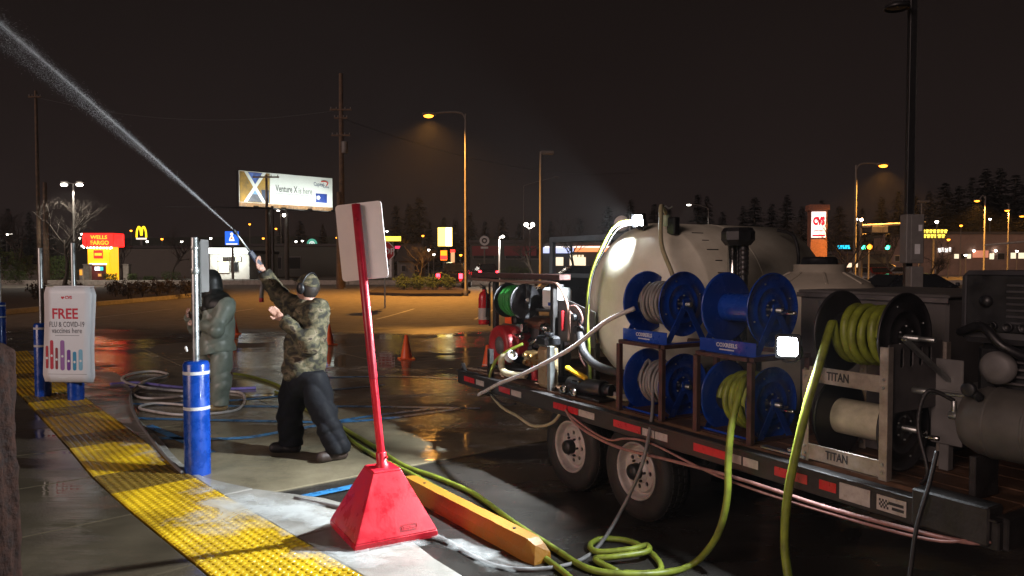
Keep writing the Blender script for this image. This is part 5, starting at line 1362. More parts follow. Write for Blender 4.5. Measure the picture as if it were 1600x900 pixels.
# ---- street, far kerbs, planting beds
st = obj('street', MB().box((0, 74, .0), (500, 15, .012)), mat('street_asphalt', (.085, .078, .07), .75, var=.2, scale=1), kind='structure')
stripe([(-120, 74), (0, 74), (160, 74)], .25, mat('yellow_line', (.45, .28, .03), .6), 'painted_line', st, .012)
kb = bpy.data.objects.new('far_kerb', None); C.objects.link(kb); kb['kind'] = 'structure'
for i in range(24):
    x = -62 + 4.4 * i
    if -9 < x < -6 or 2 < x < 5: continue
    obj('kerb_stone', MB().box((x + 2.2, 62, .12), (4.38, .35, .5), .03), m_kerb, kb)
obj('verge', MB().box((-9, 64.2, .1), (108, 4, .16), .02), mat('verge_concrete', (.26, .23, .2), .85), kb)
bed = bpy.data.objects.new('planting_bed', None); C.objects.link(bed); bed['kind'] = 'structure'
pts = [gnd(-90, 500), gnd(0, 492), gnd(150, 478), gnd(270, 467), gnd(345, 458), gnd(340, 450), gnd(120, 452), gnd(-200, 455)]
cx = sum(p.x for p in pts) / 8; cy = sum(p.y for p in pts) / 8
obj('soil', MB().prism([(p.x, p.y) for p in pts], 0, .13), m_soil, bed)
for a, b_ in zip(pts[:5], pts[1:6]): obj('bed_kerb', MB().bar((a.x, a.y, .08), (b_.x, b_.y, .08), .16, .2, .02), m_kerb, bed)
isl = bpy.data.objects.new('traffic_island', None); C.objects.link(isl); isl['kind'] = 'structure'
pts = [gnd(575, 461), gnd(640, 463), gnd(720, 463), gnd(735, 458), gnd(715, 452), gnd(590, 452)]
obj('soil', MB().prism([(p.x, p.y) for p in pts], 0, .16), m_soil, isl)

# ---- leafy shrubs
def leaf_cloud(b, n, rx, ry, rz, cz, rg, s0=.05, box=False):
    for i in range(n):
        if box: p = Vec((rg.uniform(-rx, rx), rg.uniform(-ry, ry), cz + rg.uniform(-rz, rz)))
        else:
            while True:
                p = Vec((rg.uniform(-1, 1), rg.uniform(-1, 1), rg.uniform(-1, 1)))
                if .45 < p.length < 1: break
            k = .8 + .35 * math.sin(p.x * 5 + p.y * 4) * math.sin(p.z * 5)
            p = Vec((p.x * rx * k, p.y * ry * k, cz + p.z * rz * k))
        a = Vec((rg.gauss(0, 1), rg.gauss(0, 1), rg.gauss(0, 1))).normalized(); c = a.orthogonal().normalized(); s_ = s0 * rg.uniform(.6, 1.3)
        b.add([p, p + a * s_ + c * s_ * .4, p + a * s_ * 2, p + a * s_ - c * s_ * .4], [(0, 1, 2, 3)])
def shrub(label, px, py, d, w_, h_, seed, m=None, box=False, n=900, s0=.06):
    rg = random.Random(seed); t = thing('shrub', label, 'shrub', (X(px, d), d, .1), 0, 'shrubs in the street beds')
    b = MB(); leaf_cloud(b, n, w_ / 2, w_ / 2 * (.7 if box else 1), h_ / 2, h_ / 2 + .03, rg, s0, box)
    obj('foliage', b, m or m_leaf, t)
    sb = MB()
    for k in range(5): a = k * 1.3; sb.tube([(0, 0, 0), (.1 * math.cos(a) * w_, .1 * math.sin(a) * w_, h_ * .4), (.3 * math.cos(a) * w_, .3 * math.sin(a) * w_, h_ * .8)], .015, 5, 3)
    obj('stem', sb, m_bark, t)
m_hedge = mat('lit_hedge', (.07, .11, .02), .8, var=.35, scale=3)
shrub('clipped green hedge block under the brown utility pole', 24, 440, 62, 1.5, 1.0, 1, m_hedge, True, 1100)
shrub('leafy light green shrub behind the beige wall at the left edge', 38, 420, 66, 2.4, 2.8, 2, m_hedge, False, 1500, .09)
shrub('dark round shrub at the left edge of the picture', 2, 420, 64, 4.2, 3.4, 21, m_hedge, False, 1500, .1)
shrub('tall light green hedge between the two bollard posts', 92, 432, 64, 2.4, 2.2, 3, m_hedge, True, 1800, .09)
shrub('low hedge block in front of the red and yellow cash machine', 172, 440, 63, 1.1, .75, 4, m_hedge, True, 800)
for k, px in enumerate((207, 233, 268)): shrub('low hedge block right of the cash machine, %s from it' % ORD[k], px, 440, 64, (.7, .9, 1.4)[k], (.7, .5, .9)[k], 5 + k, m_hedge, True, 700)
for k, (px, y_) in enumerate(((180, 462), (200, 465), (222, 462), (245, 460), (262, 458), (290, 460), (60, 470), (120, 468))):
    shrub('dark twiggy shrub in the near bed, %s counting from the cash machine rightwards' % ORD[k] if k < 6 else ('dark twiggy shrub in the near bed by the thin grey post' if k == 6 else 'dark twiggy shrub in the near bed behind the notice board'), px, y_, 2146 / (y_ - 410 + 6), 1.0, .9, 20 + k, m_twig, False, 420, .07)
for k, px in enumerate((630, 653, 676, 700)): shrub('dark round shrub on the traffic island, %s from the sign post' % ORD[k], px, 455, 46, 1.2, 1.0, 40 + k, m_leaf, False, 700, .07)
shrub('green shrub lit in front of the red panelled building', 806, 420, 66, 3.4, 1.5, 50, m_hedge, False, 1400, .09)

# ---- trees
def bare_tree(label, px, ybase, ytop, d, seed, spread=1.0, lean=0, group='bare street trees'):
    rg = random.Random(seed); H = Z(ytop, d) - max(0, Z(ybase, d)); 
    t = thing('bare_tree', label, 'tree', (X(px, d), d, 0), 0, group)
    tb, cb_ = MB(), MB()
    def branch(p, dr, L, r, lv):
        segs = 4 if lv < 2 else 3; pts = [p]; q = p; dd = dr.copy()
        for i in range(segs):
            dd = (dd + Vec((rg.gauss(0, .13), rg.gauss(0, .13), rg.gauss(.05, .08)))).normalized(); q = q + dd * (L / segs); pts.append(q)
        (tb if lv == 0 else cb_).tube(pts, lambda t_: r * (1 - .55 * t_), 6 if lv == 0 else (4 if lv < 3 else 3), 1, raw=True)
        if lv >= 5: return
        nb = (5, 4, 4, 3, 3)[lv]
        for i in range(nb):
            k = rg.uniform(.35, 1.0) if lv else rg.uniform(.45, 1.0); idx = min(len(pts) - 2, int(k * segs)); p0 = pts[idx].lerp(pts[idx + 1], k * segs - idx if k < 1 else 1)
            side = Vec((rg.gauss(0, 1), rg.gauss(0, 1), rg.gauss(.25, .4))).normalized(); nd = (dd * .75 + side * .8 * spread).normalized()
            branch(p0, nd, L * rg.uniform(.5, .72), r * .5, lv + 1)
    branch(Vec((0, 0, 0)), Vec((lean, 0, 1)), H * .42, H * .019, 0)
    obj('trunk', tb, m_bark, t); obj('crown', cb_, m_twig, t)
bare_tree('tall bare tree left of the cash machine, beside the twin-head lamp', 100, 440, 265, 58, 1)
bare_tree('spreading bare tree at the left edge behind the shrubs', 22, 440, 285, 75, 2)
bare_tree('bare tree behind the long pale wall, left of the steel post', 268, 430, 325, 66, 3)
bare_tree('small bare tree between the cash machine and the golden arches', 190, 440, 345, 80, 13)
bare_tree('low bare tree on the traffic island in front of the yellow sign box', 655, 452, 345, 46, 4, 1.2)
bare_tree('bare tree right of the white forked lamp', 838, 440, 300, 58, 5)
bare_tree('bare tree behind the round unlit lamp', 893, 440, 295, 62, 6, .8)
bare_tree('bare tree in front of the pharmacy pylon', 1322, 450, 285, 40, 7, .8)
bare_tree('bare tree right of the pole with grey boxes', 1455, 450, 325, 36, 8)
bare_tree('bare tree left of the pharmacy pylon', 1235, 440, 320, 70, 9, .9)
bare_tree('small bare tree behind the traffic lights', 1392, 440, 318, 64, 10, .9)

def conifer_proto(seed, slim):
    rg = random.Random(seed); t = thing('conifer', 'x', 'tree', (0, 0, 0), 0, 'dark conifers on the skyline')
    H = 1.0; b = MB()
    for lv in range(64):
        z = .1 + .9 * (lv + rg.random()) / 64; k = 1 - z
        for br in range(6):
            a = rg.uniform(0, 2 * PI); L = slim * (k ** .9 + .035) * rg.uniform(.45, 1.2); dr = rg.uniform(.15, .45)
            n_ = 7
            for j in range(n_):
                f_ = (j + rg.random()) / n_; rad = L * f_; s_ = (.006 + .03 * (1 - .5 * f_) * (k + .25)) * rg.uniform(.6, 1.3)
                p = Vec((rad * math.cos(a), rad * math.sin(a), z - dr * rad * f_ + .1 * rad)); aa = a + rg.uniform(-1.1, 1.1)
                o_ = Vec((math.cos(aa), math.sin(aa), rg.uniform(-.7, .1))); sd_ = Vec((-math.sin(aa), math.cos(aa), rg.uniform(-.5, .5)))
                b.add([p - sd_ * s_ * .5, p + sd_ * s_ * .5, p + o_ * s_ * 1.4], [(0, 1, 2)])
    obj('crown', b, m_needle, t)
    obj('trunk', MB().lathe([(.016, 0), (.012, .4), (.002, .97)], 6), m_bark, t)
    return t
protos = [conifer_proto(1, .19), conifer_proto(2, .24), conifer_proto(3, .16), conifer_proto(4, .28)]
CON = [('left treeline', [(-20, 335, 120, 1), (15, 325, 110, 3), (48, 330, 115, 0), (78, 345, 120, 1)]),
       ('clump behind the sign stand', [(440, 352, 130, 1), (470, 345, 130, 3), (505, 350, 130, 1), (540, 355, 130, 0), (585, 350, 130, 3), (620, 320, 110, 2), (640, 318, 112, 0), (655, 308, 108, 1), (672, 345, 115, 2), (694, 338, 118, 2), (712, 343, 120, 0)]),
       ('row behind the red panelled building', [(735, 330, 110, 0), (758, 345, 115, 1), (785, 338, 110, 3), (812, 348, 118, 0), (860, 345, 120, 1), (905, 340, 120, 3)]),
       ('row above the big tank', [(950, 322, 125, 1), (985, 312, 118, 0), (1022, 318, 120, 3), (1045, 325, 122, 1), (1090, 303, 112, 2), (1104, 306, 115, 1), (1128, 330, 120, 3), (1160, 322, 112, 0), (1178, 308, 110, 1), (1205, 318, 114, 3), (1228, 305, 112, 0), (1252, 322, 118, 1), (1283, 312, 112, 3), (1310, 322, 125, 1)]),
       ('row behind the traffic lights', [(1345, 325, 130, 1), (1376, 308, 125, 0), (1402, 298, 128, 3), (1428, 305, 130, 1)]),
       ('tall wood at the right edge', [(1450, 298, 150, 1), (1474, 285, 148, 3), (1496, 290, 152, 1), (1516, 276, 150, 3), (1538, 264, 148, 0), (1560, 262, 150, 1), (1584, 272, 152, 3), (1606, 266, 150, 1), (1630, 270, 150, 3), (1530, 300, 140, 3), (1575, 305, 140, 1), (1480, 320, 138, 3)])]
used = set(); rg = random.Random(4)
for grp, lst in CON:
    for k, (px, yt, d, pi) in enumerate(lst):
        h_ = Z(yt, d); lab = 'dark conifer, %s of the %s counting from the left' % (ORD[k], grp)
        if grp.startswith('tall') and k > 8: lab = 'lower dark conifer before the tall wood at the right edge, %s from the left' % ORD[{9: 1, 10: 2, 11: 0}[k]]
        wd = h_ * rg.uniform(1.3, 2.0)
        if pi in used: dup(protos[pi], (X(px, d), d, 0), rg.uniform(0, 6), lab, (wd, wd, h_))
        else:
            used.add(pi); p_ = protos[pi]; p_.location = (X(px, d), d, 0); p_.scale = (wd, wd, h_); p_['label'] = lab

# ---- street lamps and poles
def arm_lamp(label, px, ytop, pxl, yl, d, col, power, r=.1, lit=True, base=0.0, cone=138):
    x0, z1 = X(px, d), Z(ytop, d); xl, zl = X(pxl, d), Z(yl, d)
    t = thing('street_lamp', label, 'street lamp', (x0, d, base))
    obj('pole', MB().lathe([(r * 1.5, 0), (r * 1.5, .3), (r, .32), (r * .6, z1)], 12), m_pole, t)
    s_ = 1 if xl > x0 else -1
    obj('arm', MB().tube([(0, 0, z1 - .3), (s_ * .25, 0, z1 + .05), ((xl - x0) * .55, 0, (zl + z1) / 2 + .15), (xl - x0, 0, zl + .1)], .05, 6, 5), m_pole, t)
    hd = obj('head', MB().box((xl - x0 + s_ * .1, 0, zl + .1), (.75, .32, .16), .06), m_pole, t)
    obj('lens', MB().sphere((xl - x0 + s_ * .12, 0, zl + .0), (.27, .15, .11), 12, 8), m_sod if lit == 'sod' else (m_whl if lit else m_pole), hd)
    if power: lamp_light('lamp', 'SPOT', (xl + s_ * .12, d, zl - .16), power, col, .18, (0, -.05, -1), cone, .65)
    return t
arm_lamp('tall street lamp with a glowing orange head left of its pole, centre of the picture', 728, 178, 674, 181, 41, SOD, 15500, .09, 'sod', 0.0, 146)
l2 = arm_lamp('street lamp with a glowing orange head right of its pole, beside the traffic lights', 1335, 258, 1374, 259, 46, SOD, 12000, .1, 'sod')
arm_lamp('orange street lamp above the far right road, left of its pole', 1537, 306, 1526, 314, 75, SOD, 9000, .1, 'sod')
arm_lamp('orange street lamp near the right edge on a straight pole', 1574, 318, 1573, 329, 85, SOD, 5000, .1, 'sod')
arm_lamp('orange street lamp cut off by the right edge', 1604, 330, 1596, 338, 90, SOD, 4000, .1, 'sod')
arm_lamp('curved-arm street lamp glowing white above the big tank', 1106, 325, 1077, 320, 90, (1, .95, .85), 1500, .07, True)
arm_lamp('slim far street lamp with a dim head right of the shoebox light', 818, 290, 868, 278, 100, SOD, 0, .07, False)
arm_lamp('far street lamp with a small white light below the billboard', 440, 330, 437, 329, 120, (1, .8, .5), 800, .08, True)
# shoebox lights
def shoebox(label, px, ytop, d, hx, lit=False, r=.09, hw=.7):
    z1 = Z(ytop, d); t = thing('lot_light', label, 'pole light', (X(px, d), d, 0))
    obj('pole', MB().lathe([(r * 2.2, 0), (r * 2.2, .6), (r * 1.1, .62), (r * .8, z1)], 12), m_pole, t)
    h_ = obj('head', MB().box((hx * .5, 0, z1 - .05), (hw, .4, .16), .03).bar((0, 0, z1 - .08), (hx * .3, 0, z1 - .05), .06, .06), m_pole, t)
    obj('lens', MB().box((hx * .5, 0, z1 - .135), (hw * .8, .3, .02)), m_whl if lit else m_grey, h_)
shoebox('unlit shoebox light on a rusty pole, centre right', 845, 237, 40, .7)
shoebox('small shoebox light on an orange-lit pole behind the traffic lights', 1438, 314, 62, .3, False, .06, .9)
# near tall lot light with boxes
d = 17.0
t = thing('lot_light', 'tall dark parking-lot light pole rising out of the top right', 'pole light', (X(1418, d), d, 0))
obj('pole', MB().box((0, 0, 3.95), (.15, .15, 7.9), .01).box((0, 0, .3), (.5, .5, .6), .03), m_dark, t)
hd = obj('head', MB().lathe([(0, .06), (.12, .05), (.26, -.02), (.28, -.08), (.25, -.1), (.23, -.06)], 24, Matrix.Translation((-.4, -.1, Z(10, d)))).bar((0, 0, Z(6, d)), (-.3, -.08, Z(6, d)), .08, .08), m_dark, t)
obj('lens', MB().lathe([(0, -.09), (.12, -.08), (.22, -.06)], 20, Matrix.Translation((-.4, -.1, Z(10, d)))), m_grey, hd)
obj('conduit', MB().cyl((.1, -.02, 2.7), (.1, -.02, 7.6), .02), m_steel, t)
cab = thing('meter_cabinet', 'grey electrical cabinet strapped to the tall parking-lot pole', 'cabinet', (X(1415, d), d - .2, 1.2))
obj('upper_box', MB().box((.02, 0, 1.18), (.4, .3, 1.1), .015), m_grey, cab); obj('lower_box', MB().box((.08, -.02, .25), (.28, .26, .62), .015), m_grey, cab)
obj('door', MB().box((.06, -.156, 1.2), (.28, .012, 1.0), .006), m_grey, cab)
obj('notice', MB().box((.06, -.165, .95), (.12, .004, .22)), m_tapewhite, cab)
obj('notice', MB().box((.12, -.165, 1.42), (.08, .004, .14)), m_tapewhite, cab)
# twin head lamp at the left
d = 58
t = thing('street_lamp', 'twin-head white lamp on a pole at the left', 'street lamp', (X(117, d), d, 0))
obj('pole', MB().lathe([(.14, 0), (.14, .4), (.08, .42), (.06, Z(286, d))], 12), m_pole, t)
for px in (104, 128):
    xx = X(px, d) - X(117, d)
    h_ = obj('head', MB().bar((0, 0, Z(287, d)), (xx, 0, Z(285, d)), .06, .06).box((xx, 0, Z(285, d) + .05), (.55, .35, .14), .04), m_pole, t)
    obj('lens', MB().sphere((xx, -.08, Z(289, d)), (.26, .2, .12), 12, 8), m_whl, h_)
    lamp_light('lamp', 'SPOT', (X(px, d), d - .1, Z(291, d) - .1), 1300, (1, .92, .78), .15, (0, -.1, -1), 140, .5)
d = 70
t = thing('street_lamp', 'small forked white lamp in front of the bare trees, centre right', 'street lamp', (X(828, d), d, 0))
obj('pole', MB().lathe([(.1, 0), (.06, Z(355, d))], 10), m_pole, t)
for px in (822, 832): obj('globe', MB().sphere((X(px, d) - X(828, d), 0, Z(351, d)), .2, 12, 8).bar((0, 0, Z(358, d)), (X(px, d) - X(828, d), 0, Z(353, d)), .05, .05), m_whl, t)
d = 55
t = thing('street_lamp', 'low white-lit post lamp in front of the red panelled building', 'street lamp', (X(780, d), d, 0))
obj('pole', MB().lathe([(.07, 0), (.06, Z(370, d))], 10), m_white, t)
obj('head', MB().bar((0, 0, Z(372, d)), (.3, 0, Z(368, d)), .07, .07).sphere((.25, 0, Z(370, d)), (.16, .1, .08), 10, 6), m_whl, t)
lamp_light('lamp', 'SPOT', (X(783, d), d - .2, Z(374, d)), 700, (1, .95, .85), .1, (0, 0, -1), 160, .5)

def utility(label, px, ytop, d, arms, r=.16, lean=0):
    z1 = Z(ytop, d); t = thing('utility_pole', label, 'utility pole', (X(px, d), d, 0))
    obj('pole', MB().cyl((0, 0, 0), (lean, 0, z1), r * 1.2, r * .75, 10), m_woodpole, t)
    for y_, w_ in arms:
        z = Z(y_, d); a = obj('crossarm', MB().box((lean * z / z1, -.14, z), (w_, .1, .12), .01), m_woodpole, t)
        for k in (-.45, -.2, .2, .45): obj('insulator', MB().cyl((k * w_, -.14, z + .06), (k * w_, -.14, z + .2), .04, .03, 8), m_grey, a)
    return t
up1 = utility('tall dark utility pole far left with a small top bracket', 62, 142, 60, [(152, 1.0)], .14)
utility('brown utility pole lit orange beside the hedge at the left', 73, 285, 62, [], .2)
up2 = utility('tallest utility pole behind the sign stand with several crossarms', 535, 115, 55, [(172, 1.6), (185, 1.0), (212, 1.4)], .2)
obj('transformer', MB().lathe([(0, 0), (.22, 0), (.24, .05), (.24, .8), (.2, .86), (0, .88)], 14, Matrix.Translation((.3, -.2, Z(240, 55)))), m_grey, up2)
utility('short timber pole standing in front of the billboard', 418, 273, 62, [(277, 2.2)], .13)
utility('orange-lit timber pole just left of the sign stand panel', 531, 300, 52, [], .22)
def wire(label, a, b, sag=.8):
    m_ = (a + b) / 2 - Vec((0, 0, sag)); hose('overhead_wire', label, 'wire', [a, a.lerp(m_, .5) - Vec((0, 0, sag * .25)), m_, m_.lerp(b, .5) - Vec((0, 0, sag * .25)), b], .018, m_black, 4, 6)
wire('overhead wire sagging between the two tall utility poles', Vec((X(62, 60), 60, Z(152, 60))), Vec((X(535, 55), 55, Z(172, 55))), 1.2)
wire('overhead wire running right from the tallest utility pole', Vec((X(535, 55), 55, Z(185, 55))), Vec((X(1000, 80), 80, Z(270, 80))), 1.5)
# mast arm pointing left of the billboard
d = 60
t = thing('signal_mast', 'dark horizontal mast arm crossing below the billboard', 'mast', (X(427, d), d, 0))
obj('pole', MB().lathe([(.12, 0), (.09, Z(322, d))], 10), m_dark, t)
obj('arm', MB().cyl((0, 0, Z(325, d)), (X(247, d) - X(427, d), 0, Z(323, d)), .09, .05, 10), m_dark, t)

# ---- traffic lights at the right
d = 46
t = thing('signal_mast', 'orange-lit traffic mast arm with hanging green lights', 'traffic light', (X(1337, d) + .4, d + .3, 0))
obj('pole', MB().lathe([(.16, 0), (.14, .5), (.11, Z(345, d))], 12), m_pole, t)
obj('arm', MB().cyl((0, 0, Z(353, d)), (X(1448, d) - X(1337, d) - .4, 0, Z(347, d)), .11, .07, 10), m_kerb, t)
m_green = emi('green_signal', (.05, 1.0, .5), 9)
def signal(px, y, par, ox, dd):
    h_ = obj('signal_head', MB().box((px - ox, 0, Z(y - 7, dd)), (.36, .22, 1.05), .03), m_black, par)
    for k in range(3):
        zz = Z(y - 7, dd) + (.34, 0, -.34)[k]
        obj('lens', MB().lathe([(0, .04), (.1, .03), (.13, 0)], 16, Matrix.Translation((px - ox, -.115, zz)) @ RYn), m_green if k == 2 else m_dark, h_)
        obj('visor', MB().lathe([(.14, 0), (.145, .16)], 14, Matrix.Translation((px - ox, -.11, zz)) @ RYn, True, (0, PI)), m_black, h_)
for px in (1351, 1388, 1436): signal(X(px, d), 385, t, X(1337, d) + .4, d)
obj('name_plate', MB().box((X(1376, d) - X(1337, d) - .4, -.1, Z(358, d)), (1.0, .03, .4), .01), m_grey, t)
for k, (px, py) in enumerate(((1339, 343), (1347, 343))): obj('camera_lamp', MB().sphere((X(px, d) - X(1337, d) - .4, -.1, Z(py, d)), .1, 10, 6), m_whl, t)
t = thing('signal_mast', 'second orange traffic mast arm at the far right edge', 'mast', (X(1620, 60), 60, 0))
obj('pole', MB().lathe([(.15, 0), (.11, Z(370, 60))], 10), m_pole, t)
obj('arm', MB().cyl((0, 0, Z(376, 60)), (X(1538, 60) - X(1620, 60), 0, Z(383, 60)), .1, .07, 10), m_kerb, t)
t = thing('pedestrian_lamp', 'amber signal glowing between the green traffic lights', 'signal', (X(1357, 52), 52, 0))
obj('pole', MB().lathe([(.06, 0), (.05, Z(380, 52))], 8), m_pole, t); obj('lens', MB().sphere((0, -.1, Z(386, 52)), .17, 10, 8), m_sod, t)

# ---- billboard
d = 64
A_, B_ = at(373, 266, 62), at(519, 277, 68); zb0, zb1 = at(373, 322, 62).z, Z(265, 62)
bx0 = Vec((A_.x, A_.y, 0)); dirb = Vec((B_.x - A_.x, B_.y - A_.y, 0)); Lb = dirb.length; angb = math.atan2(dirb.y, dirb.x)
hb = at(373, 266, 62).z - zb0
bbd = thing('billboard', 'large lit billboard reading Venture X is here', 'billboard', (A_.x, A_.y, 0), angb)
m_bill = mat('billboard_sheet', (.72, .76, .72), .6, var=.03, scale=.6)
obj('back_frame', MB().box((Lb / 2, .25, zb0 + hb / 2), (Lb + .1, .4, hb + .1), .03), m_dark, bbd)
pn = obj('poster', MB().box((Lb / 2, 0, zb0 + hb / 2), (Lb, .06, hb), .01), m_bill, bbd)
def bp(x, y): return Vec((x * Lb, -.045, zb0 + y * hb))
def patch(pts, m, nm='print', lift=0.0): return obj(nm, MB().prism([(x * Lb, y * hb) for x, y in pts], 0, .006, [], Matrix.Translation((0, -.031 - lift, zb0)) @ Matrix.Rotation(PI / 2, 4, 'X')), m, pn)
patch([(.005, .12), (.31, .12), (.31, .98), (.005, .98)], mat('bill_gold', (.42, .24, .04), .6, var=.4, scale=1.2, col2=(.12, .1, .06)))
patch([(.07, .97), (.25, .97), (.16, .62)], mat('bill_sky', (.12, .2, .55), .6, var=.3, scale=2), lift=.007)
patch([(.08, .14), (.245, .14), (.16, .48)], mat('bill_road', (.16, .17, .2), .6, var=.3, scale=2), lift=.007)
patch([(.13, .36), (.19, .36), (.16, .48)], mat('bill_sky2', (.2, .4, .7), .6), lift=.0135)
patch([(.22, .5), (.3, .5), (.3, .14), (.235, .14)], mat('bill_denim', (.05, .07, .12), .6, var=.3, scale=3), lift=.007)
for a, b_ in (((.065, .99), (.25, .13)), ((.255, .99), (.06, .13))):
    w2 = .018; patch([(a[0] - w2, a[1]), (a[0] + w2, a[1]), (b_[0] + w2, b_[1]), (b_[0] - w2, b_[1])], m_bill, lift=.02 if a[0] < .1 else .027)
patch([(.0, .0), (1, .0), (1, .11), (0, .11)], mat('bill_apron', (.45, .24, .1), .6, var=.35, scale=3), lift=.001)
text('Venture X', .82, mat('bill_text', (.16, .17, .17), .6), pn, face(bp(.485, .56), (1, 0, 0)), .004, bold=.015, width=.235 * Lb)
text('is here', .8, mat('bill_text2', (.2, .22, .21), .6), pn, face(bp(.69, .54), (1, 0, 0)), .004, width=.15 * Lb)
obj('fine_print', MB().box(bp(.56, .42), (.38 * Lb, .004, .1)), mat('bill_fine', (.5, .54, .52), .6), pn)
obj('fine_line', MB().box(bp(.68, .16), (.62 * Lb, .004, .05)), MATS['bill_fine'], pn)
text('Capital', .5, mat('bill_navy', (.03, .06, .16), .6), pn, face(bp(.84, .78), (1, 0, 0)), .004, width=.11 * Lb)
text('One', .34, MATS['bill_navy'], pn, face(bp(.925, .72), (1, 0, 0)), .004)
obj('swoosh', MB().tube([bp(.87, .87), bp(.91, .89), bp(.945, .85), bp(.93, .76)], .05, 6, 5), mat('bill_red', (.6, .06, .03), .5), pn)
cd = obj('card', MB().box(bp(.87, .37) + Vec((0, -.004, 0)), (.13 * Lb, .012, .27 * hb), .005), mat('bill_card', (.02, .06, .32), .5), pn)
obj('chip', MB().lathe([(0, 0), (.22, 0)], 5, Matrix.Translation(bp(.835, .38) + Vec((0, -.013, 0))) @ RYn, False), m_white, cd)
obj('catwalk', MB().box((Lb / 2, -.5, zb0 - .12), (Lb + 1, .7, .06), .01), m_dark, bbd)
for px in (418, 446): obj('support', MB().cyl(((px - 373) / 146 * Lb, .3, 0), ((px - 373) / 146 * Lb, .3, zb0), .2, n=10), m_pole, bbd)
for k in (.08, .36, .64, .9):
    fx = obj('floodlight', MB().bar((k * Lb, -.5, zb0 - .1), (k * Lb, -1.6, zb0 - .15), .05, .05).box((k * Lb, -1.65, zb0 - .1), (.4, .22, .15), .03), m_dark, bbd)
    q = Matrix.Translation((A_.x, A_.y, 0)) @ Matrix.Rotation(angb, 4, 'Z'); lp = q @ Vec((k * Lb, -1.9, zb0 + .1)); tg = q @ Vec((k * Lb, 0, zb0 + hb * .6))
    lamp_light('lamp', 'SPOT', lp, 330, (.95, 1.0, .95), .1, tg - lp, 140, .8)
obj('lamp_dot', MB().sphere((.44 * Lb, -.3, zb0 - .6), .14, 10, 8), m_whl, bbd)

# ---- cash machine kiosk
d = 68
kx = X(162, d); t = thing('cash_machine', 'yellow cash machine kiosk with a red lit fascia and a string of bulbs', 'cash machine', (kx, d, 0))
m_ky = emi('kiosk_yellow_glow', (1.0, .5, .008), 1.4); m_kr = emi('kiosk_red', (.95, .012, .008), 3.2)
s_ = d / FPX
obj('body', MB().box((0, 0, 28 * s_), (34 * s_, 1.6, 56 * s_), .04), m_ky, t)  # body glows in place of the bulbs' light falling on it
obj('fascia', MB().box((1 * s_, 0, 66 * s_), (48 * s_, 1.9, 21 * s_), .05), m_kr, t)
text('WELLS', .45, emi('kiosk_letters', (1, .62, .03), 1.3), t, face((1 * s_ + .1, -.965, 70 * s_), (1, 0, 0)), .01, bold=.012, width=26 * s_)
text('FARGO', .52, MATS['kiosk_letters'], t, face((2 * s_ + .1, -.965, 61.5 * s_), (1, 0, 0)), .01, bold=.012, width=28 * s_)
q_ = obj('logo_plate', MB().box((0, -.82, 44 * s_), (14 * s_, .03, 13 * s_)), m_kr, t)
obj('logo_bar', MB().box((0, -.845, 44 * s_), (11 * s_, .02, 4 * s_)), MATS['kiosk_letters'], q_)
nch = obj('machine_front', MB().box((0, -.82, 14 * s_), (23 * s_, .04, 27 * s_), .01), mat('machine_dark_red', (.16, .02, .015), .5), t)
obj('hood_light', MB().box((0, -.9, 29 * s_), (25 * s_, .2, 2.2 * s_)), emi('hood_light', (.9, .95, 1), 2.2), t)
obj('screen', MB().box((-1.5 * s_, -.86, 22 * s_), (8 * s_, .03, 5.5 * s_)), emi('screen_white', (.8, .95, 1), 1.6), nch)
obj('screen', MB().box((5 * s_, -.86, 22 * s_), (5 * s_, .03, 5.5 * s_)), emi('screen_teal', (.05, .6, .6), 1.2), nch)
obj('keypad', MB().box((2 * s_, -.86, 12 * s_), (5 * s_, .04, 4 * s_)), emi('keypad', (.8, .35, .08), .8), nch)
for k in range(9): obj('bulb', MB().sphere(((-20 + 5 * k) * s_, -1.0, (54.4 - .12 * k) * s_), .075, 8, 6), m_whl, t)
for k, (bx2, bz) in enumerate(((-25, 75), (-27, 69), (-24, 57), (21, 54))): obj('bulb', MB().sphere((bx2 * s_, -.9, bz * s_), .08, 8, 6), m_whl, t)
for px in (137, 199):
    t2 = thing('stone_post', 'pale square post %s the yellow cash machine' % ('left of' if px < 160 else 'right of'), 'post', (X(px, 66), 66, .1))
    obj('shaft', MB().box((0, 0, .75), (.5, .5, 1.5), .03), m_kerb, t2); obj('cap', MB().box((0, 0, 1.55), (.58, .58, .1), .02), m_kerb, t2)
t2 = thing('sign_post', 'orange-lit small sign post left of the cash machine', 'sign', (X(128, 67), 67, .1))
obj('shaft', MB().box((0, 0, .6), (.3, .3, 1.2), .02), m_kerb, t2); obj('lit_face', MB().box((0, -.16, .85), (.24, .02, .5)), emi('amber_face', (1, .45, .05), .9), t2)
lamp_light('lamp', 'SPOT', (kx, d - 1.05, 28.0 * s_), 60, (1, .95, .9), .2, (0, -.3, -1), 150, .5)

# ---- golden arches sign
d = 120; gx = X(222, d); t = thing('arches_sign', 'small glowing yellow M arches sign left of the lit shop', 'sign', (gx, d, 0))
s_ = d / FPX; m_arch = emi('arch_yellow', (1, .66, .015), 2.2)
za = Z(371, d); pt_ = lambda x, y: (x * s_, 0, za + y * s_)
for sx in (-1, 1): obj('arch', MB().tube([pt_(sx * 7.6, 0), pt_(sx * 7.0, 9), pt_(sx * 5.2, 15), pt_(sx * 3.6, 16.4), pt_(sx * 2.0, 15), pt_(sx * .9, 9), pt_(sx * .3, 3)], .14, 8, 5), m_arch, t)
obj('reader_board', MB().box((0, 0, za - .2), (16 * s_, .2, 2.6 * s_), .02), emi('reader', (1, .85, .7), 1.2), t)
obj('pole', MB().box((0, .1, za / 2), (.4, .3, za), .02), m_pole, t)

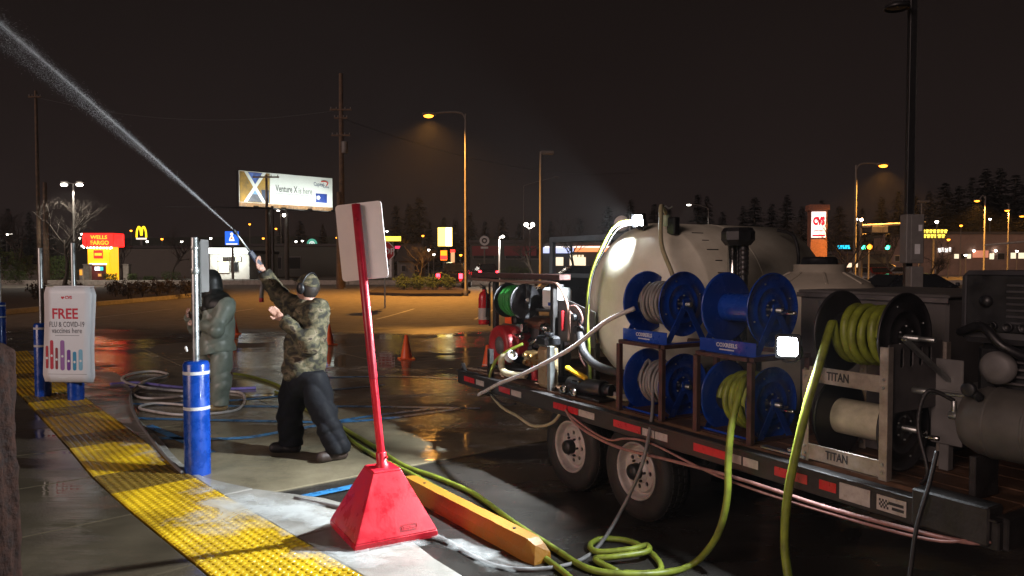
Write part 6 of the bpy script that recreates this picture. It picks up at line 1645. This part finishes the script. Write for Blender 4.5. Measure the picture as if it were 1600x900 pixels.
# ---- pole signs and panels
def panel_sign(name, label, px0, px1, y0, y1, d, m, frame=None, pole=True, cat='sign', depth=.35, polex=None):
    x0, x1, z1, z0 = X(px0, d), X(px1, d), Z(y0, d), Z(y1, d); xc = (x0 + x1) / 2
    t = thing(name, label, cat, (xc, d, 0))
    obj('cabinet', MB().box((0, depth / 2 + .02, (z0 + z1) / 2), (x1 - x0, depth, z1 - z0), .03), frame or m_pole, t)
    p_ = obj('lit_face', MB().box((0, 0, (z0 + z1) / 2), (x1 - x0 - .06, .04, z1 - z0 - .06)), m, t)
    if pole: obj('pole', MB().box((polex or 0, depth / 2, z0 / 2), (.22, .2, z0), .01), m_pole, t)
    return t, p_, (0, -.03, (z0 + z1) / 2), (x1 - x0, z1 - z0)
t, p_, c, (w_, h_) = panel_sign('pole_sign', 'blue square pole sign above the lit white shop', 352, 374, 361, 383, 80, emi('sign_blue', (.01, .14, .8), 1.2))
m_sw = emi('sign_white', (.95, .95, .95), 1.3)
obj('figure', MB().sphere((c[0], -.02, c[2] + h_ * .28), (.16, .03, .17), 14, 8).lathe([(.08, .2), (.2, .0), (.28, -.25), (.3, -.38), (0, -.38)], 16, Matrix.Translation((c[0], -.02, c[2] + h_ * .05)) @ Matrix.Diagonal((1, .12, 1, 1))), m_sw, p_)
obj('emblem', MB().sphere((c[0], -.09, c[2] - .02), (.12, .03, .12), 12, 8), emi('sign_orange', (1, .25, .05), 1.1), p_)
obj('caption', MB().box((c[0], -.03, c[2] - h_ * .42), (w_ * .8, .02, h_ * .08)), m_sw, p_)
d = 110; t = thing('round_sign', 'round green and white sign beside the timber poles', 'sign', (X(488, d), d, 0))
RR = 8 * d / FPX
obj('face', MB().lathe([(0, .06), (RR * .55, .06), (RR * .55, .04), (0, .04)], 28, Matrix.Translation((0, 0, Z(381, d))) @ RYn, False), emi('round_white', (.75, .85, .82), 1.0), t)
obj('ring', MB().lathe([(RR * .56, .05), (RR, .05), (RR, -.05), (0, -.05)], 28, Matrix.Translation((0, 0, Z(381, d))) @ RYn, False), emi('round_green', (.08, .42, .3), .8), t)
st_ = MB()
for k in range(5): a = PI / 2 + 2 * PI * k / 5; st_.prism(circle(RR * .16, 3, RR * .28 * math.cos(a), RR * .28 * math.sin(a)), .07, .08, (), Matrix.Translation((0, 0, Z(381, d))) @ RYn)
obj('emblem', st_, MATS['round_green'], t)
obj('pole', MB().cyl((0, .1, 0), (0, .1, Z(388, d)), .14), m_pole, t)
obj('sub_panel', MB().box((0, 0, Z(394, d)), (1.1, .1, .4), .02), emi('sub_white', (.8, .8, .85), .9), t)
t, p_, c, (w_, h_) = panel_sign('pole_sign', 'tall yellow-white lit sign box left of the central street lamp', 684, 707, 355, 385, 78, emi('sign_yel', (1, .7, .12), 4), mat('sign_cabinet_tan', (.4, .32, .15), .6), depth=1.0)
obj('bright_band', MB().box((.25 * w_, -.03, c[2]), (w_ * .4, .02, h_ * .96)), emi('sign_wht2', (1, .9, .5), 5), p_)
t, p_, c, (w_, h_) = panel_sign('pole_sign', 'small orange over red lit sign below the yellow-white sign box', 688, 699, 391, 407, 76, emi('sign_or', (1, .24, .01), 3))
obj('lower_half', MB().box((0, -.03, c[2] - h_ * .22), (w_ * .9, .02, h_ * .4)), emi('sign_rd', (1, .02, .015), 5), p_)
t, p_, c, (w_, h_) = panel_sign('shop_sign', 'small red and cream lit sign right of the orange and red sign', 704, 711, 390, 412, 76, emi('sign_cream', (1, .55, .25), .8))
obj('top_band', MB().box((0, -.03, c[2] + h_ * .4), (w_, .02, h_ * .2)), MATS['sign_rd'], p_)
t, p_, c, (w_, h_) = panel_sign('shop_sign', 'yellow lit strip sign right of the sign stand panel', 600, 627, 369, 377, 85, emi('sign_y3', (1, .68, .06), 3))
t, p_, c, (w_, h_) = panel_sign('shop_sign', 'small pink-red lit sign beside the stop sign', 617, 627, 384, 389, 84, emi('sign_pk', (1, .05, .15), 1.2))
t, p_, c, (w_, h_) = panel_sign('shop_sign', 'cyan lit letters right of the pharmacy pylon', 1307, 1327, 382, 390, 85, mat('sign_dark', (.02, .02, .02), .6))
for k in range(5): obj('letter', MB().box(((-.4 + .2 * k) * w_, -.03, c[2]), (w_ * .13, .03, h_ * .7)).box(((-.36 + .2 * k) * w_, -.03, c[2] + (.2 if k % 2 else -.2) * h_), (w_ * .16, .03, h_ * .2)), emi('sign_cy', (.02, .65, .9), 1.5), p_)
t, p_, c, (w_, h_) = panel_sign('shop_sign', 'two rows of yellow lit letters right of the tall parking-lot pole', 1438, 1479, 357, 373, 80, mat('sign_dark', (.02, .02, .02), .6))
for r_ in range(2):
    for k in range(7 - r_): obj('letter', MB().box(((-.42 + .14 * k + .05 * r_) * w_, -.03, c[2] + (.22 - .46 * r_) * h_), (w_ * .09, .03, h_ * .36)).box(((-.38 + .14 * k + .05 * r_) * w_, -.03, c[2] + (.3 - .46 * r_) * h_), (w_ * .07, .03, h_ * .12)), emi('sign_y4', (1, .78, .1), 1.5), p_)
# pharmacy pylon
d = 50; t = thing('pharmacy_pylon', 'brick pylon with a lit white panel reading CVS', 'sign', (X(1279, d), d, 0), R(-8)); s_ = d / FPX
m_brick = mat('pylon_brick', (.24, .1, .065), .8, var=.3, scale=14)
obj('shaft', MB().box((0, .5, Z(322, d) / 2), (25 * s_, .9, Z(322, d)), .02), m_brick, t)
obj('cap', MB().box((0, .5, Z(324, d)), (31 * s_, 1.1, 9 * s_), .03), m_brick, t)
p_ = obj('lit_panel', MB().box((-1 * s_, 0, Z(351, d)), (21 * s_, .1, 40 * s_), .01), emi('pylon_white', (1, .93, .93), 1.5), t)
m_rs = emi('pylon_red', (.75, .01, .08), .5)
text('CVS', .68, m_rs, p_, face((-1 * s_, -.06, Z(346, d)), (1, 0, 0)), .006, bold=.055, width=18 * s_)
text('pharmacy', .24, m_rs, p_, face((-1 * s_, -.06, Z(360, d)), (1, 0, 0)), .006, bold=.006, width=14 * s_)
obj('rule', MB().box((-1 * s_, -.055, Z(368, d)), (19 * s_, .02, .12)), m_rs, p_)
# stop sign with a turn plate behind the sign stand
d = 30; t = thing('stop_sign', 'red STOP sign partly hidden behind the sign stand', 'sign', (X(601, d), d, 0)); s_ = d / FPX
oc = lambda r_: [(r_ * math.cos(PI / 8 + k * PI / 4), r_ * math.sin(PI / 8 + k * PI / 4)) for k in range(8)]
Mo = Matrix.Translation((0, 0, Z(393, d))) @ RYn
obj('face', MB().prism(oc(.43), 0, .01, [], Mo), m_engred, t)
obj('border', MB().prism(oc(.43), .01, .013, [oc(.4)], Mo), m_tapewhite, t)
text('STOP', .34, m_tapewhite, t, face((0, -.014, Z(393, d)), (1, 0, 0)), .002, bold=.008)
tp2 = obj('turn_plate', MB().prism(rrect(.5, .75, .04), 0, .01, [], Matrix.Translation((.03, 0, Z(419, d))) @ RYn), m_tapewhite, t)
obj('arrow', MB().tube([(-.08, -.014, Z(426, d)), (-.06, -.014, Z(418, d)), (.0, -.014, Z(415, d)), (.08, -.014, Z(415, d))], .03, 6, 4).prism([(0, .1), (.14, 0), (0, -.1)], 0, .01, (), Matrix.Translation((.08, -.012, Z(415, d))) @ RYn), m_txt, tp2)
obj('post', MB().box((0, .03, 1.1), (.06, .04, 2.2), .004), m_steel, t)

# ---- buildings
m_wall = mat('far_wall', (.1, .092, .08), .85, var=.12, scale=.7); m_wall2 = mat('far_wall_green', (.05, .053, .045), .85, var=.12, scale=.7); m_roof = mat('far_roof', (.05, .045, .045), .85)
m_wht = mat('white_wall', (.7, .7, .66), .8, var=.06, scale=1); m_pane = mat('dark_pane', (.015, .017, .02), .08, var=.05); m_lit = emi('lit_window', (1, .86, .6), 1.1)
def building(label, px0, px1, ytop, d, depth, m, wins=(), roof=.35, pitched=False):
    x0, x1 = X(px0, d), X(px1, d); z1 = Z(ytop, d); t = thing('building', label, 'building', ((x0 + x1) / 2, d, 0)); w_ = x1 - x0
    obj('wall', MB().box((0, depth / 2, z1 / 2), (w_, depth, z1), .03), m, t)
    if pitched: obj('roof', MB().prism([(-depth / 2 - .4, 0), (depth / 2 + .4, 0), (0, 1.6)], -w_ / 2 - .3, w_ / 2 + .3, (), Matrix.Translation((0, depth / 2, z1)) @ Matrix(((0, 0, 1, 0), (1, 0, 0, 0), (0, 1, 0, 0), (0, 0, 0, 1)))), m_roof, t)
    else: obj('roof', MB().box((0, depth / 2, z1 + roof / 2), (w_ + .3, depth + .3, roof), .04), m_roof, t)
    for (a, b_, c, e, lit) in wins:
        xa, xb, za, zb_ = X(a, d) - (x0 + x1) / 2, X(b_, d) - (x0 + x1) / 2, Z(e, d), Z(c, d)
        f_ = obj('window', MB().box(((xa + xb) / 2, -.03, (za + zb_) / 2), (xb - xa + .16, .08, zb_ - za + .16), .02), m_grey, t)
        obj('pane', MB().box(((xa + xb) / 2, -.075, (za + zb_) / 2), (xb - xa, .02, zb_ - za)), m_lit if lit else m_pane, f_)
    return t
building('long low pale wall building left of the lit shop', 168, 332, 388, 92, 14, m_wall)
building('beige garden wall building at the left edge', -60, 66, 420, 68, 1.0, m_wall)
b_ = building('brightly lit white shop left of the worker in camouflage', 328, 390, 396, 82, 10, m_wht, [(341, 348, 402, 408, True), (349, 358, 402, 408, False), (359, 368, 402, 408, False), (369, 377, 402, 408, True), (342, 358, 409, 426, True), (361, 372, 410, 424, False)])
obj('lit_fascia', MB().box((0, -.7, Z(392, 82)), (X(390, 82) - X(326, 82), .9, .6), .03), emi('fascia_white', (.95, 1, .92), 4), b_)
lamp_light('lamp', 'SPOT', (X(358, 82), 80.6, Z(395, 82)), 700, (.95, 1, .9), .3, (0, .35, -1), 165, .5)
building('long dark green building behind the timber poles', 388, 565, 385, 98, 14, m_wall2, [(395, 408, 402, 420, False), (420, 440, 402, 420, False), (450, 470, 402, 420, False)])
building('small pale house with a dark pitched roof right of the stop sign', 622, 648, 408, 66, 8, m_wall, [(628, 634, 415, 424, False)], pitched=True)
b_ = building('grey shop with dark red panels behind the dark pickup', 735, 850, 380, 84, 14, m_wall2, [(740, 772, 388, 404, False), (790, 815, 388, 404, False), (820, 842, 388, 404, False)])
for a, e in ((738, 778), (788, 838)): obj('red_panel', MB().box(((X(a, 84) + X(e, 84) - X(735, 84) - X(850, 84)) / 2, -.12, Z(392, 84)), (X(e, 84) - X(a, 84), .06, 1.1), .02), mat('dark_red_panel', (.2, .02, .03), .6), b_)
rs_ = thing('round_sign', 'dim round white ring sign above the dark red shop', 'sign', (X(757, 80), 80, 0)); RR = .5
obj('ring', MB().lathe([(.3, .05), (.52, .05), (.52, -.05), (.3, -.05)], 24, Matrix.Translation((0, 0, Z(376, 80))) @ RYn, False).lathe([(0, .04), (.14, .04), (.14, 0)], 16, Matrix.Translation((0, 0, Z(376, 80))) @ RYn, False), mat('dim_white', (.5, .5, .5), .5), rs_)
obj('script', MB().box((0, 0, Z(387, 80)), (.8, .06, .22), .05), MATS['dim_white'], rs_); obj('post', MB().cyl((0, .1, 0), (0, .1, Z(382, 80)), .08), m_pole, rs_)
b_ = building('shop with a long lit blue-white and orange fascia behind the tank', 846, 975, 384, 78, 14, m_wall2, [(862, 880, 402, 415, True), (890, 915, 402, 415, True)])
xx0 = (X(846, 78) + X(975, 78)) / 2
obj('lit_fascia', MB().box((X(872, 78) - xx0, -.35, Z(391, 78)), (X(896, 78) - X(849, 78), .6, .62), .03), emi('fascia_blue', (.55, .62, 1), 1.2), b_)
obj('lit_fascia', MB().box((X(928, 78) - xx0, -.35, Z(389, 78)), (X(958, 78) - X(897, 78), .6, .62), .03), emi('fascia_orange', (1, .33, .12), 1.2), b_)
obj('lit_edge', MB().box((X(904, 78) - xx0, -.4, Z(386, 78)), (X(958, 78) - X(852, 78), .62, .14), .02), emi('fascia_edge', (1, .9, .85), 1.5), b_)
for k, px in enumerate((892, 896, 900, 905, 910)): obj('letter', MB().box((X(px, 78) - xx0, -.12, Z(400.5, 78)), (.22, .05, .3)), m_lit, b_)
building('low shop with two yellow-lit windows left of the parking-lot pole', 1300, 1392, 398, 78, 10, m_wall2, [(1320, 1330, 411, 423, True), (1333, 1343, 411, 423, True), (1398, 1404, 400, 408, False)])
b_ = building('long low store at the right edge with lit white signs', 1462, 1680, 366, 104, 18, mat('right_store', (.22, .14, .11), .85, var=.2, scale=.5), [(1545, 1552, 396, 405, True), (1558, 1568, 396, 405, False), (1490, 1497, 397, 404, True), (1500, 1507, 397, 404, False), (1578, 1586, 395, 404, True), (1510, 1516, 397, 404, True), (1590, 1599, 395, 404, True)])
xx0 = (X(1462, 104) + X(1680, 104)) / 2
for k, px in enumerate((1466, 1471, 1477, 1482)): obj('letter', MB().box((X(px, 104) - xx0, -.15, Z(391 - (k % 2), 104)), (.38, .1, .6), .03), emi('letter_white', (1, .95, .9), 1.4), b_)
obj('lit_bay', MB().box((X(1530, 104) - xx0, -.2, Z(397, 104)), (2.2, .1, 1.0), .03), emi('bay_glow', (.8, .3, .18), .6), b_)
for px in (1519, 1553): obj('wall_lamp', MB().sphere((X(px, 104) - xx0, -.3, Z(392, 104)), .16, 10, 6), m_whl, b_)
hl = obj('hill', MB().prism([(-280, 0), (280, 0), (280, 9), (180, 12), (60, 8), (-60, 9), (-200, 7), (-280, 8)], 0, 12, (), Matrix.Translation((0, 200, -.5)) @ RYn.inverted() @ Matrix.Diagonal((1, -1, 1, 1)) if False else Matrix.Translation((0, 200, -.5)) @ RYn), mat('dark_hill', (.02, .025, .018), .95), kind='structure')

# ---- small far lights standing on their own poles
def spot_lamp(label, px, py, d, m, r=.12):
    t = thing('pole_lamp', label, 'lamp', (X(px, d), d, 0)); z = Z(py, d)
    obj('pole', MB().lathe([(.07, 0), (.04, z)], 8), m_pole, t)
    h_ = obj('head', MB().lathe([(.06, .16), (.2, .1), (.22, .03), (.2, .03)], 12, Matrix.Translation((0, 0, z))), m_dark, t); obj('bulb', MB().sphere((0, 0, z - .02), r * 1.3, 10, 6), m, h_)
far = [(12, 366, 95, 'w', 'left of two small white lamps low at the left edge'), (18, 365, 95, 'w', 'right of two small white lamps low at the left edge'), (206, 360, 110, 's', 'small amber lamp left of the golden arches'), (231, 377, 105, 'w', 'small white lamp right below the golden arches'), (254, 373, 100, 's', 'large amber lamp right of the golden arches'), (285, 377, 100, 'w', 'small white lamp left of the steel post'),
       (391, 350, 120, 's', 'amber lamp under the left part of the billboard'), (432, 357, 115, 's', 'amber lamp under the middle of the billboard'), (463, 377, 110, 'w', 'white lamp left of the round green sign'), (473, 376, 112, 'w', 'white lamp close to the round green sign'), (527, 371, 100, 's', 'amber lamp just left of the sign stand panel'), (517, 387, 100, 'w', 'low white lamp left of the sign stand panel'), (605, 361, 110, 'w', 'white lamp above the yellow strip sign'), (661, 368, 100, 's', 'amber lamp above the traffic island tree'),
       (634, 391, 95, 'w', 'first of the white lamps right of the stop sign'), (640, 396, 90, 'w', 'second of the white lamps right of the stop sign'), (662, 391, 92, 'w', 'third of the white lamps right of the stop sign'), (670, 390, 94, 'w', 'fourth of the white lamps right of the stop sign'), (678, 397, 90, 'w', 'fifth of the white lamps right of the stop sign'), (1026, 358, 90, 's', 'pinkish lamp just right of the tank-top work lamp'), (1462, 346, 75, 'w', 'white lamp at the end of the mast arm right of the tall pole'), (1545, 342, 110, 'w', 'tiny white lamp before the wood at the right edge'), (1481, 374, 88, 's', 'amber lamp right of the yellow letters'), (1435, 392, 80, 's', 'amber lamp below the right-hand green light'), (1500, 352, 95, 's', 'amber lamp under the tall wood right of the yellow letters'), (1508, 398, 92, 'w', 'low white lamp before the store at the right edge'), (1588, 392, 96, 'w', 'white wall-height lamp close to the right edge'), (1410, 402, 88, 's', 'low amber lamp right behind the tall parking-lot pole'), (1306, 402, 90, 'w', 'low white lamp below the cyan letters'), (1366, 402, 84, 's', 'low amber lamp between the two nearer green lights'), (930, 372, 110, 's', 'amber lamp over the lit orange fascia'), (720, 398, 90, 's', 'low amber lamp left of the central street lamp pole'), (548, 402, 100, 'w', 'low white lamp hidden close behind the sign stand post'), (330, 372, 104, 'w', 'white lamp above the lit white shop'), (412, 372, 108, 's', 'amber lamp right of the lit white shop')]
for px, py, d, k, l in far: spot_lamp(l, px, py, d, m_whl if k == 'w' else m_sod, .13)

# ---- vehicles
m_cardark = mat('car_black', (.012, .013, .017), .22, var=.1, coat=.6); m_carsilver = mat('car_silver', (.3, .3, .31), .3, .3, coat=.4); m_carred = mat('car_red', (.25, .012, .012), .25, coat=.5)
m_tail = emi('tail_lamp', (1, .015, .025), 22); m_headl = emi('head_lamp', (1, .96, .9), 30); m_amber = emi('amber_lamp', (1, .4, .05), 7)
def car(label, x, y, rz, m, kind='car', head=False, tail=False, group='vehicles on the far street', amber=False):
    """local +x = front"""
    t = thing('pickup_truck' if kind == 'pickup' else 'car', label, 'pickup' if kind == 'pickup' else 'car', (x, y, 0), rz, group)
    if kind == 'pickup': L, W, prof, cab_ = 5.6, 1.9, [(-2.8, .5), (-2.8, 1.12), (-.7, 1.14), (-.65, 1.2), (1.1, 1.2), (2.6, 1.08), (2.8, .95), (2.8, .45), (2.1, .42), (-2.0, .42)], [(-.75, 1.16), (-.6, 1.82), (.45, 1.86), (1.35, 1.18)]
    elif kind == 'suv': L, W, prof, cab_ = 4.8, 1.9, [(-2.35, .45), (-2.4, .95), (-2.3, 1.1), (1.0, 1.1), (2.3, .98), (2.4, .8), (2.4, .42), (-2.2, .4)], [(-2.25, 1.08), (-2.0, 1.72), (.2, 1.76), (1.15, 1.08)]
    else: L, W, prof, cab_ = 4.6, 1.8, [(-2.25, .4), (-2.3, .85), (-2.1, .98), (.8, .95), (2.1, .82), (2.3, .65), (2.3, .36), (-2.1, .34)], [(-2.0, .96), (-1.3, 1.42), (.1, 1.45), (1.0, .95)]
    MR = RYn
    b = MB(); b.prism(prof, -W / 2, W / 2, (), MR)
    bo_ = obj('body', b, m, t); md_ = bo_.modifiers.new('bevel', 'BEVEL'); md_.width = .07; md_.segments = 3; md_.limit_method = 'ANGLE'
    zb_ = cab_[0][1]; cbv = []
    for s2 in (-1, 1):
        for xq, zq in cab_: cbv.append((xq, s2 * (W / 2 - .06 - .22 * (zq - zb_) / .6), zq))
    ca = obj('cabin', MB().add(cbv, [(0, 1, 2, 3), (7, 6, 5, 4), (0, 4, 5, 1), (1, 5, 6, 2), (2, 6, 7, 3), (3, 7, 4, 0)]), m, t)
    md_ = ca.modifiers.new('bevel', 'BEVEL'); md_.width = .06; md_.segments = 2
    def shrink(pts, k):
        cx_ = sum(p[0] for p in pts) / len(pts); cz_ = sum(p[1] for p in pts) / len(pts); return [(cx_ + (p[0] - cx_) * k, cz_ + (p[1] - cz_) * k) for p in pts]
    for s2 in (-1, 1):
        v_ = [(xq, s2 * (W / 2 - .045 - .22 * (zq - zb_) / .6), zq) for xq, zq in shrink(cab_, .84)]
        obj('window', MB().add(v_, [(0, 1, 2, 3)]), m_pane, ca)
    for i, j, off in ((2, 3, .02), (0, 1, -.02)):
        (xa, za_), (xb, zb2) = cab_[i], cab_[j]; v_ = []
        for tt_ in (.12, .88):
            for s2 in (-1, 1): xq = xa + (xb - xa) * tt_; zq = za_ + (zb2 - za_) * tt_; v_.append((xq + off, s2 * (W / 2 - .16 - .22 * (zq - zb_) / .6), zq + .015))
        obj('windscreen', MB().add(v_, [(0, 1, 3, 2)]), m_pane, ca)
    for xw in (-L * .31, L * .32):
        for s2 in (-1, 1):
            Mw = Matrix.Translation((xw, s2 * (W / 2 - .02), .34)) @ (RYn if s2 < 0 else RYn.inverted())
            wh = obj('wheel', MB().lathe([(.2, .02), (.3, .03), (.335, .0), (.335, -.2), (.2, -.2)], 24, Mw), m_rubber, t)
            obj('rim', MB().lathe([(0, .0), (.06, .01), (.19, -.01), (.205, .02)], 16, Mw), m_rim, wh)
    zl = prof[3][1] * .72 if kind == 'car' else .85
    for s2 in (-1, 1):
        obj('headlight', MB().box((L / 2 - (.02 if kind != 'pickup' else 0), s2 * (W / 2 - .28), zl - .05), (.08, .34, .16), .03), m_headl if head else m_grey, t)
        obj('taillight', MB().box((-L / 2 + (.0 if kind == 'pickup' else .02), s2 * (W / 2 - .16), zl + .05), (.08, .26, .36), .03), m_tail if tail else m_engred, t)
    obj('bumper', MB().box((L / 2, 0, .5), (.14, W * .96, .2), .04), m_dark if kind != 'pickup' else m_chrome, t); obj('bumper', MB().box((-L / 2, 0, .5), (.14, W * .96, .2), .04), m_chrome if kind == 'pickup' else m_dark, t)
    obj('mirror', MB().box((cab_[3][0] - .3, -W / 2 - .08, zb_ + .12), (.1, .16, .14), .03), m, t)
    return t
car('black SUV parked beyond the trailer, half hidden by the tank', X(905, 22), 22.5, PI, m_cardark, 'suv', False, False)
car('dark pickup with one red tail lamp behind the central street lamp', X(708, 52), 54, R(86), m_cardark, 'pickup', False, True)
car('dark car with an amber lamp in front of the dark red shop', X(752, 62), 70.5, R(100), m_cardark, 'suv', False, True)
car('car with bright headlights on the right-hand road, nearer the pharmacy pylon', X(1349, 60), 61, R(-97), m_carsilver, 'car', True)
car('car with bright headlights on the right-hand road, nearer the parking-lot pole', X(1386, 60), 61.5, R(-96), m_carred, 'car', True)
car('silver car crossing the far right road', X(1495, 62), 70.5, R(5), m_carsilver, 'car', False, False)
car('dark car with a red tail lamp at the far right', X(1520, 62), 76.5, R(3), m_cardark, 'suv', True, True)
car('silver car parked between the trailer and the far right road', X(1462, 26), 27, R(12), m_cardark, 'car', False, False)

# ---- thin haze added to give the lamps halos
hz = MB().box((0, 103, 13.25), (600, 290, 29.5))
ho = obj('haze', hz, None, kind='stuff'); tag(ho, 'thin damp night air over the whole place', 'haze')
mh = bpy.data.materials.new('halo_haze'); mh.use_nodes = True
for n_ in list(mh.node_tree.nodes):
    if n_.type == 'BSDF_PRINCIPLED': mh.node_tree.nodes.remove(n_)
pv = mh.node_tree.nodes.new('ShaderNodeVolumePrincipled'); pv.inputs['Color'].default_value = (.9, .9, .9, 1); pv.inputs['Density'].default_value = .0003; pv.inputs['Anisotropy'].default_value = 0.3
mh.node_tree.links.new(pv.outputs[0], mh.node_tree.nodes['Material Output'].inputs['Volume'])
ho.data.materials.append(mh)
